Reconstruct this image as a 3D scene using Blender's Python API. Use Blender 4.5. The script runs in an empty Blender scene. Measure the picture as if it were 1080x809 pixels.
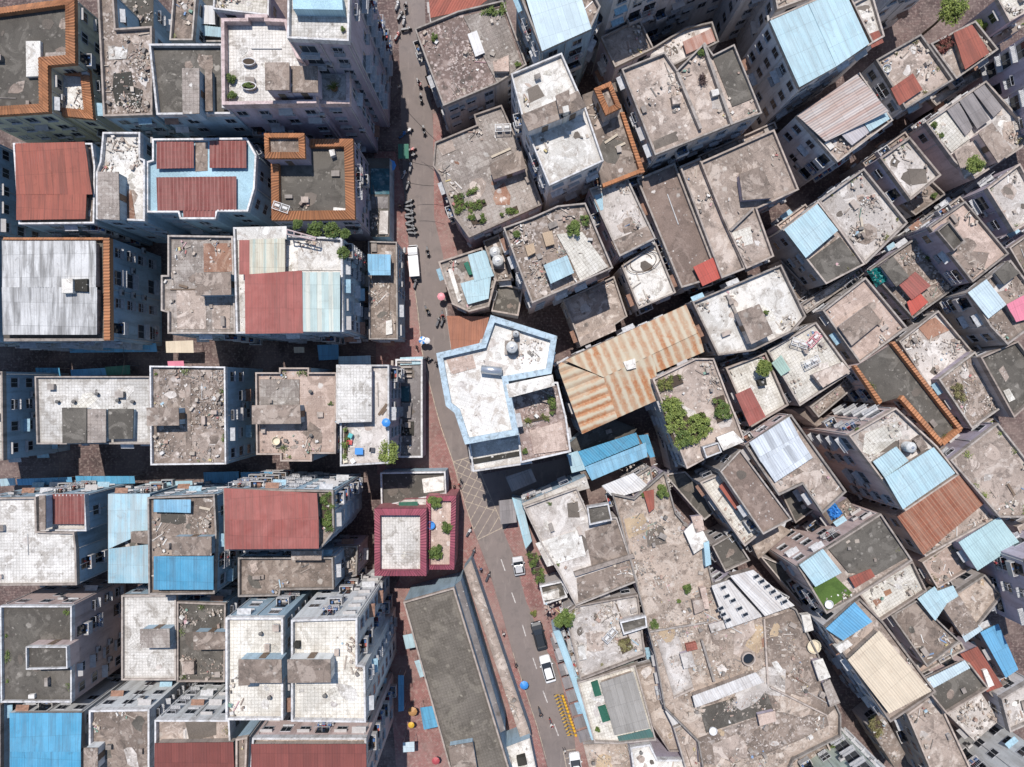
import bpy, bmesh, math, random
from mathutils import Vector, Matrix, Euler
from mathutils.bvhtree import BVHTree
from mathutils.geometry import tessellate_polygon

SC = bpy.context.scene
COL = SC.collection
PI = math.pi
R = math.radians
rnd = random.Random(11)

# ------------------------------------------------------------------ camera, sky, sun, exposure
CAM_H = 110.0
cd = bpy.data.cameras.new('camera')
cam = bpy.data.objects.new('camera', cd); COL.objects.link(cam)
cam.location = (0, 0, CAM_H); cam.rotation_euler = (0, 0, 0)
cd.sensor_width = 36; cd.lens = 36 * 743 / 1080; cd.clip_start = .5; cd.clip_end = 2000
SC.camera = cam
W = bpy.data.worlds.new('World'); SC.world = W; W.use_nodes = True
wn = W.node_tree; bg = wn.nodes['Background']
sky = wn.nodes.new('ShaderNodeTexSky'); sky.sky_type = 'NISHITA'; sky.sun_disc = False
SUN_EL, SUN_SX, SUN_SY = R(64), .2, -1.0          # direction in which shadows fall: right a little, and down
sky.sun_elevation = SUN_EL
sky.sun_rotation = math.atan2(-SUN_SX, -SUN_SY)
sky.air_density = 1.2; sky.dust_density = .4; sky.ozone_density = 4.0
wn.links.new(sky.outputs[0], bg.inputs[0]); bg.inputs[1].default_value = .108
sd = bpy.data.lights.new('sun', 'SUN'); sd.energy = 4.3; sd.angle = R(.53); sd.color = (1, .95, .895)
sun = bpy.data.objects.new('sun', sd); COL.objects.link(sun)
k = math.hypot(SUN_SX, SUN_SY)
sdir = Vector((SUN_SX / k * math.cos(SUN_EL), SUN_SY / k * math.cos(SUN_EL), -math.sin(SUN_EL)))
sun.rotation_euler = sdir.to_track_quat('-Z', 'Y').to_euler()
vs = SC.view_settings
vs.view_transform = 'Standard'; vs.look = 'None'; vs.gamma = 1; vs.use_curve_mapping = False; vs.exposure = .22

# ------------------------------------------------------------------ materials
MATS = {}
def nt(name, rough=.85, spec=.3, metal=0):
    m = bpy.data.materials.new(name); m.use_nodes = True
    t = m.node_tree; b = t.nodes['Principled BSDF']
    b.inputs['Roughness'].default_value = rough; b.inputs['Metallic'].default_value = metal
    b.inputs['Specular IOR Level'].default_value = spec
    return m, t, b
def N(t, typ, **kw):
    n = t.nodes.new(typ)
    for k_, v in kw.items():
        if isinstance(k_, str) and hasattr(n, k_): setattr(n, k_, v)
        else: n.inputs[k_].default_value = v
    return n
def noise(t, vec, scale, detail=5, rough=.6, dist=0):
    n = t.nodes.new('ShaderNodeTexNoise'); n.inputs['Scale'].default_value = scale
    n.inputs['Detail'].default_value = detail; n.inputs['Roughness'].default_value = rough
    n.inputs['Distortion'].default_value = dist
    t.links.new(vec, n.inputs['Vector']); return n.outputs['Fac']
def ramp(t, fac, a, b, ca=0, cb=1):
    n = t.nodes.new('ShaderNodeMapRange'); n.inputs[1].default_value = a; n.inputs[2].default_value = b
    n.inputs[3].default_value = ca; n.inputs[4].default_value = cb; n.clamp = True
    t.links.new(fac, n.inputs[0]); return n.outputs[0]
def math_(t, op, a, b=None):
    n = t.nodes.new('ShaderNodeMath'); n.operation = op
    for i, v in enumerate((a, b)):
        if v is None: continue
        if isinstance(v, (int, float)): n.inputs[i].default_value = v
        else: t.links.new(v, n.inputs[i])
    return n.outputs[0]
def mix(t, fac, a, b, mode='MIX'):
    n = t.nodes.new('ShaderNodeMix'); n.data_type = 'RGBA'; n.blend_type = mode
    for idx, v in ((0, fac), (6, a), (7, b)):
        if isinstance(v, (int, float)): n.inputs[idx].default_value = v
        elif isinstance(v, tuple): n.inputs[idx].default_value = (*v, 1)
        else: t.links.new(v, n.inputs[idx])
    return n.outputs[2]
def coords(t, which='UV', jitter=True):
    if which == 'World': v = t.nodes.new('ShaderNodeNewGeometry').outputs['Position']
    else: v = t.nodes.new('ShaderNodeTexCoord').outputs[which]
    if jitter:
        oi = t.nodes.new('ShaderNodeObjectInfo')
        m = math_(t, 'MULTIPLY', oi.outputs['Random'], 531.7)
        va = t.nodes.new('ShaderNodeVectorMath'); va.operation = 'ADD'
        t.links.new(v, va.inputs[0]); t.links.new(m, va.inputs[1]); v = va.outputs[0]
    return v
def scaled(t, v, s):
    n = t.nodes.new('ShaderNodeVectorMath'); n.operation = 'MULTIPLY'
    t.links.new(v, n.inputs[0]); n.inputs[1].default_value = s; return n.outputs[0]
def objvar(t, col, amt=.12):
    oi = t.nodes.new('ShaderNodeObjectInfo')
    f = ramp(t, math_(t, 'FRACT', math_(t, 'MULTIPLY', oi.outputs['Random'], 37.3)), 0, 1, 1 - amt, 1 + amt)
    n = t.nodes.new('ShaderNodeVectorMath'); n.operation = 'SCALE'
    t.links.new(col, n.inputs[0]); t.links.new(f, n.inputs[3]); return n.outputs[0]
def bump(t, b, h, strength=.3, dist=.05):
    n = t.nodes.new('ShaderNodeBump'); n.inputs['Strength'].default_value = strength; n.inputs['Distance'].default_value = dist
    t.links.new(h, n.inputs['Height']); t.links.new(n.outputs[0], b.inputs['Normal'])
def edge_dirt(t):
    """mould collects along the roof edge: 'edge' is the distance in metres to the parapet"""
    a = t.nodes.new('ShaderNodeAttribute'); a.attribute_name = 'edge'; return a.outputs['Fac']

def roofmat(name, base, dark, light=None, stain=.5, speck=0, speck_col=(.75, .72, .68), grid=0, cracks=0, fine=.35, rough=.9, gmix=.8):
    m, t, b = nt(name, rough, .2)
    uv = coords(t)
    n0 = noise(t, uv, .12, 4, .55, .6); n1 = noise(t, uv, .55, 7, .68, .5); n2 = noise(t, uv, 2.6, 6, .7); n3 = noise(t, uv, 11, 3, .6)
    c = mix(t, ramp(t, n0, .36, .62), tuple(min(.8, x * 1.2) for x in base), tuple(x * .66 for x in base))
    c = mix(t, math_(t, 'MULTIPLY', ramp(t, n1, .51, .59), min(.95, stain * 1.4)), c, dark)
    if light: c = mix(t, math_(t, 'MULTIPLY', ramp(t, noise(t, uv, .33, 7, .66, 1.2), .525, .585), .85), c, light)
    c = mix(t, math_(t, 'MULTIPLY', ramp(t, n2, .52, .72), stain * .55), c, dark)
    c = mix(t, ramp(t, noise(t, uv, 1.3, 8, .78, .8), .55, .66, 0, stain * .8), c, tuple(x * .8 for x in dark))
    c = mix(t, fine, c, mix(t, ramp(t, n3, .35, .65), tuple(x * .45 for x in base), tuple(min(.88, x * 1.45) for x in base)))
    h = n3
    if cracks:
        v = t.nodes.new('ShaderNodeTexVoronoi'); v.feature = 'DISTANCE_TO_EDGE'; v.inputs['Scale'].default_value = .27
        wv = t.nodes.new('ShaderNodeVectorMath'); wv.operation = 'ADD'
        nn = t.nodes.new('ShaderNodeTexNoise'); nn.inputs['Scale'].default_value = .8; nn.inputs['Detail'].default_value = 4
        t.links.new(uv, nn.inputs['Vector'])
        t.links.new(uv, wv.inputs[0]); t.links.new(scaled(t, nn.outputs['Color'], (1.6, 1.6, 0)), wv.inputs[1]); t.links.new(wv.outputs[0], v.inputs['Vector'])
        c = mix(t, math_(t, 'MULTIPLY', ramp(t, v.outputs['Distance'], .0, .025, 1, 0), cracks), c, tuple(x * .55 for x in dark))
    if grid:
        g = t.nodes.new('ShaderNodeTexBrick'); g.offset = 0; g.inputs['Scale'].default_value = 1
        g.inputs['Brick Width'].default_value = grid; g.inputs['Row Height'].default_value = grid
        g.inputs['Mortar Size'].default_value = .03; g.inputs['Mortar Smooth'].default_value = .2; g.inputs['Bias'].default_value = -.3
        g.inputs['Color1'].default_value = (1, 1, 1, 1); g.inputs['Color2'].default_value = (.86, .85, .83, 1); g.inputs['Mortar'].default_value = (.56, .54, .52, 1)
        t.links.new(uv, g.inputs['Vector']); c = mix(t, gmix, c, g.outputs['Color'], 'MULTIPLY')
    if speck:
        for sc, th in ((1.7, speck), (3.4, speck * 1.1), (.9, speck * .5)):
            v = t.nodes.new('ShaderNodeTexVoronoi'); v.inputs['Scale'].default_value = sc; v.inputs['Randomness'].default_value = 1
            wv = t.nodes.new('ShaderNodeVectorMath'); wv.operation = 'ADD'
            t.links.new(uv, wv.inputs[0]); nn = t.nodes.new('ShaderNodeTexNoise'); nn.inputs['Scale'].default_value = 3; nn.inputs['Detail'].default_value = 3
            t.links.new(uv, nn.inputs['Vector']); t.links.new(scaled(t, nn.outputs['Color'], (.5, .5, 0)), wv.inputs[1])
            t.links.new(wv.outputs[0], v.inputs['Vector'])
            sx = t.nodes.new('ShaderNodeSeparateColor'); t.links.new(v.outputs['Color'], sx.inputs[0])
            on = math_(t, 'MULTIPLY', math_(t, 'LESS_THAN', sx.outputs[0], th), ramp(t, v.outputs['Distance'], .28, .42, 1, 0))
            on = math_(t, 'MULTIPLY', on, ramp(t, n1, .36, .6))
            cc = mix(t, sx.outputs[1], speck_col, tuple(x * .5 for x in speck_col))
            cc = mix(t, math_(t, 'GREATER_THAN', sx.outputs[2], .72), cc, (.10, .085, .075))
            c = mix(t, math_(t, 'MULTIPLY', on, .85), c, cc)
    e = edge_dirt(t)
    en = math_(t, 'ADD', e, math_(t, 'MULTIPLY', n1, 1.3))
    c = mix(t, math_(t, 'MULTIPLY', ramp(t, en, .55, 1.25, 1, 0), .55), c, dark)
    c = objvar(t, c, .1)
    t.links.new(c, b.inputs['Base Color']); bump(t, b, h, .35, .04)
    MATS[name] = m
def wallmat(name, base, tilegrid=False):
    m, t, b = nt(name, .75, .35)
    w = coords(t, 'World', False)
    n1 = noise(t, scaled(t, w, (1, 1, .12)), 1.1, 6, .65); n2 = noise(t, w, .5, 4); n3 = noise(t, w, 7, 3)
    c = mix(t, math_(t, 'MULTIPLY', ramp(t, n1, .46, .68), .7), base, (base[0] * .42, base[1] * .38, base[2] * .34))
    c = mix(t, ramp(t, noise(t, w, 2.2, 7, .75), .54, .68, 0, .6), c, (base[0] * .33, base[1] * .29, base[2] * .26))
    c = mix(t, math_(t, 'MULTIPLY', ramp(t, n2, .45, .7), .3), c, tuple(x * .7 for x in base))
    c = mix(t, .18, c, mix(t, n3, tuple(x * .6 for x in base), tuple(min(.9, x * 1.3) for x in base)))
    if name[:2] == 'p_': c = mix(t, ramp(t, noise(t, w, 1.3, 8, .8, .5), .50, .60, 0, .6), c, (base[0] * .32, base[1] * .29, base[2] * .26))
    if name in ('p_c', 'slab'):
        oi = t.nodes.new('ShaderNodeObjectInfo'); c = mix(t, math_(t, 'MULTIPLY', oi.outputs['Random'], .9), c, mix(t, ramp(t, n1, .45, .7), (.37, .30, .255), (.16, .13, .11)))
        c = objvar(t, c, .28)
    else: c = objvar(t, c, .12)
    t.links.new(c, b.inputs['Base Color']); bump(t, b, n3, .15, .02); MATS[name] = m
def tinmat(name, base, dirt=(.25, .17, .12), amount=.35, bands=None, rough=.5, spec=.4, fade=None, lines=.3, seam=3.1):
    """corrugated sheet; u runs across the ridges, v along them"""
    m, t, b = nt(name, rough, spec)
    uv = coords(t, 'UV'); uv0 = coords(t, 'UV', False)
    st = scaled(t, uv, (1.6, .13, 1))
    n1 = noise(t, st, 1.0, 6, .65, .3); n2 = noise(t, uv, .35, 5, .6, .6); n3 = noise(t, uv, 5, 4, .65)
    c = mix(t, ramp(t, n2, .35, .7), base, fade or tuple(x * .82 for x in base))
    if bands:
        s = t.nodes.new('ShaderNodeSeparateXYZ'); t.links.new(uv0, s.inputs[0])
        f = math_(t, 'FRACT', math_(t, 'DIVIDE', s.outputs[0], bands[0]))
        f = math_(t, 'ADD', f, math_(t, 'MULTIPLY', math_(t, 'SUBTRACT', n3, .5), .25))
        c = mix(t, math_(t, 'GREATER_THAN', f, bands[1]), c, bands[2])
        if len(bands) > 3: c = mix(t, ramp(t, noise(t, scaled(t, uv, (.45, .05, 1)), 1, 2, .5), .45, .55), c, bands[3])
    c = mix(t, math_(t, 'MULTIPLY', ramp(t, n1, .45, .60), min(1, amount * 1.25)), c, dirt)
    c = mix(t, ramp(t, noise(t, uv, .9, 7, .75, 1), .55, .70, 0, min(.7, amount * 1.1)), c, (dirt[0] * .7, dirt[1] * .55, dirt[2] * .5))
    c = mix(t, math_(t, 'MULTIPLY', ramp(t, n3, .55, .75), amount * .5), c, dirt)
    if lines:
        s = t.nodes.new('ShaderNodeSeparateXYZ'); t.links.new(uv, s.inputs[0])
        f1 = math_(t, 'FRACT', math_(t, 'DIVIDE', s.outputs[0], .92))
        wn_ = t.nodes.new('ShaderNodeTexWhiteNoise'); wn_.noise_dimensions = '2D'
        cb = t.nodes.new('ShaderNodeCombineXYZ')
        t.links.new(math_(t, 'FLOOR', math_(t, 'DIVIDE', s.outputs[0], .92)), cb.inputs[0]); t.links.new(math_(t, 'FLOOR', math_(t, 'DIVIDE', s.outputs[1], seam)), cb.inputs[1])
        t.links.new(cb.outputs[0], wn_.inputs['Vector'])
        c = mix(t, lines, c, mix(t, wn_.outputs['Value'], tuple(x * .7 for x in base), tuple(min(.95, x * 1.22) for x in base)))
        c = mix(t, math_(t, 'MULTIPLY', math_(t, 'LESS_THAN', f1, .06), .35), c, tuple(x * .5 for x in dirt))
        f2 = math_(t, 'FRACT', math_(t, 'DIVIDE', s.outputs[1], seam))
        c = mix(t, math_(t, 'MULTIPLY', math_(t, 'LESS_THAN', f2, .06 / seam if seam > 1 else .16), .35), c, tuple(x * .5 for x in dirt))
    t.links.new(objvar(t, c, .05), b.inputs['Base Color'])
    t.links.new(ramp(t, n2, .3, .7, rough, min(1, rough + .25)), b.inputs['Roughness'])
    bump(t, b, n3, .12, .02); MATS[name] = m
def flat(name, col, rough=.6, spec=.4, metal=0, var=.25, scale=3, emit=None):
    m, t, b = nt(name, rough, spec, metal)
    w = coords(t, 'Object')
    n = noise(t, w, scale, 4, .6)
    c = mix(t, ramp(t, n, .35, .7), col, tuple(x * (1 - var) for x in col))
    t.links.new(c, b.inputs['Base Color']); MATS[name] = m; return m, t, b
def attrmat(name, rough=.85):
    m, t, b = nt(name, rough, .25)
    a = t.nodes.new('ShaderNodeAttribute'); a.attribute_name = 'Col'
    n = noise(t, coords(t, 'World', False), 6, 3)
    c = mix(t, .25, a.outputs['Color'], mix(t, n, (.05, .04, .035), (.8, .76, .7)))
    t.links.new(c, b.inputs['Base Color']); MATS[name] = m
def leafmat(name, a, b_):
    m, t, b = nt(name, .6, .3)
    at = t.nodes.new('ShaderNodeAttribute'); at.attribute_name = 'tone'
    n = noise(t, coords(t, 'World', False), 1.4, 3)
    c = mix(t, at.outputs['Fac'], a, b_)
    c = mix(t, ramp(t, n, .4, .7, 0, .45), c, tuple(x * .6 for x in a))
    t.links.new(c, b.inputs['Base Color'])
    MATS[name] = m

#        name      base                dark               light
roofmat('pale', (.50, .455, .42), (.22, .19, .165), (.66, .625, .59), .6, .15, (.7, .67, .63), cracks=.25)
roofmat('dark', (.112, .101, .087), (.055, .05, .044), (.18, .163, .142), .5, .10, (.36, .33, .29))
roofmat('conc', (.235, .186, .155), (.085, .07, .06), (.40, .335, .288), .6, .14, (.52, .47, .42), cracks=.35)
roofmat('beige', (.38, .308, .262), (.13, .105, .09), (.58, .505, .445), .6, .13, (.66, .6, .54), cracks=.25)
roofmat('cream', (.60, .57, .51), (.33, .295, .25), (.68, .65, .6), .55, .03, (.7, .68, .65), grid=.45, gmix=.75)
roofmat('white', (.63, .595, .55), (.27, .225, .19), (.69, .67, .64), .7, .10, (.76, .74, .71), cracks=.3)
roofmat('tile', (.61, .585, .55), (.25, .22, .19), (.70, .68, .65), .7, .04, grid=.42, gmix=.7)
roofmat('ctile', (.64, .61, .575), (.34, .27, .22), (.69, .67, .64), .65, .04, grid=.7, gmix=.4)
roofmat('gtile', (.33, .285, .255), (.14, .12, .103), (.43, .395, .36), .55, .12, grid=.5, cracks=.3, gmix=.6)
roofmat('gtileb', (.15, .132, .113), (.08, .07, .058), (.20, .178, .148), .6, .06, (.3, .27, .22), grid=.42, gmix=.55)
roofmat('rubble', (.24, .19, .158), (.085, .068, .057), (.42, .355, .31), .6, .72, (.66, .59, .54))
roofmat('gravel', (.23, .17, .15), (.085, .065, .058), (.40, .32, .285), .55, 1.0, (.66, .56, .52))
roofmat('earth', (.41, .33, .272), (.15, .115, .093), (.58, .50, .43), .8, .42, (.64, .57, .5), cracks=.2)
roofmat('pinkc', (.46, .355, .30), (.24, .178, .15), (.56, .45, .39), .5, .06, grid=.6, gmix=.35)
roofmat('pinkdk', (.225, .168, .14), (.125, .095, .08), (.29, .225, .19), .5, .05)
roofmat('dirtyblue', (.05, .125, .15), (.03, .055, .062), (.14, .22, .25), .6, .25, (.36, .43, .45))
roofmat('soot', (.045, .042, .036), (.02, .02, .018), None, .5, .1)
roofmat('soot2', (.15, .127, .108), (.08, .07, .06), None, .5, 0)
roofmat('rustc', (.27, .15, .105), (.14, .08, .06), (.38, .27, .21), .6, .15)
roofmat('rust2', (.32, .17, .105), (.2, .1, .06), None, .4)
roofmat('ochre', (.46, .35, .235), (.3, .22, .155), None, .5, .2)
roofmat('brick', (.28, .105, .08), (.15, .06, .05), None, .35, .05, grid=.4)
roofmat('slate', (.20, .18, .175), (.1, .09, .085), (.27, .25, .24), .5, .06)
roofmat('turf', (.075, .125, .03), (.045, .08, .02), None, .5)
roofmat('lblue', (.38, .55, .64), (.24, .35, .41), None, .4)
roofmat('green', (.035, .13, .09), (.02, .08, .055), None, .3)
roofmat('blue', (.05, .25, .47), (.03, .15, .3), None, .3)
roofmat('ply', (.48, .36, .25), (.3, .22, .16), None, .3)
for n_, c_ in (('wgrey', (.47, .43, .41)), ('wwhite', (.62, .60, .60)), ('wpink', (.54, .425, .40)), ('wmauve', (.42, .37, .43)), ('wblue', (.33, .44, .52)),  # the blue wall holds the sky tint of shaded facades in its colour
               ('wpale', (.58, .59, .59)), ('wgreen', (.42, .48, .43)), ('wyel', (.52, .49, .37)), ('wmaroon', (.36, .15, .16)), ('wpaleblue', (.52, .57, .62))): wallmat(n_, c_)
for n_, c_ in (('p_c', (.34, .31, .285)), ('p_w', (.62, .61, .61)), ('p_p', (.52, .41, .40)), ('p_b', (.40, .50, .57)), ('slab', (.30, .27, .245))): wallmat(n_, c_)
tinmat('p_o', (.40, .18, .085), (.17, .085, .055), .6, rough=.6, lines=.55)
tinmat('p_m', (.29, .08, .11), (.13, .05, .06), .5, rough=.6, lines=.45)
tinmat('t_red', (.285, .085, .07), (.22, .10, .085), .5, fade=(.40, .16, .14), rough=.6)
tinmat('t_red2', (.46, .10, .075), (.3, .1, .08), .25)
tinmat('t_brick', (.30, .088, .062), (.16, .07, .055), .55, fade=(.34, .125, .09), rough=.65)
tinmat('t_dred', (.215, .068, .056), (.13, .05, .045), .35)
tinmat('t_rred', (.36, .12, .10), (.2, .1, .08), .5)
tinmat('t_terra', (.33, .145, .09), (.21, .1, .07), .45, lines=.1)
tinmat('t_blue', (.07, .28, .44), (.09, .17, .24), .5, fade=(.13, .35, .51))
tinmat('t_blue2', (.19, .40, .56), (.16, .24, .3), .45, fade=(.27, .47, .60))
tinmat('t_blue3', (.12, .33, .52), (.1, .2, .28), .3, fade=(.16, .38, .56))
tinmat('t_lblue', (.36, .51, .56), (.28, .34, .36), .4, fade=(.43, .56, .60), lines=.14)
tinmat('t_lblue2', (.28, .45, .52), (.36, .38, .37), .65, fade=(.43, .54, .57))
tinmat('t_paleblue', (.52, .62, .66), (.38, .44, .46), .3, lines=.18)
tinmat('t_teal', (.42, .58, .60), (.3, .40, .42), .3, lines=.06)
tinmat('t_white', (.66, .65, .64), (.4, .36, .32), .3)
tinmat('t_skyl', (.64, .62, .60), (.36, .32, .29), .45, lines=.12)
tinmat('t_tan', (.66, .56, .43), (.5, .4, .3), .25, lines=.14)
tinmat('t_gtin', (.46, .455, .45), (.11, .105, .1), .8, fade=(.64, .64, .635), lines=.4)
tinmat('t_gcor', (.34, .32, .295), (.2, .185, .165), .5)
tinmat('t_slate2', (.27, .245, .24), (.12, .11, .11), .5)
tinmat('t_pgrey', (.46, .43, .44), (.3, .26, .25), .4)
tinmat('t_cstripe', (.58, .55, .45), (.32, .26, .18), .45, bands=(1.4, .72, (.36, .45, .42)))
tinmat('t_gstripe', (.48, .58, .56), (.3, .34, .3), .4, bands=(1.5, .6, (.60, .58, .50)))
tinmat('t_rpink', (.42, .385, .37), (.33, .2, .15), .6, bands=(2.2, .66, (.37, .235, .195), (.44, .39, .365)))
tinmat('t_rusts', (.34, .17, .13), (.6, .5, .45), .4)
tinmat('t_rtin', (.26, .095, .055), (.40, .27, .2), .45, bands=(.55, .76, (.38, .2, .13)), lines=.3, seam=.7)
tinmat('t_silver', (.58, .615, .65), (.22, .22, .23), .75, lines=.6, rough=.4)
tinmat('t_pink', (.72, .24, .32), (.6, .2, .26), .15, lines=.08)
tinmat('t_green', (.04, .16, .11), (.1, .14, .11), .3)
tinmat('t_green2', (.07, .15, .14), (.12, .14, .13), .3)
tinmat('t_pgreen', (.34, .47, .41), (.3, .32, .28), .3)
tinmat('t_bigtin', (.60, .53, .38), (.38, .15, .055), .62, bands=None, fade=(.56, .42, .24), lines=.05, rough=.6)
flat('frame_white', (.62, .62, .62), .5)
flat('win_frame', (.40, .40, .42), .5)
flat('frame_dark', (.05, .05, .055), .5)
flat('hood', (.42, .40, .39), .8)
flat('hood_white', (.50, .50, .51), .7, var=.4)
flat('shutter', (.24, .08, .07), .7)
gm, gt, gb = nt('glass', .12, .6); gb.inputs['Base Color'].default_value = (.018, .022, .028, 1); MATS['glass'] = gm
flat('steel', (.55, .56, .58), .3, .5, .7, .15)
flat('tank_white', (.58, .58, .57), .5, var=.4)
flat('stone', (.16, .15, .14), .8)
flat('soil', (.07, .05, .035), .95)
flat('clay', (.40, .16, .09), .8)
flat('wood', (.17, .12, .085), .8)
flat('pale_wood', (.50, .43, .34), .8)
flat('cable', (.02, .02, .02), .6)
flat('pipe', (.50, .49, .48), .6)
flat('bark', (.10, .075, .055), .9)
flat('rubber', (.018, .018, .018), .8)
flat('skin', (.45, .27, .19), .5)
flat('hair', (.02, .017, .015), .5)
for n_, c_ in (('cl_dark', (.05, .05, .06)), ('cl_white', (.65, .64, .62)), ('cl_blue', (.08, .16, .34)), ('cl_red', (.42, .06, .06)), ('cl_grey', (.22, .22, .23)), ('cl_khaki', (.3, .25, .17))): flat(n_, c_, .9)
for n_, c_ in (('car_black', (.018, .022, .028)), ('car_white', (.70, .70, .70)), ('car_silver', (.45, .45, .46)), ('yellow', (.60, .36, .03)), ('orange', (.42, .22, .08)),
               ('plastic_teal', (.10, .42, .42)), ('plastic_red', (.5, .08, .07)), ('plastic_blue', (.05, .24, .60)), ('plastic_cream', (.66, .58, .44)), ('plastic_white', (.7, .7, .7)),
               ('plastic_dark', (.06, .06, .07)), ('pink', (.75, .30, .34)), ('dgreen', (.02, .15, .11)), ('teal_dark', (.02, .22, .21)), ('red', (.40, .07, .08))): flat(n_, c_, .45, .5, 0, .12)
attrmat('litter')
leafmat('leaf', (.05, .085, .02), (.17, .22, .055))
leafmat('leaf_bright', (.10, .14, .03), (.30, .35, .09))
leafmat('leaf_olive', (.07, .085, .02), (.24, .24, .07))
leafmat('leaf_dead', (.05, .03, .03), (.12, .08, .07))
leafmat('leaf_dry', (.11, .10, .035), (.28, .25, .12))
leafmat('leaf_red', (.11, .03, .025), (.22, .08, .06))

def road_mat():
    m, t, b = nt('asphalt', .85, .25)
    w = coords(t, 'World', False)
    n0 = noise(t, w, .07, 4, .6, .5); n1 = noise(t, w, .6, 6, .7, .4); n2 = noise(t, w, 9, 3)
    c = mix(t, ramp(t, n0, .35, .65), (.212, .172, .156), (.158, .130, .121))
    c = mix(t, ramp(t, n1, .5, .68, 0, .65), c, (.115, .098, .092))
    c = mix(t, ramp(t, noise(t, scaled(t, w, (1, .22, 1)), 1.2, 5, .7), .56, .7, 0, .45), c, (.32, .27, .24))
    c = mix(t, .25, c, mix(t, n2, (.09, .08, .075), (.32, .28, .26)))
    t.links.new(c, b.inputs['Base Color']); bump(t, b, n2, .2, .02); MATS['asphalt'] = m
def paving_mat(name, a, d, size):
    m, t, b = nt(name, .85, .25)
    w = coords(t, 'World', False)
    g = t.nodes.new('ShaderNodeTexBrick'); g.inputs['Scale'].default_value = 1
    g.inputs['Brick Width'].default_value = size; g.inputs['Row Height'].default_value = size * .5; g.inputs['Mortar Size'].default_value = .02
    g.inputs['Color1'].default_value = (*a, 1); g.inputs['Color2'].default_value = (*d, 1); g.inputs['Mortar'].default_value = (*[x * .5 for x in d], 1)
    t.links.new(w, g.inputs['Vector'])
    n1 = noise(t, w, .35, 6, .65, .4); n2 = noise(t, w, 2.5, 5, .7)
    c = mix(t, ramp(t, n1, .45, .64, 0, .75), g.outputs['Color'], tuple(x * .5 for x in d))
    c = mix(t, ramp(t, n2, .50, .68, 0, .6), c, (.36, .29, .25))
    c = mix(t, ramp(t, noise(t, w, .16, 4, .6), .45, .6, 0, .45), c, (.27, .205, .18))
    t.links.new(c, b.inputs['Base Color']); bump(t, b, n2, .2, .02); MATS[name] = m
road_mat()
paving_mat('brickpave', (.32, .15, .135), (.27, .14, .125), .4)
paving_mat('lanepave', (.13, .085, .078), (.10, .07, .066), .8)
m, t, b = nt('road_paint', .7, .3); w_ = coords(t, 'World', False)
t.links.new(mix(t, ramp(t, noise(t, w_, 3, 5, .7), .42, .62), (.42, .35, .27), (.23, .19, .17)), b.inputs['Base Color']); MATS['paint_yellow'] = m
m, t, b = nt('road_paint_white', .7, .3); w_ = coords(t, 'World', False)
t.links.new(mix(t, ramp(t, noise(t, w_, 3, 5, .7), .42, .66), (.55, .52, .49), (.26, .23, .22)), b.inputs['Base Color']); MATS['paint_white'] = m

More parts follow.
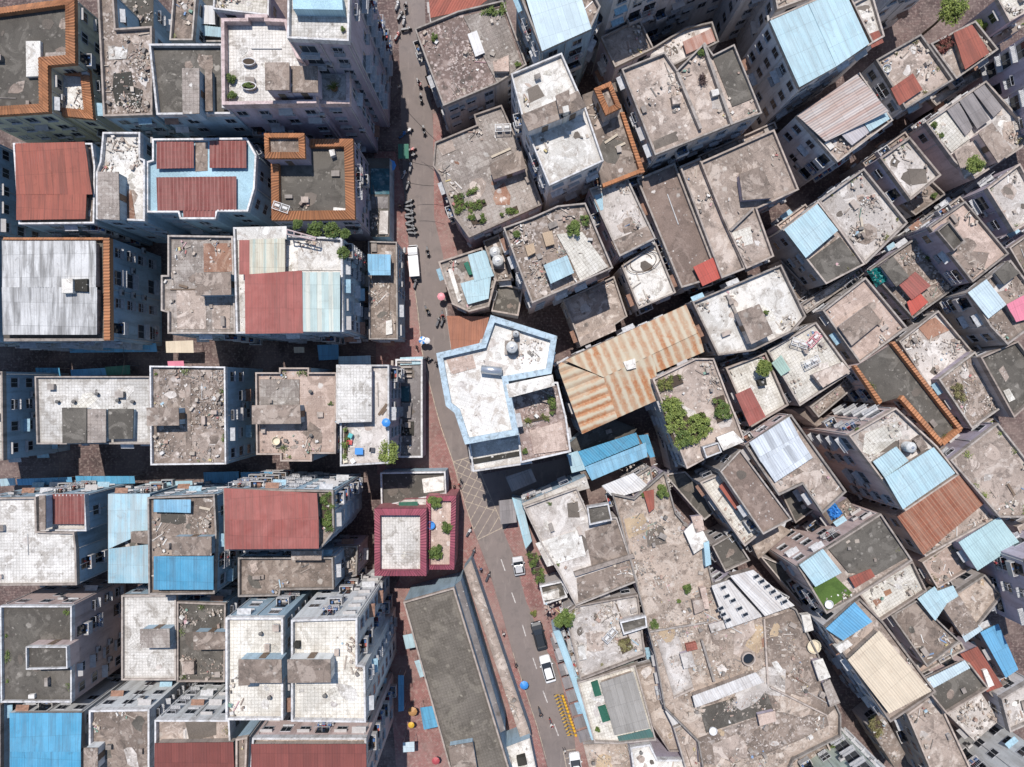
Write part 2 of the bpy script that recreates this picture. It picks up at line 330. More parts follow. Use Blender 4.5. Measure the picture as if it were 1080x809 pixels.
# ------------------------------------------------------------------ mesh helpers
class MB:
    def __init__(s): s.v = []; s.f = []; s.m = []; s.mats = []; s.uv = {}; s.col = []; s.smooth = False
    def mi(s, name):
        if name not in s.mats: s.mats.append(name)
        return s.mats.index(name)
    def face(s, pts, mat, uv=None, col=None):
        i = len(s.v); s.v.extend(pts); s.f.append(list(range(i, i + len(pts)))); s.m.append(s.mi(mat))
        if uv: s.uv[len(s.f) - 1] = uv
        s.col.append(col)
    def grid(s, verts, faces, mat, col=None):
        i = len(s.v); s.v.extend(verts)
        for f in faces: s.f.append([i + k for k in f]); s.m.append(s.mi(mat)); s.col.append(col)
    def box(s, c, size, mat, rz=0, col=None, rot=None):
        hx, hy, hz = size[0] / 2, size[1] / 2, size[2] / 2
        M = rot.to_matrix() if rot else Matrix.Rotation(rz, 3, 'Z')
        V = [Vector(c) + M @ Vector((x * hx, y * hy, z * hz)) for z in (-1, 1) for x, y in ((-1, -1), (1, -1), (1, 1), (-1, 1))]
        s.grid([tuple(v) for v in V], [(0, 3, 2, 1), (4, 5, 6, 7), (0, 1, 5, 4), (1, 2, 6, 5), (2, 3, 7, 6), (3, 0, 4, 7)], mat, col)
    def prism(s, poly, z0, z1, mat, top=None, bottom=False):
        n = len(poly); i = len(s.v)
        s.v.extend([(x, y, z0) for x, y in poly] + [(x, y, z1) for x, y in poly])
        for k_ in range(n):
            a, b_ = k_, (k_ + 1) % n
            s.f.append([i + a, i + b_, i + n + b_, i + n + a]); s.m.append(s.mi(mat)); s.col.append(None)
        if top is not False:
            s.f.append([i + n + k_ for k_ in range(n)]); s.m.append(s.mi(top or mat)); s.col.append(None)
        if bottom:
            s.f.append([i + k_ for k_ in reversed(range(n))]); s.m.append(s.mi(mat)); s.col.append(None)
    def tube(s, pts, r, mat, seg=6, caps=True):
        P_ = [Vector(p) for p in pts]; rings = []
        for k_, p in enumerate(P_):
            d = (P_[min(k_ + 1, len(P_) - 1)] - P_[max(k_ - 1, 0)]).normalized()
            u = d.cross(Vector((0, 0, 1)) if abs(d.z) < .9 else Vector((1, 0, 0))).normalized(); w = d.cross(u)
            rr = r[k_] if isinstance(r, (list, tuple)) else r
            rings.append([tuple(p + (u * math.cos(a) + w * math.sin(a)) * rr) for a in [2 * PI * j / seg for j in range(seg)]])
        i = len(s.v)
        for q in rings: s.v.extend(q)
        for k_ in range(len(rings) - 1):
            for j in range(seg):
                a = i + k_ * seg + j; b_ = i + k_ * seg + (j + 1) % seg
                s.f.append([a, b_, b_ + seg, a + seg]); s.m.append(s.mi(mat)); s.col.append(None)
        if caps:
            s.f.append([i + j for j in range(seg)][::-1]); s.m.append(s.mi(mat)); s.col.append(None)
            k0 = i + (len(rings) - 1) * seg
            s.f.append([k0 + j for j in range(seg)]); s.m.append(s.mi(mat)); s.col.append(None)
    def lathe(s, prof, mat, seg=14, c=(0, 0, 0)):
        i = len(s.v)
        for r, z in prof: s.v.extend([(c[0] + r * math.cos(2 * PI * j / seg), c[1] + r * math.sin(2 * PI * j / seg), c[2] + z) for j in range(seg)])
        for k_ in range(len(prof) - 1):
            for j in range(seg):
                a = i + k_ * seg + j; b_ = i + k_ * seg + (j + 1) % seg
                s.f.append([a, b_, b_ + seg, a + seg]); s.m.append(s.mi(mat)); s.col.append(None)
        k0 = i + (len(prof) - 1) * seg
        s.f.append([k0 + j for j in range(seg)]); s.m.append(s.mi(mat)); s.col.append(None)
    def mesh(s, name):
        me = bpy.data.meshes.new(name); me.from_pydata(s.v, [], s.f)
        for n_ in s.mats: me.materials.append(MATS[n_])
        me.polygons.foreach_set('material_index', s.m)
        if s.uv:
            ul = me.uv_layers.new(name='UVMap')
            for fi, uv in s.uv.items():
                for li, c in zip(me.polygons[fi].loop_indices, uv): ul.data[li].uv = c
        if any(c is not None for c in s.col):
            ca = me.color_attributes.new('Col', 'FLOAT_COLOR', 'CORNER')
            dat = []
            for p, c in zip(s.f, s.col): dat.extend((*(c or (.3, .3, .3)), 1) * len(p))
            ca.data.foreach_set('color', dat)
        if s.smooth:
            me.polygons.foreach_set('use_smooth', [True] * len(s.f))
        me.update(); return me
    def build(s, name, parent=None, loc=None, rz=0):
        o = bpy.data.objects.new(name, s.mesh(name)); COL.objects.link(o)
        if parent: o.parent = parent
        if loc: o.location = loc
        if rz: o.rotation_euler = (0, 0, rz)
        return o
def link(name, me, parent=None, loc=(0, 0, 0), rz=0, scale=None):
    o = bpy.data.objects.new(name, me); COL.objects.link(o); o.location = loc; o.rotation_euler = (0, 0, rz)
    if parent: o.parent = parent
    if scale: o.scale = scale
    return o
def tag(o, label=None, cat=None, group=None, kind=None):
    if label: o['label'] = label
    if cat: o['category'] = cat
    if group: o['group'] = group
    if kind: o['kind'] = kind
    return o
def empty(name, loc=(0, 0, 0), rz=0):
    o = bpy.data.objects.new(name, None); COL.objects.link(o); o.location = loc; o.rotation_euler = (0, 0, rz); o.empty_display_size = .3
    return o
def copy_tree(o, parent=None):
    c = o.copy(); COL.objects.link(c); c.parent = parent
    for ch in [x for x in o.children]: copy_tree(ch, c)
    return c

def area(p): return sum(p[i][0] * p[(i + 1) % len(p)][1] - p[(i + 1) % len(p)][0] * p[i][1] for i in range(len(p))) / 2
def ccw(p): return p if area(p) > 0 else p[::-1]
def centroid(p): return (sum(x for x, y in p) / len(p), sum(y for x, y in p) / len(p))
def inset(p, d):
    """offset a counter-clockwise outline inwards by d"""
    out = []; n = len(p)
    for i in range(n):
        a, b_, c = Vector(p[i - 1]), Vector(p[i]), Vector(p[(i + 1) % n])
        e1 = (b_ - a).normalized(); e2 = (c - b_).normalized()
        n1 = Vector((-e1.y, e1.x)); n2 = Vector((-e2.y, e2.x))
        m_ = n1 + n2; L = m_.length
        if L < .3: out.append(tuple(b_ + n1 * d)); continue
        m_ /= L; out.append(tuple(b_ + m_ * (d / max(.35, m_.dot(n1)))))
    return out
def inside(x, y, p):
    r = False; n = len(p); j = n - 1
    for i in range(n):
        if (p[i][1] > y) != (p[j][1] > y) and x < (p[j][0] - p[i][0]) * (y - p[i][1]) / (p[j][1] - p[i][1]) + p[i][0]: r = not r
        j = i
    return r
def axis(p):
    n = len(p); best = max(range(n), key=lambda i: (Vector(p[(i + 1) % n]) - Vector(p[i])).length)
    d = Vector(p[(best + 1) % n]) - Vector(p[best]); return math.atan2(d.y, d.x)
def edge_dist(x, y, p):
    best = 9e9; n = len(p)
    for i in range(n):
        ax, ay = p[i]; bx, by = p[(i + 1) % n]; dx, dy = bx - ax, by - ay; L = dx * dx + dy * dy
        t_ = max(0, min(1, ((x - ax) * dx + (y - ay) * dy) / L)) if L else 0
        best = min(best, math.hypot(ax + t_ * dx - x, ay + t_ * dy - y))
    return best

def roof_mesh(poly, z, mat, name, thick=0):
    """top sheet, aligned metric UV, with the distance to its edge stored as 'edge'"""
    poly = ccw(poly); a = -axis(poly); ca, sa = math.cos(a), math.sin(a); cx, cy = centroid(poly)
    bm = bmesh.new()
    bm.faces.new([bm.verts.new((x, y, z)) for x, y in poly])
    if not thick:
        for ang in (0, PI / 2):
            d = Vector((math.cos(ang - a), math.sin(ang - a), 0))
            ext = [Vector((x - cx, y - cy, 0)).dot(d) for x, y in poly]; s_ = math.ceil(min(ext) / 1.6) * 1.6
            while s_ < max(ext):
                g = bm.verts[:] + bm.edges[:] + bm.faces[:]
                bmesh.ops.bisect_plane(bm, geom=g, plane_co=Vector((cx, cy, z)) + d * s_, plane_no=d)
                s_ += 1.6
    else:
        r = bmesh.ops.extrude_face_region(bm, geom=bm.faces[:])
        for v in r['geom']:
            if isinstance(v, bmesh.types.BMVert): v.co.z = z - thick
        bmesh.ops.recalc_face_normals(bm, faces=bm.faces[:])
    ul = bm.loops.layers.uv.new('UVMap')
    for f in bm.faces:
        if f.normal.z < -.5 and not thick: f.normal_flip()
        for l in f.loops:
            x, y = l.vert.co.x - cx, l.vert.co.y - cy; l[ul].uv = (x * ca - y * sa, x * sa + y * ca)
    me = bpy.data.meshes.new(name); bm.to_mesh(me); bm.free(); me.materials.append(MATS[mat])
    at = me.attributes.new('edge', 'FLOAT', 'POINT')
    at.data.foreach_set('value', [(edge_dist(v.co.x, v.co.y, poly) if not thick else 1.2) for v in me.vertices])
    return me
PAR = {'c': ('p_c', .19, .55), 'w': ('p_w', .2, .6), 'o': ('p_o', .95, .7), 'm': ('p_m', .85, .8), 'p': ('p_p', .45, 1.0), 'b': ('p_b', .62, .8)}
def parapet(poly, z, code, parent, scale=1):
    mat, w, hgt = PAR[code]; w *= scale * rnd.uniform(.85, 1.2); hgt *= scale * rnd.uniform(.75, 1.25)
    poly = ccw(poly); o_ = inset(poly, -.03); i_ = inset(poly, w); n = len(poly); mb = MB()
    zt, zb = z + hgt, z - .25
    slope = .35 if code in 'om' else 0
    for k_ in range(n):
        q = (k_ + 1) % n
        (ox, oy), (px, py), (ix, iy), (jx, jy) = o_[k_], o_[q], i_[k_], i_[q]
        L = math.hypot(px - ox, py - oy)
        mb.face([(ox, oy, zb), (px, py, zb), (px, py, zt - slope), (ox, oy, zt - slope)], mat, [(0, 0), (L, 0), (L, 1), (0, 1)])
        if code in 'om':      # pan tiles: ribs across the sloping coping
            nr = max(2, int(L / .42))
            for r_ in range(nr):
                f0, f1, fm = r_ / nr, (r_ + 1) / nr, (r_ + .5) / nr
                lp = lambda A, B, f: (A[0] + (B[0] - A[0]) * f, A[1] + (B[1] - A[1]) * f)
                a0, a1, am = lp((ox, oy), (px, py), f0), lp((ox, oy), (px, py), f1), lp((ox, oy), (px, py), fm)
                b0, b1, bm_ = lp((ix, iy), (jx, jy), f0), lp((ix, iy), (jx, jy), f1), lp((ix, iy), (jx, jy), fm)
                mb.face([(*a0, zt - slope), (*am, zt - slope + .14), (*bm_, zt + .14), (*b0, zt)], mat, [(f0 * L, 0), (fm * L, 0), (fm * L, 1), (f0 * L, 1)])
                mb.face([(*am, zt - slope + .14), (*a1, zt - slope), (*b1, zt), (*bm_, zt + .14)], mat, [(fm * L, 0), (f1 * L, 0), (f1 * L, 1), (fm * L, 1)])
        else:
            mb.face([(ox, oy, zt - slope), (px, py, zt - slope), (jx, jy, zt), (ix, iy, zt)], mat, [(0, 0), (L, 0), (L, 1), (0, 1)])
        mb.face([(jx, jy, z - .02), (ix, iy, z - .02), (ix, iy, zt), (jx, jy, zt)], mat, [(0, 0), (L, 0), (L, 1), (0, 1)])
    return mb.build('parapet', parent)
def walls(poly, z0, z1, mat, name, parent):
    mb = MB(); poly = ccw(poly); n = len(poly)
    for i in range(n):
        a, b_ = poly[i], poly[(i + 1) % n]
        mb.face([(*a, z0), (*b_, z0), (*b_, z1), (*a, z1)], mat)
    return mb.build(name, parent)
def ribbed(poly, d, z0, z1, mat, name, parent, pitch, prof, fascia=.1, unit=1.0, seed=0):
    """sheet over a convex outline; ridges run along the plan direction d and the height goes from z0 to z1 along it"""
    poly = ccw(poly); d = Vector(d).normalized(); e = Vector((d.y, -d.x)); o = Vector(centroid(poly))
    us = [(Vector(p) - o).dot(e) for p in poly]; vv = [(Vector(p) - o).dot(d) for p in poly]
    u0, u1, v0, v1 = min(us), max(us), min(vv), max(vv); bm = bmesh.new(); ul = bm.loops.layers.uv.new('UVMap')
    n = max(3, int((u1 - u0) / pitch) + 1) * len(prof); rows = max(2, int((v1 - v0) / 1.6) + 1)
    G = []
    for j in range(rows + 1):
        v = v0 + (v1 - v0) * j / rows; row = []
        for i in range(n + 1):
            u = u0 + i * pitch / len(prof); q = o + e * u + d * v
            z = z0 + (z1 - z0) * (v - v0) / max(.1, v1 - v0) + prof[i % len(prof)] + .035 * math.sin(u * 1.1 + v * .9 + o.x) * math.sin(v * 1.3 + u * .35)
            row.append(bm.verts.new((q.x, q.y, z)))
        G.append(row)
    for j in range(rows):
        for i in range(n): bm.faces.new((G[j][i], G[j][i + 1], G[j + 1][i + 1], G[j + 1][i]))
    for k_ in range(len(poly)):
        p, q = Vector(poly[k_]), Vector(poly[(k_ + 1) % len(poly)]); ed = q - p
        if ed.length < .01: continue
        bmesh.ops.bisect_plane(bm, geom=bm.verts[:] + bm.edges[:] + bm.faces[:], plane_co=(p.x, p.y, 0), plane_no=(ed.y, -ed.x, 0), clear_outer=True)
    bmesh.ops.recalc_face_normals(bm, faces=bm.faces[:])
    if sum(f.normal.z for f in bm.faces) < 0: bmesh.ops.reverse_faces(bm, faces=bm.faces[:])
    bd = [x for x in bm.edges if x.is_boundary]
    r = bmesh.ops.extrude_edge_only(bm, edges=bd)
    for g in r['geom']:
        if isinstance(g, bmesh.types.BMVert): g.co.z -= fascia
    for f in bm.faces:
        for l in f.loops:
            w_ = Vector((l.vert.co.x, l.vert.co.y)) - o; l[ul].uv = ((w_.dot(e) - u0) / unit, w_.dot(d) - v0)
    me = bpy.data.meshes.new(name); bm.to_mesh(me); bm.free(); me.materials.append(MATS[mat])
    ob = bpy.data.objects.new(name, me); COL.objects.link(ob)
    if parent: ob.parent = parent
    return ob
def corrugated(quad, mat, name, parent, pitch=.36, amp=.035, overhang_fascia=.1):
    a, b_, c, d = [Vector(p) for p in quad]; dr = (d - a) + (c - b_)
    return ribbed([(p[0], p[1]) for p in quad], (dr.x, dr.y), a.z, d.z, mat, name, parent, pitch, (-amp, amp), overhang_fascia)
BIGP = tuple(.17 * abs(math.sin(PI * i / 8)) for i in range(8))
def bigtin(poly, d, z0, z1, name, parent):
    return ribbed(poly, d, z0, z1, 't_market', name, parent, 1.3, BIGP, .15, 1.3)
m, t, b = nt('t_market', .65, .3)
uv_ = coords(t, 'UV', False); s_ = t.nodes.new('ShaderNodeSeparateXYZ'); t.links.new(uv_, s_.inputs[0])
f_ = math_(t, 'ABSOLUTE', math_(t, 'SUBTRACT', math_(t, 'FRACT', s_.outputs[0]), .5))
n_a = noise(t, coords(t, 'World', False), .9, 6, .7, .5); n_b = noise(t, coords(t, 'World', False), .16, 4, .6); n_d = noise(t, coords(t, 'World', False), 2.4, 6, .7)
f_ = math_(t, 'ADD', f_, math_(t, 'MULTIPLY', math_(t, 'SUBTRACT', n_a, .5), .7))
rustc_ = mix(t, ramp(t, n_d, .35, .65), (.33, .125, .055), (.41, .235, .125))
c_ = mix(t, math_(t, 'MULTIPLY', ramp(t, f_, .08, .30), ramp(t, n_b, .34, .55, .15, 1)), (.44, .385, .29), rustc_)
c_ = mix(t, ramp(t, n_d, .56, .72, 0, .5), c_, (.44, .46, .41))
t.links.new(c_, b.inputs['Base Color']); MATS['t_market'] = m

flat('canopy_blue', (.30, .46, .55), .6, var=.4)
flat('canopy_rust', (.30, .17, .12), .8, var=.5)
flat('leafy', (.06, .10, .03), .8, var=.5)
# ------------------------------------------------------------------ library meshes for facade pieces (origin on the wall, +y outwards)
def lib_window(kind, w=1.3, h=1.35):
    mb = MB(); fr = 'win_frame'
    mb.box((0, .015, 0), (w, .03, h), 'glass')
    for sx in (-1, 1): mb.box((sx * w / 2, .03, 0), (.07, .07, h + .07), fr)
    for sz in (-1, 1): mb.box((0, .03, sz * h / 2), (w - .07, .07, .07), fr)
    mb.box((0, .036, 0), (.05, .05, h - .07), fr)
    if kind == 'hood': mb.box((0, .20, h / 2 + .16), (w + .3, .40, .09), 'hood')
    if kind == 'sill': mb.box((0, .11, -h / 2 - .1), (w + .16, .22, .08), 'hood_white')
    if kind == 'cage':
        for z_ in (-h / 2 - .02, h / 2 + .02): mb.box((0, .52, z_), (w + .1, .05, .05), fr)
        for sx in (-1, 1):
            mb.box((sx * (w / 2 + .03), .29, h / 2 + .02), (.05, .5, .05), fr); mb.box((sx * (w / 2 + .03), .29, -h / 2 - .02), (.05, .5, .05), fr)
        for i in range(6): mb.box((-w / 2 + i * w / 5, .52, 0), (.03, .03, h), fr)
        mb.box((0, .29, -h / 2 - .06), (w, .46, .03), 'hood_white')
    if kind == 'wide':
        mb.box((0, .42, -h / 2 - .1), (w + .3, .84, .12), 'hood_white')
        for i in range(9): mb.box((-w / 2 + i * w / 8, .8, -h / 2 + .42), (.03, .03, .92), fr)
        mb.box((0, .8, -h / 2 + .9), (w + .25, .06, .06), fr)
    return mb.mesh('window_' + kind)
LW = {k_: lib_window(k_) for k_ in ('plain', 'hood', 'sill', 'cage')}
LW['wide'] = lib_window('wide', 2.0, 1.7)
mb = MB(); mb.box((0, .26, 0), (.8, .32, .55), 'hood'); mb.box((0, .05, -.32), (.7, .1, .05), 'steel')
mb.tube([(.12, .452, 0), (.12, .465, 0)], .22, 'frame_dark', 10); mb.box((0, .3, -.33), (.75, .4, .04), 'frame_dark')
LAC = mb.mesh('air_conditioner')
LCAN = []
for m_ in ('hood_white', 'hood', 'canopy_blue', 'canopy_rust', 'hood_white'):
    mb = MB(); mb.face([(-.9, 0, .14), (.9, 0, .14), (.9, .72, -.1), (-.9, .72, -.1)][::-1], m_); mb.face([(-.9, 0, .10), (.9, 0, .10), (.9, .72, -.14), (-.9, .72, -.14)], m_)
    for sx in (-.8, 0, .8): mb.box((sx, .36, -.02), (.04, .7, .04), 'win_frame', rot=Euler((-.32, 0, 0)))
    LCAN.append(mb.mesh('rain_canopy'))
LBAL = []
for k_ in range(5):
    mb = MB(); w_ = (2.0, 2.3, 1.7, 2.1, 1.9)[k_]; d_ = (.8, .65, .9, .7, .75)[k_]
    mb.box((0, d_ / 2, -1.0), (w_, d_, .14), 'hood'); mb.box((0, .02, .1), (w_ * .8, .04, 1.9), 'glass')
    if k_ % 2 == 0:
        mb.box((0, d_ - .05, -.5), (w_, .1, .9), ('hood', 'hood_white', 'hood')[k_ // 2])
        for sx in (-1, 1): mb.box((sx * (w_ / 2 - .05), d_ / 2 - .05, -.5), (.1, d_ - .1, .9), 'hood')
    else:
        for i in range(9): mb.box((-w_ / 2 + .04 + i * (w_ - .08) / 8, d_ - .04, -.1), (.035, .035, 1.7), 'win_frame')
        mb.box((0, d_ - .04, .76), (w_, .06, .06), 'win_frame'); mb.box((0, d_ - .04, -.1), (w_, .05, .05), 'win_frame')
        for sx in (-1, 0, 1): mb.box((sx * (w_ / 2 - .04), d_ / 2, .76), (.04, d_, .04), 'win_frame')
    for j in range(5):
        mb.box((rnd.uniform(-w_ * .4, w_ * .4), rnd.uniform(.2, d_ - .2), -.8 + rnd.random() * .2), (rnd.uniform(.2, .5), rnd.uniform(.2, .35), rnd.uniform(.2, .5)), rnd.choice(['cl_white', 'cl_blue', 'cl_red', 'cl_grey', 'wood', 'canopy_rust', 'leafy']))
    LBAL.append(mb.mesh('balcony'))

ALL_POLY = []       # (outline, height) of every volume, for the sight test below
class Bld: pass
BL = {}
CNT = [0]
def facade_pieces(root, poly, z1, fac, zmin=0):
    """windows, air conditioners and pipes on the walls that face the open middle of the view"""
    poly = ccw(poly); n = len(poly); got = []
    if z1 < 4.6 or fac == 'x': return
    for i in range(n):
        a, b_ = Vector(poly[i]), Vector(poly[(i + 1) % n]); e = b_ - a; L = e.length
        if L < 2.2: continue
        e /= L; nr = Vector((e.y, -e.x)); mid = (a + b_) / 2
        dist = mid.length
        if max((Vector((ox, oy)) - mid).dot(nr) for ox, oy in ((0, 0), (9, 0), (-9, 0), (0, -9))) < .5: continue
        rz = math.atan2(nr.y, nr.x) - PI / 2
        sp = 2.7 if fac == 'b' else 2.3
        nc = max(1, int((L - .6) / sp)); sp = L / nc
        nfl = int((z1 - zmin - .6) / 3.0)
        pattern = [rnd.choice(['plain', 'hood', 'sill', 'cage', 'plain', 'sill']) for _ in range(nc)]
        if fac == 'b': pattern = [('wide' if (c_ % 2 == 0) else 'cage') for c_ in range(nc)]
        bal = set(rnd.sample(range(nc), max(1, nc // 3))) if (L > 5 and rnd.random() < .6 and z1 > 7) else set()
        for fl in range(nfl):
            z = z1 - 1.75 - fl * 3.0
            for c_ in range(nc):
                p = a + e * (sp * (c_ + .5)) ; q = p + nr * .25
                if z < 1.2: continue
                if not seen((q.x, q.y, z)): continue
                if rnd.random() < .08: continue
                if c_ in bal and rnd.random() < .85:
                    got.append((fl * .001, 'balcony', None, p + nr * .003, z, rz)); continue
                got.append((fl * .001 + rnd.random() * .0001, 'window', pattern[c_], p + nr * .004, z, rz))
                if rnd.random() < (.2 if z1 > 6 else 0):
                    pp = p + e * (.45 * sp) + nr * .006
                    got.append((1, 'air_conditioner', None, pp, z - .45, rz))
                if rnd.random() < .2 and fac != 'b': got.append((1, 'rain_canopy', None, p + nr * .01, z + 1.0, rz))
        if seen(((mid + nr * .3).x, (mid + nr * .3).y, z1 - 2)):
            for f_ in (.03, .97, .5):
                if rnd.random() < .55 and L > 4:
                    p = a + e * (L * f_) + nr * .09
                    mb = MB(); mb.tube([(p.x, p.y, .1), (p.x, p.y, z1 - .3)], .06, 'pipe', 5); mb.build('drain_pipe', root)
    nw = sorted([g for g in got if g[1] == 'window'], key=lambda g: g[0])[:64]
    oth = [g for g in got if g[1] != 'window'][:40]
    for _, nm, kd, p, z, rz in nw + oth:
        me = LW[kd] if nm == 'window' else (LAC if nm == 'air_conditioner' else (rnd.choice(LBAL) if nm == 'balcony' else rnd.choice(LCAN)))
        link(nm, me, root, (p.x, p.y, z), rz); CNT[0] += 1
BVH = [None]
def make_bvh():
    V, F = [], []
    for poly, h in ALL_POLY:
        poly = ccw(poly); n = len(poly); i = len(V)
        V += [(x, y, -.2) for x, y in poly] + [(x, y, h) for x, y in poly]
        F += [(i + k_, i + (k_ + 1) % n, i + n + (k_ + 1) % n, i + n + k_) for k_ in range(n)]
        for tri in tessellate_polygon([[Vector((x, y, 0)) for x, y in poly]]): F.append(tuple(i + n + k_ for k_ in tri))
    BVH[0] = BVHTree.FromPolygons(V, F)
def seen(p):
    if abs(p[0]) > (CAM_H - p[2]) * .745 or abs(p[1]) > (CAM_H - p[2]) * .56: return False
    for ox, oy in ((0, 0), (9, 0), (-9, 0), (0, -9)):       # also where one would see it from a step to the side
        c = Vector((ox, oy, CAM_H)); d = Vector(p) - c; L = d.length
        if BVH[0].ray_cast(c, d / L, L - .12)[0] is None: return True
    return False

def add_building(rec):
    name, poly, h, roof, wall, par, label, fac, ext = rec
    poly = ccw(poly); h += rnd.uniform(-.06, .06)
    kind = 'apartment_block' if h > 10.2 else ('house' if h > 6.9 else 'low_shop_building')
    root = empty(kind, (0, 0, 0)); tag(root, label, {'apartment_block': 'apartment block', 'house': 'building', 'low_shop_building': 'low building'}[kind])
    walls(poly, -.2, h, wall, 'wall', root)
    me = roof_mesh(inset(poly, .01), h + .01, roof, 'roof'); link('roof', me, root)
    if par: parapet(poly, h, par, root)
    for x in ext:
        if x[0] == 'mass':
            _, p, hh, rf, pr = x; p = ccw(p)
            w_ = walls(p, -.2, hh - .004, wall, 'wing_wall', root); link('wing_roof', roof_mesh(inset(p, .012), hh, rf, 'wing_roof'), root)
            if pr: parapet(p, hh, pr, root, .9)
    for x in ext: EXT[x[0]](root, wall, *x[1:])
    weather(root, poly, h + .01, roof, ext)
    BL[name] = root
    return root
def e_mass(root, wall, *a): pass
def e_pen(root, wall, poly, z0, z1, roof, par):
    poly = ccw(poly)
    w_ = walls(poly, z0 - .02, z1 - .14, wall, 'stair_house', root)
    if par:
        link('stair_house_roof', roof_mesh(inset(poly, .01), z1 - .14, roof, 'stair_house_roof'), w_); parapet(poly, z1 - .14, par, w_, .7)
    else:
        link('stair_house_roof', roof_mesh(inset(poly, -.12), z1, roof, 'stair_house_roof', .15), w_)
    if z1 - z0 > 1.9:      # a door in the longest wall on the sunny side facing the middle
        n = len(poly); best = None
        for i in range(n):
            a, b_ = Vector(poly[i]), Vector(poly[(i + 1) % n]); e = b_ - a; L = e.length
            if L < 1: continue
            e /= L; nr = Vector((e.y, -e.x)); sc = nr.dot(-((a + b_) / 2).normalized()) * L
            if best is None or sc > best[0]: best = (sc, (a + b_) / 2, nr)
        if best and best[0] > .5:
            mb = MB(); mb.box((0, .02, .95), (.85, .06, 1.9), 'wood'); mb.box((.32, .07, .95), (.05, .06, .14), 'steel')
            p = best[1]; mb.build('door', w_, (p.x, p.y, z0 + .02), math.atan2(best[2].y, best[2].x) - PI / 2)
def e_patch(root, wall, poly, z, th, mat):
    link('roof_patch', roof_mesh(poly, z + th, mat, 'roof_patch', max(.02, th)), root)
def e_sheet(root, wall, quad, mat, shed, zb, rr):
    o = corrugated(quad, 't_' + mat, 'sheet_roof', root)
    if shed:
        p2 = ccw([(x, y) for x, y, z in quad]); z1 = min(z for x, y, z in quad) - .12
        pi_ = inset(p2, .22)
        if z1 > zb + .1:
            mb = MB(); pq = pi_; n = len(pq)
            for i in range(n):
                a, b_ = pq[i], pq[(i + 1) % n]; mb.face([(*a, zb), (*b_, zb), (*b_, z1), (*a, z1)], 'slab')
            mb.build('sheet_roof_support', o)
def e_rtile(root, wall, quad, z0, z1):
    o = corrugated(quad, 't_rtile', 'tiled_roof', root, .5, .06)
def e_bigtin(root, wall, poly, d, z0, z1): bigtin(poly, d, z0, z1, 'sheet_roof', root)
def e_edge(root, wall, poly, z, hgt, mat):
    mb = MB(); mb.prism(ccw(poly), z - .05, z + hgt, {'orange': 'p_o', 'rustc': 'p_c', 'beige': 'p_c', 'conc': 'p_c', 'dark': 'slab'}.get(mat, 'p_c')); w_ = mb.build('roof_wall', root)
    if mat == 'orange':
        e1, e2 = Vector(poly[1]) - Vector(poly[0]), Vector(poly[2]) - Vector(poly[1]); d = e1 if e1.length < e2.length else e2
        ribbed(poly, (d.x, d.y), z + hgt + .02, z + hgt + .12, 'p_o', 'tile_coping', w_, .42, (0, .13), .06)
def e_box(root, wall, poly, z, hgt, mat):
    o = link('roof_box', roof_mesh(poly, z + hgt, mat, 'roof_box', hgt + .01), root)
def e_skylight(root, wall, x, y, z, rz):
    mb = MB(); mb.box((0, 0, 0), (.86, .5, .1), 'hood_white'); mb.box((0, 0, .053), (.74, .4, .01), 'glass'); mb.build('skylight', root, (x, y, z + .1), rz)
def blob(x, y, r, n=9):
    a0 = rnd.random() * 6.3; asp = rnd.uniform(.45, 1); th = rnd.random() * PI
    out = []
    for i in range(n):
        a = a0 + 2 * PI * i / n; q = r * rnd.uniform(.6, 1.15); u, v = q * math.cos(a), q * math.sin(a) * asp
        out.append((x + u * math.cos(th) - v * math.sin(th), y + u * math.sin(th) + v * math.cos(th)))
    return out
SCUFF = {'dark': ['soot2', 'conc', 'dark'], 'conc': ['beige', 'pale', 'conc', 'dark'], 'beige': ['conc', 'beige', 'pale', 'beige'], 'rubble': ['conc', 'beige', 'rubble', 'pale'],
         'earth': ['ochre', 'beige', 'earth', 'conc', 'pale', 'earth'], 'pinkdk': ['pinkdk', 'soot2'], 'gtile': ['beige', 'soot2', 'conc', 'rustc'], 'white': ['cream', 'beige', 'soot2'], 'pinkc': ['pinkc', 'conc'], 'slate': ['soot2'], 'pale': ['beige', 'white', 'conc', 'soot2'], 'tile': ['tile', 'cream', 'tile', 'pale'], 'cream': ['cream', 'tile', 'pale'], 'ctile': ['pale', 'ctile']}
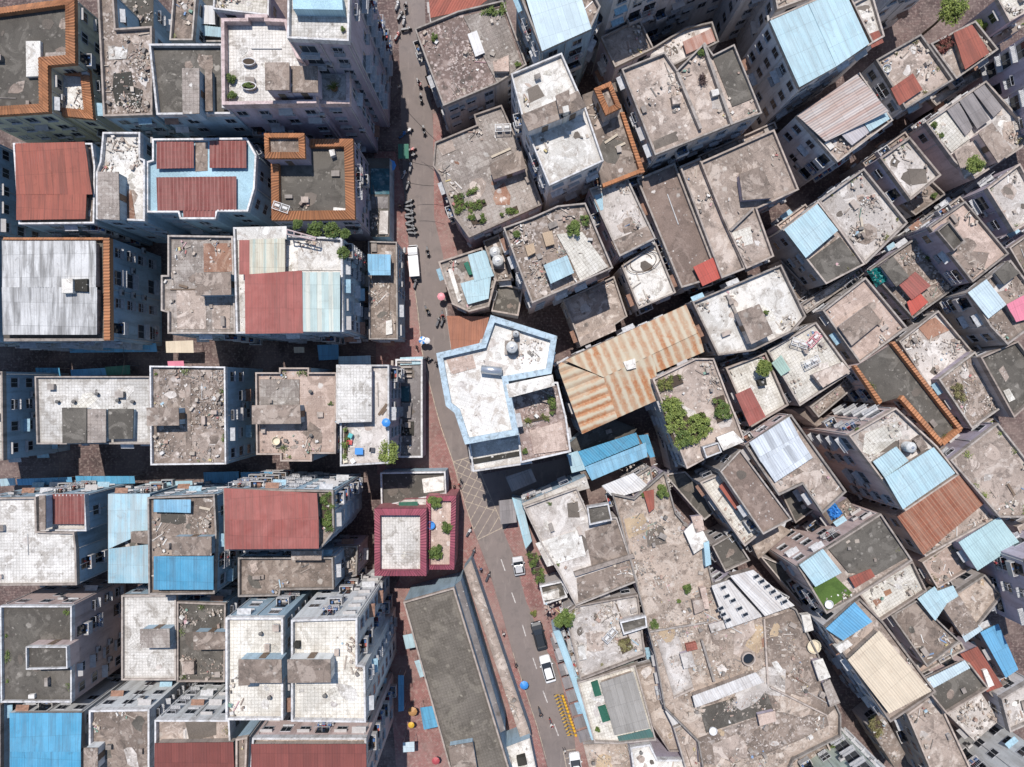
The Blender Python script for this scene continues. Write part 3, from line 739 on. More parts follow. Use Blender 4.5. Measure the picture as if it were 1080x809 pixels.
def weather(root, poly, h, roof, ext):
    if roof not in SCUFF: return
    A_ = abs(area(poly)); xs = [p[0] for p in poly]; ys = [p[1] for p in poly]; ax = axis(poly); inn = inset(ccw(poly), .5); k_ = 0; tries = 0
    solid = [x[1] for x in ext if x[0] in ('pen', 'box')] + [[(p[0], p[1]) for p in x[1]] for x in ext if x[0] == 'sheet']
    want = int(2 + A_ / (26 if roof in ('earth', 'rubble') else 34))
    while k_ < min(want, 40) and tries < 300:
        tries += 1; x, y = rnd.uniform(min(xs), max(xs)), rnd.uniform(min(ys), max(ys)); r = rnd.choice([.5, .7, .9, 1.3, 1.9] if roof != 'earth' else [.6, .9, 1.4, 2.2, 3.2])
        p = blob(x, y, r)
        if not all(inside(*q, inn) for q in p) or any(inside(x, y, s_) for s_ in solid): continue
        k_ += 1; link('roof_patch', roof_mesh(p, h + .02 + .003 * k_, rnd.choice(SCUFF[roof]), 'roof_patch', .03), root)
    for _ in range(int(1 + A_ / 90)):         # pipes and low kerbs lying along the building's axes
        x, y = rnd.uniform(min(xs), max(xs)), rnd.uniform(min(ys), max(ys)); th = ax + rnd.choice([0, PI / 2]) + rnd.gauss(0, .02); L = rnd.uniform(2, 7)
        a = (x, y); b_ = (x + math.cos(th) * L, y + math.sin(th) * L)
        if not (inside(*a, inn) and inside(*b_, inn)): continue
        mb = MB(); mb.tube([(*a, h + .09), (*b_, h + .09)], rnd.choice([.04, .05, .09]), rnd.choice(['pipe', 'wood', 'p_c', 'frame_dark']), 5); mb.build('roof_pipe', root)
    for _ in range(int(1 + A_ / 60)):
        x, y = rnd.uniform(min(xs), max(xs)), rnd.uniform(min(ys), max(ys))
        if not inside(x, y, inset(ccw(poly), .8)) or any(inside(x, y, s_) for s_ in solid): continue
        mb = MB(); sz = (rnd.uniform(.4, 1.3), rnd.uniform(.35, .8), rnd.uniform(.25, .7)); mb.box((0, 0, sz[2] / 2), sz, rnd.choice(['p_c', 'hood_white', 'slab', 'stone', 'p_w'])); mb.box((0, 0, sz[2] + .03), (sz[0] + .08, sz[1] + .08, .05), 'slab'); mb.build('roof_hatch', root, (x, y, h), ax)
EXT = {'mass': e_mass, 'pen': e_pen, 'patch': e_patch, 'sheet': e_sheet, 'rtile': e_rtile, 'bigtin': e_bigtin, 'edge': e_edge, 'box': e_box, 'skylight': e_skylight}
tinmat('t_rtile', (.205, .06, .052), (.34, .19, .165), .45, bands=(.5, .74, (.33, .15, .13)), lines=.3, rough=.65, seam=.5)

# ------------------------------------------------------------------ plants, litter and the other things
def leaf_cloud(n, rad, leaf, seed, mat, squash=.8, clumps=9):
    rg = random.Random(seed); verts, faces, tone = [], [], []
    cl = []
    for i in range(clumps):
        a = rg.random() * 2 * PI; r = rad * math.sqrt(rg.random()) * .68; zz = rg.uniform(.15, .95) * rad * squash
        cl.append((math.cos(a) * r, math.sin(a) * r, zz, rad * rg.uniform(.26, .5), rg.uniform(-.3, .35)))
    for i in range(n):
        cx, cy, cz, cr, ct = cl[rg.randrange(clumps)]
        v = Vector((rg.gauss(0, 1), rg.gauss(0, 1), rg.gauss(0, 1))).normalized() * cr * rg.random() ** .4
        c = Vector((cx + v.x, cy + v.y, max(.02, cz + v.z * .85))); s = leaf * rg.uniform(.6, 1.5)
        nrm = Vector((v.x * .6 + rg.gauss(0, .35), v.y * .6 + rg.gauss(0, .35), abs(v.z) * .5 + rg.uniform(.25, 1))).normalized()
        u = nrm.cross(Vector((rg.random() - .5, rg.random() - .5, .1))).normalized(); w = nrm.cross(u)
        k0 = len(verts); verts += [tuple(c - u * s), tuple(c + w * s * .45 + nrm * s * .12), tuple(c + u * s), tuple(c - w * s * .45 + nrm * s * .12)]
        faces.append((k0, k0 + 1, k0 + 2, k0 + 3)); tone += [max(0, min(1, .42 + ct + rg.gauss(0, .2)))] * 4
    me = bpy.data.meshes.new('foliage'); me.from_pydata(verts, [], faces); me.materials.append(MATS[mat])
    at = me.attributes.new('tone', 'FLOAT', 'POINT'); at.data.foreach_set('value', tone); return me
BUSH = {}
def bush_mesh(mat, k_):
    if (mat, k_) not in BUSH: BUSH[(mat, k_)] = leaf_cloud(900, 1.0, .12, hash((len(mat), k_)) & 0xffff, mat, .95, 11)
    return BUSH[(mat, k_)]
mb = MB(); mb.lathe([(.34, 0), (.42, .3), (.46, .34), (.40, .34)], 'clay', 12); mb.lathe([(.39, .28), (.01, .3)], 'soil', 12); POT = mb.mesh('pot')
def bush(x, y, z, r, label, mat='leaf'):
    root = empty('potted_shrub', (x, y, z), rnd.random() * 6); tag(root, label, 'shrub')
    link('pot', POT, root, (0, 0, 0), 0, (max(.5, r * .9),) * 3)
    o = link('foliage', bush_mesh(mat, rnd.randrange(3)), root, (0, 0, .22), 0, (r, r, r * rnd.uniform(.7, 1)))
def tree(x, y, z0, ztop, r, label, mat='leaf_bright'):
    root = empty('tree', (x, y, z0)); tag(root, label, 'tree')
    H_ = ztop - z0; mb = MB()
    mb.tube([(0, 0, -.1), (.05 * r, .02, H_ * .4), (0, .08 * r, H_ - r * .7)], [max(.09, r * .09), r * .075, r * .045], 'bark', 8)
    trunk = mb.build('trunk', root)
    for i in range(5):
        a = i * 1.26 + rnd.random(); mb = MB()
        mb.tube([(0, .04 * r, H_ - r * 1.0), (math.cos(a) * r * .35, math.sin(a) * r * .35, H_ - r * .5), (math.cos(a) * r * .68, math.sin(a) * r * .68, H_ - r * .2)], [r * .04, r * .03, r * .012], 'bark', 5)
        mb.build('limb', trunk)
    me = leaf_cloud(int(2600), r, max(.11, r * .07), int(x * 31 + y * 7) & 0xffff, mat, .85, 20)
    link('crown', me, root, (0, 0, H_ - r * .9))
def palm(x, y, z, r, label):
    root = empty('potted_palm', (x, y, z)); tag(root, label, 'palm')
    link('pot', POT, root, (0, 0, 0), 0, (1, 1, 1.2))
    mb = MB(); mb.tube([(0, 0, .3), (0, 0, .8)], [.09, .05], 'bark'); mb.build('stem', root)
    verts, faces, tone = [], [], []
    for i in range(46):
        a = rnd.random() * 2 * PI; el = rnd.uniform(.15, 1.1); L = r * rnd.uniform(.7, 1.15); w = .06
        prev = None
        for j in range(4):
            f = j / 3; p = Vector((math.cos(a) * L * f * math.cos(el), math.sin(a) * L * f * math.cos(el), .8 + L * f * math.sin(el) - .5 * f * f * L * .7))
            s = Vector((-math.sin(a), math.cos(a), 0)) * w * (1 - f * .85)
            verts += [tuple(p - s), tuple(p + s)]; tone += [.3 + .4 * f] * 2
            if j: k0 = len(verts) - 4; faces.append((k0, k0 + 1, k0 + 3, k0 + 2))
    me = bpy.data.meshes.new('fronds'); me.from_pydata(verts, [], faces); me.materials.append(MATS['leaf_olive'])
    at = me.attributes.new('tone', 'FLOAT', 'POINT'); at.data.foreach_set('value', tone); link('fronds', me, root)
def hedge(poly, z, hgt, label, mat):
    root = empty('plant_bed', (0, 0, 0)); tag(root, label, 'plants')
    poly = ccw(poly); mb = MB(); mb.prism(inset(poly, .05), z - .02, z + .22, 'p_c', 'soil'); mb.build('planter', root)
    xs = [p[0] for p in poly]; ys = [p[1] for p in poly]; A_ = abs(area(poly)); verts, faces, tone = [], [], []
    tufts = []
    tries = 0
    while len(tufts) < max(6, A_ * 3.2) and tries < 4000:
        tries += 1
        x, y = rnd.uniform(min(xs), max(xs)), rnd.uniform(min(ys), max(ys))
        if inside(x, y, poly): tufts.append((x, y, rnd.uniform(.2, .42), rnd.uniform(-.3, .35), rnd.uniform(.4, 1)))
    for i in range(int(min(4200, A_ * 150 + 80))):
        tx, ty, tr, ct, th = rnd.choice(tufts); v = Vector((rnd.gauss(0, .5), rnd.gauss(0, .5), rnd.random()))
        c = Vector((tx + v.x * tr, ty + v.y * tr, z + .2 + v.z * hgt * th)); s = rnd.uniform(.07, .16)
        nrm = Vector((rnd.gauss(0, .5), rnd.gauss(0, .5), 1)).normalized(); u = nrm.cross(Vector((rnd.random() - .5, rnd.random() - .5, .05))).normalized(); w = nrm.cross(u)
        k0 = len(verts); verts += [tuple(c - u * s), tuple(c + w * s * .5), tuple(c + u * s), tuple(c - w * s * .5)]
        faces.append((k0, k0 + 1, k0 + 2, k0 + 3)); tone += [max(0, min(1, .45 + ct + rnd.gauss(0, .18)))] * 4
    me = bpy.data.meshes.new('foliage'); me.from_pydata(verts, [], faces)
    me.materials.append(MATS[{'dead': 'leaf_dead', 'dry': 'leaf_dry', 'redleaf': 'leaf_red', 'olive': 'leaf_olive', 'bright': 'leaf_bright'}.get(mat, 'leaf')])
    at = me.attributes.new('tone', 'FLOAT', 'POINT'); at.data.foreach_set('value', tone); link('foliage', me, root)
PALETTE = [(.46, .40, .34), (.60, .56, .52), (.36, .29, .24), (.24, .18, .145), (.12, .1, .09), (.32, .2, .15), (.42, .34, .27), (.20, .17, .15), (.66, .64, .61), (.30, .25, .21), (.2, .14, .11), (.08, .07, .065), (.38, .31, .25), (.5, .43, .36)]
ACC = [(.10, .22, .42), (.36, .09, .08), (.5, .28, .3), (.1, .24, .18), (.48, .38, .14), (.3, .46, .56)]
def debris(poly, z, n, big):
    poly = ccw(poly); xs = [p[0] for p in poly]; ys = [p[1] for p in poly]; mb = MB(); k_ = 0; tries = 0
    A_ = abs(area(poly)); n = int(min(n * 1.25, max(16, A_ * 5)))
    heaps = []
    for q in range(max(3, int(A_ / 14))):
        if q % 3: i_ = rnd.randrange(len(poly)); f_ = rnd.random(); e_ = Vector(poly[i_]).lerp(Vector(poly[(i_ + 1) % len(poly)]), f_).lerp(Vector(centroid(poly)), rnd.uniform(.04, .25)); heaps.append((e_.x, e_.y, rnd.uniform(.5, 1.5)))
        else: heaps.append((rnd.uniform(min(xs), max(xs)), rnd.uniform(min(ys), max(ys)), rnd.uniform(.6, 2.4)))
    while k_ < n and tries < n * 8:
        tries += 1
        if rnd.random() < .78:
            hx, hy, hr = rnd.choice(heaps); x, y = rnd.gauss(hx, hr * .6), rnd.gauss(hy, hr * .6)
        else: x, y = rnd.uniform(min(xs), max(xs)), rnd.uniform(min(ys), max(ys))
        if not inside(x, y, poly): continue
        k_ += 1; c = rnd.choice(ACC) if rnd.random() < .03 else rnd.choice(PALETTE); f = rnd.uniform(.75, 1.15); c = tuple(min(.85, q * f) for q in c)
        r = rnd.random(); s = (1.7 if big else 1)
        if r < .76: sz = [rnd.uniform(.06, .22) * s for _ in range(3)]; sz[2] *= .6
        elif r < .86: sz = [rnd.uniform(.4, 1.6) * s, rnd.uniform(.04, .11), rnd.uniform(.04, .1)]
        elif r < .975: sz = [rnd.uniform(.2, .55) * s, rnd.uniform(.15, .4) * s, rnd.uniform(.03, .1)]
        else: sz = [rnd.uniform(.35, .7), rnd.uniform(.3, .5), rnd.uniform(.3, .6)]
        mb.box((x, y, z + sz[2] / 2 + rnd.uniform(0, .08)), sz, 'litter', 0, c, Euler((rnd.gauss(0, .16), rnd.gauss(0, .16), rnd.random() * 6.3)))
    if mb.v: tag(mb.build('roof_litter'), 'scattered rubbish, boards and broken masonry on the roof', 'rubbish', 'litter lying on the roofs', 'stuff')
def edge_litter(poly, z, ext):
    poly = ccw(poly); A_ = abs(area(poly)); mb = MB(); inn = inset(poly, .35)
    solid = [x[1] for x in ext if x[0] in ('pen', 'box')] + [[(p[0], p[1]) for p in x[1]] for x in ext if x[0] == 'sheet']
    for _ in range(max(3, int(A_ / 26))):
        i_ = rnd.randrange(len(poly)); c0 = Vector(poly[i_]).lerp(Vector(poly[(i_ + 1) % len(poly)]), rnd.random()).lerp(Vector(centroid(poly)), rnd.uniform(.05, .3)); rr = rnd.uniform(.4, 1.1)
        for _ in range(rnd.randrange(6, 18)):
            x, y = rnd.gauss(c0.x, rr), rnd.gauss(c0.y, rr)
            if not inside(x, y, inn) or any(inside(x, y, q) for q in solid): continue
            f = rnd.uniform(.8, 1.15); c = tuple(min(.85, q * f) for q in (rnd.choice(ACC) if rnd.random() < .06 else rnd.choice(PALETTE)))
            sz = [rnd.uniform(.1, .5), rnd.uniform(.1, .4), rnd.uniform(.06, .35)] if rnd.random() < .75 else [rnd.uniform(.6, 1.8), rnd.uniform(.06, .2), .08]
            mb.box((x, y, z + sz[2] / 2), sz, 'litter', rnd.random() * 6, c)
    if mb.v: tag(mb.build('roof_litter'), 'odds and ends pushed against the roof edge', 'rubbish', 'litter lying on the roofs', 'stuff')
def weeds(poly, z, ext):
    poly = ccw(poly); inn = inset(poly, .4); verts, faces, tone = [], [], []
    solid = [x[1] for x in ext if x[0] in ('pen', 'box')] + [[(p[0], p[1]) for p in x[1]] for x in ext if x[0] == 'sheet']
    for _ in range(rnd.randrange(3, 9)):
        i_ = rnd.randrange(len(poly)); c0 = Vector(poly[i_]).lerp(Vector(poly[(i_ + 1) % len(poly)]), rnd.random()).lerp(Vector(centroid(poly)), rnd.uniform(.04, .16)); rr = rnd.uniform(.2, .6); ct = rnd.uniform(-.2, .5)
        if any(inside(c0.x, c0.y, q) for q in solid): continue
        for _ in range(int(rr * 150)):
            x, y = rnd.gauss(c0.x, rr * .5), rnd.gauss(c0.y, rr * .5)
            if not inside(x, y, inn): continue
            c = Vector((x, y, z + rnd.random() * rr * .9)); s = rnd.uniform(.06, .14); nrm = Vector((rnd.gauss(0, .6), rnd.gauss(0, .6), 1)).normalized()
            u = nrm.cross(Vector((rnd.random() - .5, rnd.random() - .5, .05))).normalized(); w = nrm.cross(u); k0 = len(verts)
            verts += [tuple(c - u * s), tuple(c + w * s * .45), tuple(c + u * s), tuple(c - w * s * .45)]; faces.append((k0, k0 + 1, k0 + 2, k0 + 3)); tone += [max(0, min(1, .4 + ct + rnd.gauss(0, .2)))] * 4
    if not faces: return
    me = bpy.data.meshes.new('weeds'); me.from_pydata(verts, [], faces); me.materials.append(MATS[rnd.choice(['leaf', 'leaf_olive', 'leaf_dry', 'leaf_bright'])])
    at = me.attributes.new('tone', 'FLOAT', 'POINT'); at.data.foreach_set('value', tone)
    tag(link('weeds', me), 'scruffy weeds and creepers rooted along the roof edge', 'weeds', 'weeds growing on the roofs', 'stuff')
def t_tank(x, y, z, r, label, kind):
    root = empty('water_tank', (x, y, z)); tag(root, label, 'water tank')
    if kind == 'h':
        mb = MB(); mb.smooth = True; mb.tube([(-1.35, 0, .9), (-1.3, 0, .9), (1.3, 0, .9), (1.35, 0, .9)], [r * .4, r * .55, r * .55, r * .4], 'steel', 16); mb.build('drum', root, None)
        for sx in (-.8, .8): mb = MB(); mb.box((sx, 0, .28), (.12, .9, .56), 'frame_dark'); mb.build('cradle', root)
        root.rotation_euler = (0, 0, R(-6)); return
    if kind == 'open':
        mb = MB(); mb.lathe([(r, 0), (r, .7), (r * .8, .7), (r * .78, .12), (.01, .1)], 'p_c', 20); mb.build('basin', root)
        mb = MB(); mb.lathe([(r * .78, .3), (.01, .301)], 'glass', 20); mb.build('water', root); return
    mb = MB(); mb.box((0, 0, .15), (r * 1.6, r * 1.6, .3), 'p_c'); mb.build('base', root)
    mb = MB(); prof = [(r * .6, .3), (r * .62, .35)]
    for i in range(6): prof += [(r * .62, .4 + i * .22), (r * .65, .46 + i * .22), (r * .65, .54 + i * .22), (r * .62, .6 + i * .22)]
    prof += [(r * .6, 1.75), (r * .3, 2.0), (r * .16, 2.03)]; mb.lathe(prof, 'tank_white', 20); mb.build('drum', root)
    mb = MB(); mb.lathe([(r * .18, 2.0), (r * .18, 2.12), (.02, 2.14)], 'plastic_dark' if r < 1.1 else 'steel', 12); mb.build('lid', root)
def t_tub(x, y, z, w, d, label, plant):
    root = empty('planter_tub', (x, y, z)); tag(root, label, 'planter')
    mb = MB(); mb.prism(ccw([(w / 2 * math.cos(a) * (1 if abs(math.cos(a)) < .7 else .95), d / 2 * math.sin(a)) for a in [2 * PI * i / 16 for i in range(16)]]), 0, .55, 'p_c', 'soil'); mb.build('tub', root)
    mb = MB(); mb.tube([(w / 2 * math.cos(a), d / 2 * math.sin(a), .55) for a in [2 * PI * i / 16 for i in range(17)]], .08, 'p_w', 6); mb.build('rim', root)
    if plant: link('foliage', bush_mesh('leaf', 1), root, (0, 0, .45), 0, (w * .42, d * .5, plant))
def t_vent(x, y, z, label):
    root = empty('roof_vent', (x, y, z)); tag(root, label, 'roof vent')
    mb = MB(); mb.lathe([(.17, 0), (.15, .12), (.13, .45), (.13, .5)], 'frame_dark', 12); mb.build('pipe', root)
    mb = MB(); mb.lathe([(.27, .5), (.25, .56), (.03, .68)], 'stone', 12); mb.build('cowl', root)
def t_bucket(x, y, z, label, col, r):
    root = empty('plastic_tub', (x, y, z)); tag(root, label, 'tub')
    mat = 'plastic_' + col
    mb = MB(); s = r; mb.lathe([(.34 * s, 0), (.42 * s, .6), (.46 * s, .62), (.42 * s, .64), (.36 * s, .25), (.02, .24)], mat, 16); mb.build('body', root)
    mb = MB(); mb.tube([(.44 * s * math.cos(a), .44 * s * math.sin(a), .62) for a in [2 * PI * i / 16 for i in range(17)]], .03, mat, 5); mb.build('rim', root)
def t_plank(p, q, z, label):
    d = Vector(q) - Vector(p); c = (Vector(p) + Vector(q)) / 2; mb = MB()
    dark = 'dark' in label
    mb.box((0, 0, 0), (d.length, .32, .06), 'wood' if dark else 'pale_wood'); o = mb.build('plank', None, (c.x, c.y, z + .05), math.atan2(d.y, d.x)); tag(o, label, 'plank')
def t_frame(x, y, z, label, rz):
    root = empty('drying_rack', (x, y, z), rz); tag(root, label, 'rack')
    mat = 'pink' if label.startswith('pink') else 'frame_white'
    for sx in (-1, 1):
        for sy in (-1, 1): mb = MB(); mb.box((sx * 1.1, sy * .5, .5), (.07, .07, 1.0), mat); mb.build('leg', root)
    mb = MB()
    for sy in (-1, 1): mb.box((0, sy * .5, 1.03), (2.3, .08, .08), mat)
    for sx in (-1.1, 0, 1.1): mb.box((sx, 0, 1.03), (.08, .95, .07), mat)
    for i in range(4): mb.box((0, -.3 + i * .2, 1.05), (2.2, .03, .03), mat)
    mb.build('rails', root)
    for i in range(2): mb = MB(); mb.box((-.55 + i * 1.1, 0, .8), (.7, .05, .55), rnd.choice(['cl_white', 'cl_red', 'cl_blue', 'pink', 'cl_grey'])); mb.box((-.55 + i * 1.1, .1, 1.07), (.7, .3, .04), 'cl_white'); mb.build('hung_cloth', root)
def t_pergola(poly, z, label):
    root = empty('pergola', (0, 0, 0)); tag(root, label, 'pergola'); a, b_, c, d = [Vector(p) for p in poly]
    for p in (a, b_, c, d): mb = MB(); mb.tube([(p.x, p.y, z), (p.x, p.y, z + 2.3)], .05, 'p_p'); mb.build('post', root)
    mb = MB()
    for i in range(5): p = a.lerp(b_, i / 4); q = d.lerp(c, i / 4); mb.tube([(p.x, p.y, z + 2.3), (q.x, q.y, z + 2.3)], .07, 'p_p')
    mb.tube([(a.x, a.y, z + 2.25), (b_.x, b_.y, z + 2.25)], .1, 'p_p'); mb.tube([(d.x, d.y, z + 2.25), (c.x, c.y, z + 2.25)], .1, 'p_p'); mb.build('beams', root)
def t_table(x, y, z, label):
    root = empty('table', (x, y, z)); tag(root, label, 'table')
    mb = MB(); mb.box((0, 0, .72), (1.1, .9, .05), 'plastic_blue'); mb.build('table_top', root)
    for sx in (-1, 1):
        for sy in (-1, 1): mb = MB(); mb.box((sx * .48, sy * .38, .35), (.05, .05, .69), 'steel'); mb.build('leg', root)
def t_chair(x, y, z, col, label):
    root = empty('plastic_chair', (x, y, z), rnd.random() * 6); tag(root, label, 'chair'); m_ = 'plastic_' + col
    mb = MB(); mb.box((0, 0, .44), (.62, .6, .06), m_); mb.build('seat', root)
    if 'stool' not in label: mb = MB(); mb.box((0, .3, .72), (.6, .06, .5), m_); mb.build('backrest', root)
    for sx in (-1, 1):
        for sy in (-1, 1): mb = MB(); mb.box((sx * .26, sy * .25, .21), (.05, .05, .42), m_); mb.build('leg', root)
def t_umbrella(x, y, z, r, col, label):
    root = empty('umbrella', (x, y, z)); tag(root, label, 'umbrella'); H_ = 2.1; seg = 8; mats = {'blue': 'plastic_blue', 'pink': 'pink', 'orange': 'orange', 'yellow': 'yellow', 'red': 'red', 'white': 'plastic_white'}
    mb = MB(); mb.tube([(0, 0, 0), (0, 0, H_ + .06)], .022, 'steel'); mb.build('pole', root)
    mb = MB(); m_ = mats.get(col, 'plastic_blue')
    for j in range(seg):
        a0, a1 = 2 * PI * j / seg, 2 * PI * (j + 1) / seg
        mm = 'plastic_white' if col == 'bluewhite' and j % 2 else m_
        pr = [(0.02, H_), (r * .55, H_ - r * .13), (r, H_ - r * .36)]
        for (r0, z0), (r1, z1) in zip(pr, pr[1:]):
            mb.face([(r0 * math.cos(a0), r0 * math.sin(a0), z0), (r1 * math.cos(a0), r1 * math.sin(a0), z1), (r1 * math.cos(a1), r1 * math.sin(a1), z1), (r0 * math.cos(a1), r0 * math.sin(a1), z0)], mm)
    mb.build('canopy', root)
    for j in range(seg):
        a0 = 2 * PI * j / seg; mb = MB(); mb.tube([(0, 0, H_ - .03), (r * math.cos(a0), r * math.sin(a0), H_ - r * .38)], .01, 'steel', 4); mb.build('rib', root)
def t_hose(x, y, z, r, label):
    mb = MB()
    mb.tube([(r * (.5 + .04 * i / 3) * math.cos(i * .4), r * .38 * math.sin(i * .4) * (1 + .01 * i), .08 + .012 * i) for i in range(40)], .045, 'wood', 6)
    o = mb.build('coiled_hose', None, (x, y, z), R(20)); tag(o, label, 'hose')
def t_tarp(quad, z, label, mat):
    bmv = MB(); a, b_, c, d = [Vector(p) for p in quad]; n = 12; rg = random.Random(5)
    hts = [[rg.uniform(.25, .95) if 0 < i < n and 0 < j < n else .06 for i in range(n + 1)] for j in range(n + 1)]
    vs_ = []
    for j in range(n + 1):
        for i in range(n + 1):
            p = a.lerp(b_, i / n).lerp(d.lerp(c, i / n), j / n); vs_.append((p.x, p.y, z + hts[j][i]))
    bmv.grid(vs_, [(j * (n + 1) + i, j * (n + 1) + i + 1, (j + 1) * (n + 1) + i + 1, (j + 1) * (n + 1) + i) for j in range(n) for i in range(n)], mat)
    tag(bmv.build('tarpaulin'), label, 'tarpaulin')
def t_awning(quad, z0, z1, mat, label, group=None):
    """sloping sheet on four poles, standing in the lane"""
    root = empty('awning', (0, 0, 0)); tag(root, label, 'awning', group)
    q = [(*quad[0], z1), (*quad[1], z1), (*quad[2], z0), (*quad[3], z0)]
    corrugated(q, mat, 'sheet', root, .5, .015, .06)
    cx, cy = centroid(quad)
    for (x, y, z) in q:
        x = cx + (x - cx) * .94; y = cy + (y - cy) * .94
        mb = MB(); mb.tube([(x, y, 0), (x, y, z - .08)], .035, 'steel', 5); mb.build('pole', root)
def t_cable(p, q, sag, label):
    a, b_ = Vector(p), Vector(q); mb = MB()
    mb.tube([tuple(a.lerp(b_, i / 10) - Vector((0, 0, sag * 4 * (i / 10) * (1 - i / 10)))) for i in range(11)], .03, 'cable', 4); tag(mb.build('overhead_cable'), label, 'cable')

# ------------------------------------------------------------------ vehicles and people
def wheel(root, x, y, r, w, name='wheel'):
    mb = MB(); mb.tube([(x, y - w / 2, r), (x, y + w / 2, r)], r, 'rubber', 14); o = mb.build(name, root)
    mb = MB(); s = 1 if y > 0 else -1; mb.tube([(x, y + s * w / 2 - s * .01, r), (x, y + s * w / 2 + s * .012, r)], r * .6, 'steel', 10); mb.build('rim', o)
def loft(sections, mat, glass=None):
    """sections: (x, half_width_bottom, half_width_top, z0, z1)"""
    mb = MB(); rings = []
    for x, wb, wt, z0, z1 in sections:
        zm = z0 + (z1 - z0) * .55
        rings.append([(x, -wb * .92, z0), (x, -wb, zm), (x, -wt, z1), (x, wt, z1), (x, wb, zm), (x, wb * .92, z0)])
    for a, b_ in zip(rings, rings[1:]):
        for j in range(6): k_ = (j + 1) % 6; mb.face([a[j], a[k_], b_[k_], b_[j]], mat)
    mb.face(rings[0][::-1], mat); mb.face(rings[-1], mat)
    return mb
def make_car(x, y, rz, paint, label, cat='car', L=4.4):
    s = L / 4.4; root = empty('parked_car', (x, y, .004), rz); tag(root, label, cat)
    b_ = loft([(-2.2 * s, .72, .62, .35, .75), (-2.05 * s, .86, .76, .22, .92), (-1.2 * s, .9, .8, .2, .98), (.9 * s, .9, .8, .2, .95), (1.7 * s, .88, .74, .22, .86), (2.12 * s, .78, .6, .3, .72), (2.2 * s, .66, .5, .36, .6)], paint); b_.build('body', root)
    c = loft([(-1.75 * s, .74, .66, .9, .98), (-1.25 * s, .74, .58, .9, 1.38), (.1 * s, .74, .56, .9, 1.44), (.45 * s, .74, .58, .9, 1.36), (1.1 * s, .74, .66, .9, .95)], 'glass'); c.build('window', root)
    mb = MB(); mb.prism(ccw([(-1.28 * s, -.55), (.3 * s, -.53), (.42 * s, -.4), (.42 * s, .4), (.3 * s, .53), (-1.28 * s, .55)]), 1.36, 1.475, paint); mb.build('car_roof', root)
    for sx in (-1.35, 1.35):
        for sy in (-.82, .82): wheel(root, sx * s, sy, .31, .2)
    for sy in (-.58, .58): mb = MB(); mb.box((2.1 * s, sy, .66), (.14, .3, .13), 'frame_white'); mb.build('headlight', root)
    for sy in (-.95, .95): mb = MB(); mb.box((.75 * s, sy, .98), (.16, .2, .13), paint); mb.build('wing_mirror', root)
    return root
def make_truck(x, y, rz, label):
    root = empty('small_truck', (x, y, .004), rz); tag(root, label, 'truck')
    loft([(1.0, .78, .7, .3, 1.6), (1.4, .8, .72, .3, 1.75), (2.1, .8, .7, .3, 1.72), (2.45, .78, .62, .3, 1.0), (2.6, .7, .55, .35, .9)], 'car_white').build('cab', root)
    mb = MB(); mb.face([(2.14, -.62, 1.66), (2.14, .62, 1.66), (2.44, .66, 1.08), (2.44, -.66, 1.08)][::-1], 'glass')
    mb.v = [(x_ + .03, y_, z_ + .03) for x_, y_, z_ in mb.v]; mb.build('windscreen', root)
    mb = MB(); mb.box((-.9, 0, .6), (3.5, 1.5, .14), 'frame_dark'); mb.box((-.75, 0, 1.2), (3.2, 1.52, 1.1), 'car_white'); mb.build('cargo_box', root)
    mb = MB(); mb.box((-2.5, 0, .9), (.3, 1.45, .5), 'plastic_dark'); mb.build('tailgate', root)
    for sx in (-1.6, 1.75):
        for sy in (-.7, .7): wheel(root, sx, sy, .3, .2)
    for sy in (-.5, .5): mb = MB(); mb.box((2.56, sy, .72), (.1, .26, .16), 'frame_white'); mb.build('headlight', root)
def make_moto(x, y, rz, paint, label, group=None):
    root = empty('motorcycle', (x, y, .004), rz); tag(root, label, 'motorcycle', group)
    for sx in (-.6, .62): mb = MB(); mb.tube([(sx, -.06, .29), (sx, .06, .29)], .29, 'rubber', 14); mb.build('wheel', root)
    mb = MB(); mb.prism(ccw([(-.75, -.13), (-.2, -.17), (.3, -.1), (.3, .1), (-.2, .17), (-.75, .13)]), .42, .72, paint); mb.prism(ccw([(.28, -.22), (.52, -.16), (.52, .16), (.28, .22)]), .35, .95, paint); mb.box((.05, 0, .34), (.7, .26, .1), 'plastic_dark'); mb.build('body', root)
    mb = MB(); mb.prism(ccw([(-.72, -.12), (-.1, -.15), (.05, -.08), (.05, .08), (-.1, .15), (-.72, .12)]), .722, .82, 'plastic_dark'); mb.build('seat', root)
    mb = MB(); mb.tube([(.35, -.36, 1.02), (.45, 0, 1.0), (.35, .36, 1.02)], .03, 'plastic_dark'); mb.tube([(.45, 0, .98), (.62, 0, .3)], .04, 'steel'); mb.build('handlebar', root)
    mb = MB(); mb.box((.55, 0, .86), (.06, .16, .14), 'frame_white'); mb.build('headlight', root)
    return root
def torus(mb, c, r, t_, mat):
    mb.tube([(c[0] + r * math.cos(a), c[1], c[2] + r * math.sin(a)) for a in [2 * PI * i / 16 for i in range(17)]], t_, mat, 5, False)
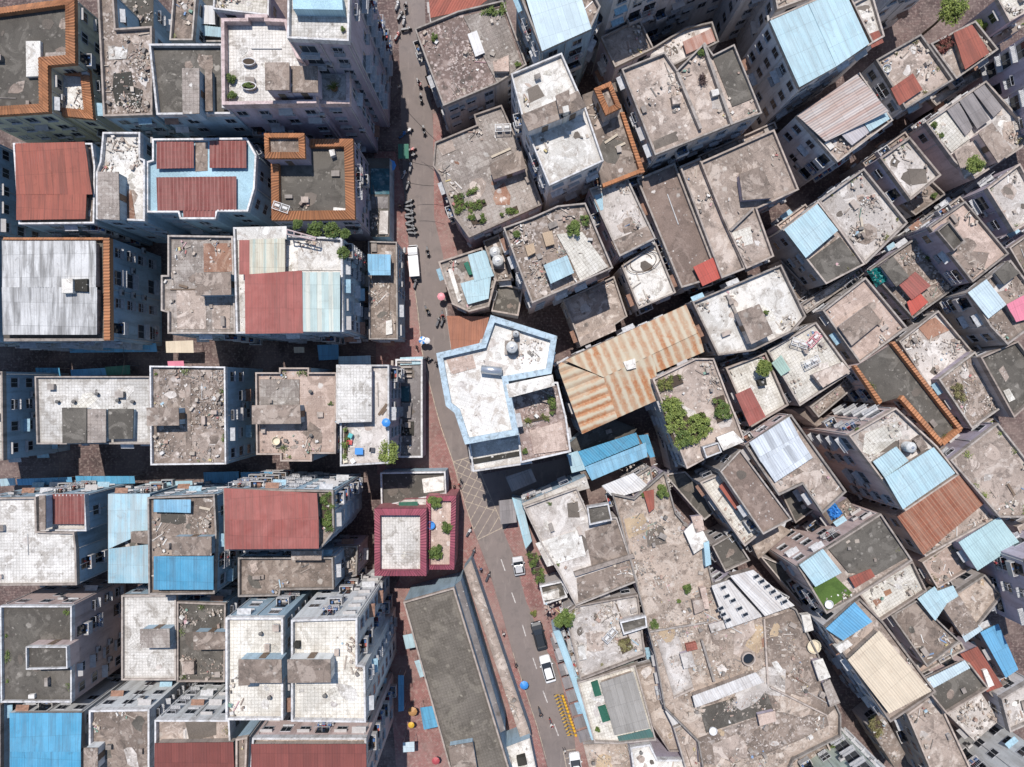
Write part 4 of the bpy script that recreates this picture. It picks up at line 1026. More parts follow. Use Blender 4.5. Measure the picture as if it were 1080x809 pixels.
def make_bike():
    root = empty('bicycle')
    for sx in (-.5, .5):
        mb = MB(); torus(mb, (sx, 0, .33), .31, .028, 'rubber'); w_ = mb.build('wheel', root)
        mb = MB(); torus(mb, (sx, 0, .33), .2, .012, 'steel'); mb.box((sx, 0, .33), (.06, .1, .06), 'steel'); mb.build('spokes', w_)
    mb = MB()
    for p, q in (((-.5, 0, .33), (-.12, 0, .3)), ((-.12, 0, .3), (-.22, 0, .8)), ((-.5, 0, .33), (-.2, 0, .7)), ((-.12, 0, .3), (.36, 0, .72)), ((.5, 0, .33), (.34, 0, .95))): mb.tube([p, q], .045, 'yellow')
    mb.box((-.5, 0, .69), (.5, .12, .03), 'yellow'); mb.box((.5, 0, .68), (.46, .12, .03), 'yellow'); mb.build('frame', root)
    mb = MB(); mb.prism(ccw([(-.36, -.1), (-.3, -.11), (-.06, -.03), (-.06, .03), (-.3, .11), (-.36, .1)]), .82, .9, 'plastic_dark'); mb.build('saddle', root)
    mb = MB(); mb.tube([(.2, -.28, 1.0), (.34, 0, .97), (.2, .28, 1.0)], .022, 'plastic_dark'); mb.build('handlebar', root)
    mb = MB(); mb.box((.56, 0, .84), (.3, .36, .02), 'yellow'); [mb.box((.56 + sx * .15, 0, .93), (.02, .36, .2), 'yellow') for sx in (-1, 1)]; [mb.box((.56, sy * .18, .93), (.3, .02, .2), 'yellow') for sy in (-1, 1)]; mb.build('basket', root)
    return root
def person_mesh(pose):
    """one continuous skinned figure, about 1.68 m"""
    if pose == 'walk':
        J = [((0, 0, .92), .125), ((0, .0, 1.15), .125), ((.02, 0, 1.36), .13), ((.03, 0, 1.47), .06), ((.05, 0, 1.6), .1), ((.05, 0, 1.69), .075),
             ((0, .1, .86), .095), ((.14, .1, .47), .06), ((-.02, .1, .07), .045), ((.15, .11, .04), .045),
             ((0, -.1, .86), .095), ((-.05, -.1, .47), .06), ((-.3, -.1, .1), .045), ((-.17, -.1, .04), .045),
             ((.01, .19, 1.38), .065), ((-.08, .24, 1.12), .045), ((.05, .25, .9), .035), ((.1, .24, .82), .035),
             ((.01, -.19, 1.38), .065), ((.1, -.24, 1.12), .045), ((.24, -.23, .94), .035), ((.29, -.22, .87), .035)]
    else:
        J = [((-.15, 0, .88), .13), ((-.1, 0, 1.1), .13), ((0, 0, 1.3), .13), ((.04, 0, 1.41), .06), ((.07, 0, 1.54), .1), ((.07, 0, 1.63), .075),
             ((-.05, .1, .86), .1), ((.3, .17, .74), .065), ((.22, .17, .38), .045), ((.36, .18, .33), .045),
             ((-.05, -.1, .86), .1), ((.3, -.17, .74), .065), ((.22, -.17, .38), .045), ((.36, -.18, .33), .045),
             ((-.01, .19, 1.3), .065), ((.12, .28, 1.08), .045), ((.33, .3, 1.06), .035), ((.4, .3, 1.06), .035),
             ((-.01, -.19, 1.3), .065), ((.12, -.28, 1.08), .045), ((.33, -.3, 1.06), .035), ((.4, -.3, 1.06), .035)]
    E = [(0, 1), (1, 2), (2, 3), (3, 4), (4, 5), (0, 6), (6, 7), (7, 8), (8, 9), (0, 10), (10, 11), (11, 12), (12, 13), (2, 14), (14, 15), (15, 16), (16, 17), (2, 18), (18, 19), (19, 20), (20, 21)]
    me = bpy.data.meshes.new('person'); me.from_pydata([j[0] for j in J], E, [])
    o = bpy.data.objects.new('person', me); COL.objects.link(o)
    md = o.modifiers.new('skin', 'SKIN')
    for i, sv in enumerate(me.skin_vertices[0].data): sv.radius = (J[i][1], J[i][1]); sv.use_root = (i == 0)
    sb = o.modifiers.new('sub', 'SUBSURF'); sb.levels = 1; sb.render_levels = 1
    dg = bpy.context.evaluated_depsgraph_get(); out = bpy.data.meshes.new_from_object(o.evaluated_get(dg)); bpy.data.objects.remove(o); bpy.data.meshes.remove(me)
    return out
PM = {}
def make_person(x, y, rz, pose, top, label, z=0):
    if (pose, top) not in PM:
        me = person_mesh(pose); me.materials.clear()
        for n_ in (top, 'cl_dark', 'skin'): me.materials.append(MATS[n_])
        for p in me.polygons:
            c = p.center; p.use_smooth = True
            hand = abs(c.y) > .2 and (c.z < .96 and pose == 'walk' or c.x > .3 and pose != 'walk')
            p.material_index = 2 if (c.z > (1.44 if pose == 'walk' else 1.38) or hand) else (1 if c.z < (.94 if pose == 'walk' else .92) else 0)
        PM[(pose, top)] = me
    root = empty('person', (x, y, z), rz); tag(root, label, 'person'); link('body', PM[(pose, top)], root)
    hz = (1.62, .05) if pose == 'walk' else (1.56, .07)
    mb = MB(); mb.smooth = True; mb.lathe([(.112, .0), (.115, .05), (.09, .11), (.045, .135), (.01, .14)], 'hair', 12, (hz[1] - .015, 0, hz[0])); mb.build('hair', root)
    return root
# ------------------------------------------------------------------ the place, in metres
GROUND = [
 ('ground','pavement',[(-21.47,36.2),(-18.21,36.2),(-16.88,30.28),(-16.14,21.84),(-15.25,15.03),(-14.06,5.26),(-11.84,-4.07),(-9.18,-12.21),(-5.92,-23.02),(-3.7,-28.94),(-1.63,-35.61),(0.15,-42.27),(3.7,-53.08),(6.51,-63.73),(-17.77,-63.73),(-19.99,-34.87),(-10.36,-17.1),(-12.58,-14.88),(-21.02,-14.14)],'brickpave',0.11),
 ('ground','pavement',[(-12.29,42.12),(-12.29,39.6),(-12.14,25.83),(-10.81,20.21),(-10.07,15.47),(-7.4,15.47),(-9.48,24.35),(-10.36,33.24),(-11.1,42.12)],'brickpave',0.11),
 ('ground','pavement',[(-1.33,-23.02),(0.44,-27.46),(2.22,-33.98),(5.48,-41.82),(6.81,-43.6),(9.48,-52.93),(10.66,-63.73),(19.25,-63.73),(14.8,-49.67),(8.88,-34.87),(4.44,-23.02),(1.78,-20.06)],'brickpave',0.11),
 ('ground','road',[(-18.06,64.33),(-17.62,51.0),(-17.17,37.68),(-16.88,28.5),(-16.14,21.84),(-15.25,15.03),(-14.06,5.26),(-11.84,-4.07),(-9.18,-12.21),(-5.92,-23.02),(-3.7,-28.94),(-1.63,-35.61),(0.15,-42.27),(3.7,-53.08),(6.81,-64.48),(10.66,-64.48),(9.48,-52.93),(6.81,-43.6),(5.48,-41.82),(2.22,-33.98),(0.44,-27.46),(-1.33,-23.02),(2.96,-17.1),(23.69,-11.18),(22.21,-8.96),(-4.44,-14.14),(-5.92,-10.44),(-9.18,-2.29),(-9.48,5.55),(-10.81,20.21),(-12.14,25.83),(-12.29,39.6),(-13.32,51.0),(-13.77,64.33)],'asphalt',0.004),
 ('line','yellow_line',[(-15.19,14.95),(-14.66,11.03),(-14.06,5.18),(-12.97,0.37),(-11.84,-4.07),(-11.1,-6.74),(-9.18,-12.21),(-7.99,-16.66),(-5.92,-23.02)],0.13,'paint_yellow'),
 ('line','white_line',[(-10.36,11.77),(-9.92,8.81),(-9.48,5.4)],0.12,'paint_white'),
 ('line','yellow_line',[(0.15,-41.97),(1.92,-47.45),(3.85,-53.22),(5.33,-58.55)],0.1,'paint_yellow'),
 ('hatch',[(-9.18,-12.21),(-6.07,-11.33),(-1.33,-22.43),(-5.63,-24.5)]),
 ('line','lane_dash',[(-1.7,-27.46),(-1.08,-29.24)],0.16,'paint_white'),
 ('line','lane_dash',[(-0.04,-32.64),(0.55,-34.27)],0.16,'paint_white'),
 ('line','lane_dash',[(1.63,-37.68),(2.15,-39.45)],0.16,'paint_white'),
 ('line','lane_dash',[(3.26,-42.82),(3.85,-44.55)],0.16,'paint_white'),
 ('line','lane_dash',[(4.83,-47.97),(5.54,-49.82)],0.16,'paint_white'),
 ('line','lane_dash',[(6.57,-53.15),(7.25,-55.0)],0.16,'paint_white'),
 ('line','parking_line',[(7.99,-57.37),(10.07,-57.07)],0.14,'paint_yellow'),
 ('line','parking_line',[(8.29,-58.55),(10.22,-58.26)],0.14,'paint_yellow'),
 ('line','parking_line',[(7.99,-57.37),(8.59,-60.33)],0.14,'paint_yellow'),
]
BUILDINGS = [
 ('a1',[(-71.45,49.45),(-58.15,51.24),(-58.06,42.57),(-61.69,42.26),(-61.59,36.1),(-71.45,35.47)],16,'dark','wyel','o','apartment block with dark roof, stepped orange tiled parapet and white hatch, top left corner','n',[('mass',[(-63.43,43.46),(-57.95,43.04),(-57.31,36.21),(-63.46,36.85)],13.2,'white','o'),('patch',[(-64.53,45.46),(-62.6,45.46),(-62.54,40.79),(-64.47,40.73)],16.012,0.504,'white'),('patch',[(-62.18,44.11),(-58.9,44.27),(-58.9,42.95),(-62.34,42.64)],16.012,0.068,'gtile'),('box',[(-62.77,42.0),(-61.98,42.06),(-61.72,36.96),(-62.55,36.89)],13.2,0.9,'lblue')]),
 ('a2',[(-55.03,51.8),(-52.93,51.8),(-52.62,47.11),(-47.83,47.42),(-47.74,35.69),(-54.24,35.47)],16,'rubble','wblue','c','apartment block with littered roof and a black soot patch, beside the orange tiled corner block','n',[('mass',[(-56.31,55.11),(-50.88,55.11),(-50.88,50.38),(-56.04,50.12)],10,'dark',None),('patch',[(-53.13,41.31),(-50.79,41.62),(-50.47,39.59),(-49.22,39.12),(-49.54,36.78),(-52.82,37.09),(-53.29,39.28)],16.012,0.042,'soot'),('patch',[(-53.9,45.05),(-51.24,44.73),(-51.4,43.33),(-53.74,43.17)],16.012,0.076,'white')]),
 ('a3',[(-47.05,44.02),(-37.52,44.02),(-37.39,35.97),(-36.16,35.97),(-36.16,34.98),(-46.06,34.86)],18,'dark','wblue','w','apartment block with plain dark roof and long grey stair house, left of white tiled roof','n',[('pen',[(-41.77,39.9),(-39.81,39.9),(-39.81,34.39),(-41.68,34.33)],18,20.6,'gtile',None),('pen',[(-39.46,40.37),(-38.8,40.37),(-38.71,35.23),(-39.4,35.23)],18,19.2,'conc',None)]),
 ('a4',[(-46.35,53.45),(-43.19,53.45),(-43.71,47.0),(-46.84,47.0)],13,'conc','wblue','c','narrow building with brown weathered roof at the top edge beside small blue sheds','n',[]),
 ('a5',[(-44.73,55.11),(-40.8,55.11),(-40.73,48.29),(-44.86,48.29)],10,'dark','wblue','c','low building under small white and light blue shed roofs at the top edge','n',[('sheet',[(-43.75,52.92,11.6),(-41.62,52.75,11.6),(-41.54,50.23,11.4),(-43.9,50.4,11.4)],'white',True,10,0),('sheet',[(-43.86,50.34,11.2),(-40.44,49.91,11.2),(-40.63,48.68,10.9),(-44.06,49.01,10.9)],'lblue',True,10,0)]),
 ('a6',[(-38.76,51.0),(-31.57,51.0),(-31.66,47.88),(-38.85,48.71)],18,'cream','wmauve','w','building with pale cream roof at the top edge above the white tiled roof terrace','n',[]),
 ('a7',[(-36.7,46.09),(-33.67,46.09),(-33.67,46.57),(-30.89,46.57),(-30.89,46.09),(-28.47,45.97),(-27.74,43.18),(-26.89,41.37),(-24.83,40.64),(-24.71,35.43),(-36.58,35.19)],20,'tile','wmauve','p','tall block with white tiled roof garden, two grey stair houses and potted shrubs','n',[('mass',[(-25.34,40.9),(-20.91,40.66),(-20.91,36.04),(-25.34,35.98)],18.6,'white','p'),('pen',[(-30.29,39.37),(-27.49,39.37),(-27.49,36.2),(-30.23,36.2)],20,23.4,'conc',None),('pen',[(-27.81,39.38),(-24.31,39.38),(-24.23,36.32),(-27.78,36.32)],20,22.4,'conc',None)]),
 ('a8',[(-26.08,52.37),(-18.78,52.37),(-19.09,40.02),(-26.24,40.35)],27,'tile','wmauve','w','tallest white roofed tower with shaded balconies beside the street at the top','b',[('box',[(-25.36,44.86),(-19.67,44.86),(-19.53,43.18),(-25.3,43.29)],27,1.6,'lblue')]),
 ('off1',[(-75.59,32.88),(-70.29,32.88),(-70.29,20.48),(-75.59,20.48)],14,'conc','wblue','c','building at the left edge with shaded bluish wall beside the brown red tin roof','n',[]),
 ('a9',[(-67.0,32.28),(-56.39,32.28),(-56.0,29.22),(-56.13,21.54),(-66.23,21.42)],15,'conc','wblue','w','apartment block under a large brown red corrugated roof with a white edge','n',[('sheet',[(-66.15,32.0,16.2),(-56.94,32.18,16.2),(-56.05,25.24,16.0),(-66.17,25.24,16.0)],'brick',True,15,0),('sheet',[(-66.17,25.24,16.0),(-56.8,25.24,16.0),(-57.05,22.0,15.8),(-66.31,21.87,15.8)],'brick',True,15,0)]),
 ('a11',[(-54.56,33.51),(-49.6,33.51),(-49.6,30.08),(-48.97,29.83),(-48.97,21.69),(-55.45,21.94),(-55.45,28.17),(-54.94,29.57)],15.5,'white','wblue','w','narrow block with pale patchy roof and grey stair house between two red roofs','n',[('pen',[(-54.16,27.64),(-51.68,27.64),(-51.55,21.55),(-54.16,21.68)],15.5,17.7,'gtile',None),('patch',[(-52.3,25.68),(-51.05,25.84),(-50.42,21.91),(-51.99,21.91)],15.512,0.07,'rustc')]),
 ('a12',[(-48.2,32.8),(-35.55,32.92),(-34.27,30.62),(-34.52,26.15),(-35.42,23.08),(-39.51,23.08),(-39.76,22.06),(-44.5,22.06),(-44.75,22.95),(-48.97,22.95),(-48.97,29.73),(-48.2,29.98)],15,'lblue','wblue','w','block with dark red tiled roof sections framed by pale blue edges','n',[('rtile',[(-47.59,32.36,15.7),(-42.64,32.36,15.7),(-42.64,28.87,15.7),(-47.59,28.75,15.7)],0,0),('rtile',[(-40.49,32.49,15.7),(-35.6,32.49,15.7),(-35.6,28.87,15.7),(-40.49,28.87,15.7)],0,0),('rtile',[(-47.64,27.63,15.6),(-36.97,27.76,15.6),(-36.97,23.19,15.6),(-47.52,23.19,15.6)],0,0),('rtile',[(-44.09,23.19,15.6),(-39.64,23.19,15.6),(-39.64,22.3,15.6),(-44.09,22.3,15.6)],0,0),('patch',[(-42.66,32.51),(-41.0,32.51),(-41.0,28.67),(-42.66,28.55)],15.012,0.124,'conc')]),
 ('a14',[(-32.69,33.14),(-21.58,33.14),(-21.32,22.29),(-32.56,22.16)],14,'dark','wmauve','o','block with dark roof and orange tiled edges, with a small orange rimmed stair house','n',[('pen',[(-32.67,32.98),(-27.41,32.98),(-27.29,29.73),(-32.54,29.73)],14,17,'conc','o'),('box',[(-24.19,23.9),(-22.6,23.74),(-22.6,23.11),(-24.28,23.17)],14,0.5,'white'),('box',[(-24.72,31.52),(-23.99,31.62),(-23.86,30.89),(-24.5,30.64)],14,0.9,'white')]),
 ('annex_nw',[(-23.07,33.82),(-18.37,33.82),(-18.37,22.0),(-21.07,22.0)],4.2,'dark','wblue',None,'low shop annex with dark roof, dull teal sheet and pale panel beside the main street','n',[('patch',[(-21.21,32.26),(-18.4,32.26),(-18.4,28.39),(-21.21,28.39)],4.212,0.1,'dirtyblue'),('patch',[(-21.03,28.04),(-18.57,28.04),(-18.57,26.28),(-21.03,26.28)],4.212,0.104,'slate'),('box',[(-19.75,25.85),(-18.52,25.85),(-18.59,22.35),(-19.92,22.35)],4.2,0.4,'pale')]),
 ('b15',[(-69.51,19.7),(-54.78,19.83),(-54.65,5.88),(-69.25,5.75)],14,'dark','wblue',None,'block under a large streaked grey tin roof with orange tiled edge','b',[('edge',[(-55.28,19.69),(-54.38,19.69),(-54.26,5.84),(-55.15,5.84)],14,0.7,'orange'),('edge',[(-68.82,19.77),(-55.34,19.77),(-55.34,19.45),(-68.82,19.45)],14,0.6,'orange'),('edge',[(-68.89,6.11),(-55.27,6.11),(-55.27,5.78),(-68.89,5.72)],14,0.5,'conc'),('sheet',[(-68.57,19.18,15.3),(-55.95,19.18,15.3),(-55.84,12.91,15.5),(-68.43,12.91,15.5)],'gtin',True,14,0),('sheet',[(-68.43,12.91,15.5),(-55.71,12.91,15.5),(-55.88,6.57,15.2),(-68.52,6.57,15.2)],'gtin',True,14,0),('box',[(-59.9,13.94),(-58.43,13.94),(-58.43,12.07),(-59.9,12.01)],14,2.3,'white'),('box',[(-58.62,13.91),(-56.74,14.0),(-56.74,12.28),(-58.62,12.37)],14,1.9,'soot')]),
 ('b16',[(-46.16,19.88),(-37.46,19.75),(-37.08,6.71),(-46.16,6.71),(-46.16,9.53),(-47.05,9.78),(-47.05,14.51),(-46.16,14.51)],15,'gtile','wblue','c','block with worn pale grey roof and square stair house, right of the streaked tin roof','n',[('pen',[(-41.54,14.46),(-37.1,14.46),(-37.04,11.78),(-41.48,11.71)],15,17.4,'conc',None),('patch',[(-41.57,18.86),(-37.72,18.92),(-37.72,15.07),(-41.51,15.01)],15.012,0.088,'rustc'),('patch',[(-45.21,12.7),(-42.52,12.7),(-41.26,11.28),(-41.19,7.33),(-45.11,7.33)],15.012,0.082,'beige'),('patch',[(-40.36,10.81),(-37.93,10.81),(-38.03,7.33),(-40.36,7.33)],15.012,0.106,'beige')]),
 ('b17',[(-36.55,20.47),(-29.79,20.59),(-29.66,19.46),(-22.28,19.09),(-22.15,6.82),(-36.17,6.57)],17,'white','wblue','w','large block under red and striped white tin roofs with a planted white terrace','n',[('sheet',[(-35.48,18.66,18.4),(-34.11,18.66,18.4),(-34.19,14.21,18.2),(-35.56,14.21,18.2)],'red',True,17,0),('sheet',[(-34.11,18.75,18.4),(-29.54,18.87,18.4),(-29.6,14.21,18.2),(-34.19,14.21,18.2)],'cstripe',True,17,0),('sheet',[(-34.59,14.1,18.9),(-27.17,14.62,18.9),(-27.16,6.56,18.4),(-34.69,6.47,18.4)],'red',True,17,0),('sheet',[(-27.23,14.44,18.7),(-22.3,14.44,18.7),(-22.38,6.74,18.4),(-27.16,6.74,18.4)],'gstripe',True,17,0),('pen',[(-35.77,20.23),(-29.51,20.38),(-29.51,18.94),(-35.71,18.79)],17,18.2,'white',None),('patch',[(-28.26,18.31),(-25.23,18.92),(-22.29,18.46),(-22.29,14.91),(-28.26,14.91)],17.012,0.12,'white')]),
 ('b18',[(-20.93,20.72),(-16.77,20.59),(-16.64,6.45),(-20.79,6.45)],7,'conc','wblue','c','low narrow shop building with a bright blue shed roof beside the brick pavement','n',[('sheet',[(-20.7,18.56,9.0),(-17.41,18.49,9.0),(-17.43,15.55,8.9),(-20.66,15.55,8.9)],'blue2',True,7,0),('box',[(-18.39,9.13),(-17.53,9.3),(-17.43,7.25),(-18.39,7.08)],7,0.3,'white')]),
 ('c19',[(-77.52,1.49),(-69.13,1.62),(-69.0,-10.4),(-77.52,-10.66)],14,'cream','wblue','c','block at the left edge with cream roof and pale blue windowed wall','n',[]),
 ('c20',[(-65.07,0.97),(-49.35,0.97),(-49.22,-8.25),(-64.81,-8.25)],13.5,'tile','wblue','c','wide block with stained white tiled roof and two dark concrete roof boxes','n',[('pen',[(-60.7,-3.38),(-57.63,-3.38),(-57.63,-7.91),(-60.64,-7.98)],13.5,14.8,'dark',None),('pen',[(-57.75,-3.55),(-55.11,-3.55),(-55.11,-7.87),(-57.72,-7.93)],13.5,14.6,'gtile',None),('pen',[(-54.63,-3.55),(-51.45,-3.55),(-51.55,-7.37),(-54.54,-7.43)],13.5,14.5,'dark',None)]),
 ('c21',[(-49.1,2.39),(-38.89,2.26),(-38.76,-10.92),(-48.97,-11.05)],14,'rubble','wblue','w','block with rubbish strewn dark roof and white rim in the left middle','n',[('pen',[(-48.57,-3.33),(-44.52,-3.33),(-44.45,-5.46),(-48.51,-5.52)],14,16.2,'conc',None),('patch',[(-44.54,0.58),(-43.74,0.58),(-43.65,-10.27),(-44.35,-10.27)],14.012,0.144,'conc')]),
 ('c22',[(-35.48,1.52),(-32.18,1.52),(-32.18,2.18),(-28.09,2.18),(-28.09,1.52),(-24.27,1.52),(-24.4,-9.69),(-27.7,-9.69),(-27.7,-10.75),(-32.05,-10.75),(-32.05,-9.83),(-35.35,-9.83)],12,'pinkc','wblue','c','block with stained pink beige roof and long stair house in the left middle','n',[('patch',[(-35.1,0.59),(-29.57,0.59),(-29.57,-3.05),(-35.1,-3.05)],12.012,0.15,'gtile'),('pen',[(-35.22,-3.08),(-28.92,-2.99),(-28.79,-5.34),(-35.22,-5.41)],12,14.3,'conc',None)]),
 ('c23',[(-23.77,2.52),(-16.67,2.52),(-16.67,-10.79),(-23.26,-11.18),(-23.26,-5.49),(-23.77,-5.36)],14,'pale','wmauve','w','block with pale tiled roof and a lower furnished corner terrace with a green tree','n',[('pen',[(-23.38,2.22),(-18.93,2.22),(-18.93,-5.02),(-23.38,-5.15)],14,15.6,'tile',None)]),
 ('c23b',[(-17.41,3.64),(-13.41,3.64),(-13.41,-11.06),(-17.55,-11.06)],4,'slate','wmauve','w','single storey shop front with dark patched roof and low frames along the pavement','n',[('patch',[(-17.99,-2.87),(-15.01,-2.87),(-15.19,-5.15),(-17.99,-5.15)],4.012,0.604,'slate'),('patch',[(-17.96,-0.42),(-15.42,-0.42),(-15.42,-2.7),(-17.96,-2.7)],4.012,0.208,'dirtyblue'),('patch',[(-17.37,-5.7),(-14.73,-5.7),(-14.73,-7.82),(-17.37,-7.82)],4.012,0.112,'soot'),('edge',[(-17.31,3.27),(-15.03,3.27),(-15.03,3.03),(-17.31,3.03)],4,0.5,'beige'),('edge',[(-17.31,2.57),(-15.03,2.57),(-15.03,2.32),(-17.31,2.32)],4,0.5,'beige'),('edge',[(-17.31,1.87),(-15.03,1.87),(-15.03,1.62),(-17.31,1.62)],4,0.5,'beige'),('edge',[(-17.31,1.17),(-15.03,1.17),(-15.03,0.92),(-17.31,0.92)],4,0.5,'beige'),('edge',[(-18.08,3.44),(-17.73,3.44),(-17.73,-10.57),(-18.08,-10.57)],4,0.7,'rustc')]),
 ('d24',[(-73.11,-15.73),(-65.28,-15.6),(-65.15,-20.3),(-60.05,-20.43),(-59.79,-22.52),(-59.66,-27.61),(-73.11,-27.74)],13,'tile','wblue','c','corner block with white tiled roof and a red tiled roof corner, left edge','n',[('mass',[(-65.68,-15.33),(-58.97,-15.33),(-58.71,-20.34),(-65.55,-20.34)],12.2,'white','w'),('rtile',[(-63.4,-15.24,12.9),(-58.94,-15.24,12.9),(-58.94,-19.38,12.9),(-63.3,-19.38,12.9)],0,0),('pen',[(-63.94,-15.29),(-63.3,-15.29),(-63.3,-19.74),(-63.88,-19.74)],13,14.6,'conc',None)]),
 ('d25',[(-56.48,-15.44),(-50.64,-15.44),(-50.64,-27.91),(-56.48,-27.91)],11.5,'conc','wblue',None,'block wholly covered by light blue sheet roofing, left side','n',[('sheet',[(-56.02,-15.32,12.3),(-50.23,-15.32,12.3),(-50.21,-20.38,12.6),(-55.84,-22.88,12.6)],'lblue2',False,11.5,0),('sheet',[(-55.84,-22.88,12.6),(-50.08,-22.22,12.6),(-50.28,-27.71,12.2),(-56.07,-27.71,12.2)],'lblue2',False,11.5,0),('box',[(-52.48,-20.43),(-50.0,-20.3),(-50.0,-22.13),(-52.48,-21.87)],11.5,1.5,'conc')]),
 ('d26',[(-49.36,-15.44),(-40.31,-15.05),(-40.05,-20.09),(-40.31,-28.49),(-49.23,-28.62)],14,'conc','wblue','c','block with cluttered grey roof edged by two bright blue tarpaulins','n',[('sheet',[(-48.38,-15.68,14.9),(-43.39,-15.68,14.9),(-43.44,-17.49,14.8),(-48.43,-17.36,14.8)],'blue2',False,14,0),('sheet',[(-48.03,-23.19,15.6),(-40.02,-23.06,15.6),(-40.19,-27.75,15.2),(-48.23,-27.75,15.2)],'blue',True,14,0),('pen',[(-45.29,-20.56),(-40.23,-20.56),(-40.23,-22.84),(-45.29,-22.84)],14,16.0,'conc',None)]),
 ('d27',[(-37.93,-13.83),(-23.53,-14.08),(-23.41,-19.46),(-25.28,-21.84),(-37.8,-21.97)],17,'conc','wblue','c','block under a big flat red sheet roof with a planted ledge and tall shaded wall','n',[('sheet',[(-37.43,-13.62,18.4),(-25.33,-14.23,18.4),(-25.04,-17.64,18.9),(-37.17,-17.64,18.9)],'red',True,17,0),('sheet',[(-37.17,-17.64,18.9),(-25.04,-17.64,18.9),(-25.12,-21.45,18.4),(-37.31,-21.57,18.4)],'red',True,17,0)]),
 ('d28',[(-37.47,-23.83),(-24.54,-23.83),(-24.41,-28.13),(-31.72,-28.26),(-31.85,-29.05),(-37.47,-29.18)],13,'conc','wblue','c','block with dark grey stained roof below the flat red roof','n',[('pen',[(-29.82,-22.81),(-25.96,-22.81),(-25.96,-23.84),(-29.82,-23.84)],13,14.5,'beige',None)]),
 ('d28b',[(-25.92,-23.64),(-22.46,-23.64),(-22.6,-27.93),(-25.65,-28.77)],7,'rubble','wmauve','c','narrow lower building with junk covered roof right of the dark grey stained roof','n',[]),
 ('e29',[(-70.11,-30.48),(-60.31,-30.48),(-60.31,-43.67),(-69.98,-43.67)],13,'dark','wpink','w','mauve walled block with plain dark roof, white rim and centred stair house, lower left','n',[('pen',[(-65.07,-35.25),(-59.61,-35.25),(-59.54,-38.15),(-65.04,-38.28)],13,15.4,'dark','w'),('box',[(-66.28,-42.67),(-65.44,-42.57),(-65.44,-43.17),(-66.28,-43.17)],13,0.5,'white')]),
 ('e30',[(-55.18,-29.95),(-47.51,-29.95),(-47.51,-41.92),(-55.18,-41.92)],10,'tile','wblue','c','low block with white tiled roof and dark stair house beside the mauve walled block','n',[('pen',[(-51.53,-34.23),(-47.68,-34.17),(-47.62,-36.55),(-51.53,-36.62)],10,12.2,'gtile',None)]),
 ('e31',[(-47.38,-30.89),(-40.51,-31.16),(-40.65,-42.19),(-47.38,-42.19)],10,'dark','wblue','c','low block with junk covered dark roof beside the cream tiled twin blocks','n',[('pen',[(-44.25,-34.71),(-39.92,-34.71),(-39.85,-36.86),(-44.18,-36.93)],10,12.0,'conc',None),('box',[(-46.51,-39.21),(-44.79,-39.14),(-44.79,-40.93),(-46.41,-41.0)],10,0.8,'beige')]),
 ('e32',[(-36.34,-29.74),(-29.07,-29.74),(-29.07,-42.7),(-36.34,-42.7)],20,'cream','wblue','w','left one of the tall cream tiled twin blocks, narrower roof with L shaped stair house','n',[('pen',[(-33.84,-34.39),(-28.73,-34.39),(-28.67,-37.04),(-32.56,-37.04),(-32.68,-37.34),(-33.84,-37.4)],20,22.6,'conc',None)]),
 ('e33',[(-27.2,-29.15),(-19.08,-28.91),(-19.08,-34.68),(-18.14,-34.8),(-18.02,-41.75),(-27.2,-41.63)],22.5,'cream','wpale','w','right one of the tall cream tiled twin blocks, wider roof beside the blue tarpaulin yard','n',[('pen',[(-26.97,-33.41),(-22.01,-33.41),(-21.95,-35.92),(-26.91,-35.98)],22.5,25.1,'conc',None),('box',[(-26.82,-31.89),(-26.21,-31.89),(-26.21,-32.65),(-26.82,-32.65)],22.5,0.7,'soot')]),
 ('e34',[(-57.54,-44.48),(-49.35,-44.35),(-49.35,-55.26),(-57.54,-55.26)],13.5,'conc','wpale','w','block with bare mottled concrete roof and pale windowed wall at the bottom left','n',[('pen',[(-57.34,-49.02),(-55.7,-49.02),(-55.7,-51.81),(-57.34,-51.81)],13.5,15.5,'conc',None)]),
 ('e35',[(-69.19,-45.37),(-59.27,-45.37),(-59.4,-56.2),(-69.19,-56.2)],13,'conc','wpale',None,'block under a vivid blue corrugated roof in the bottom left corner','n',[('sheet',[(-68.48,-44.9,14.0),(-58.66,-44.9,14.0),(-58.54,-49.99,14.4),(-68.19,-49.99,14.4)],'blue',True,13,0),('sheet',[(-68.19,-49.99,14.4),(-58.54,-49.99,14.4),(-58.79,-55.62,14.0),(-68.48,-55.62,14.0)],'blue',True,13,0)]),
 ('e35b',[(-75.18,-44.52),(-70.83,-44.52),(-70.83,-56.12),(-75.18,-56.12)],12,'dark','wblue','c','building with dark roof cut off by the left edge beside the vivid blue roof','n',[]),
 ('e36',[(-47.57,-44.83),(-37.65,-44.83),(-37.14,-54.75),(-47.57,-54.75)],15.5,'beige','wpale','w','block with stained cream terrace and dark red sheet roof, bottom edge, left of the two','n',[('sheet',[(-47.14,-47.45,17.1),(-36.76,-47.33,17.1),(-36.67,-54.06,16.7),(-47.34,-54.06,16.7)],'dred',True,15.5,0),('patch',[(-43.86,-45.2),(-39.67,-45.2),(-39.67,-47.1),(-43.23,-47.99)],15.512,0.056,'soot2')]),
 ('e37',[(-32.95,-45.0),(-18.53,-45.0),(-18.41,-52.15),(-33.43,-52.15)],20,'beige','wpink','w','block with narrow stained terrace and dark red sheet roof, bottom edge, below the cream twins','n',[('sheet',[(-32.83,-45.42,21.3),(-18.38,-45.42,21.3),(-18.33,-51.57,21.0),(-32.94,-51.57,21.0)],'dred',True,20,0)]),
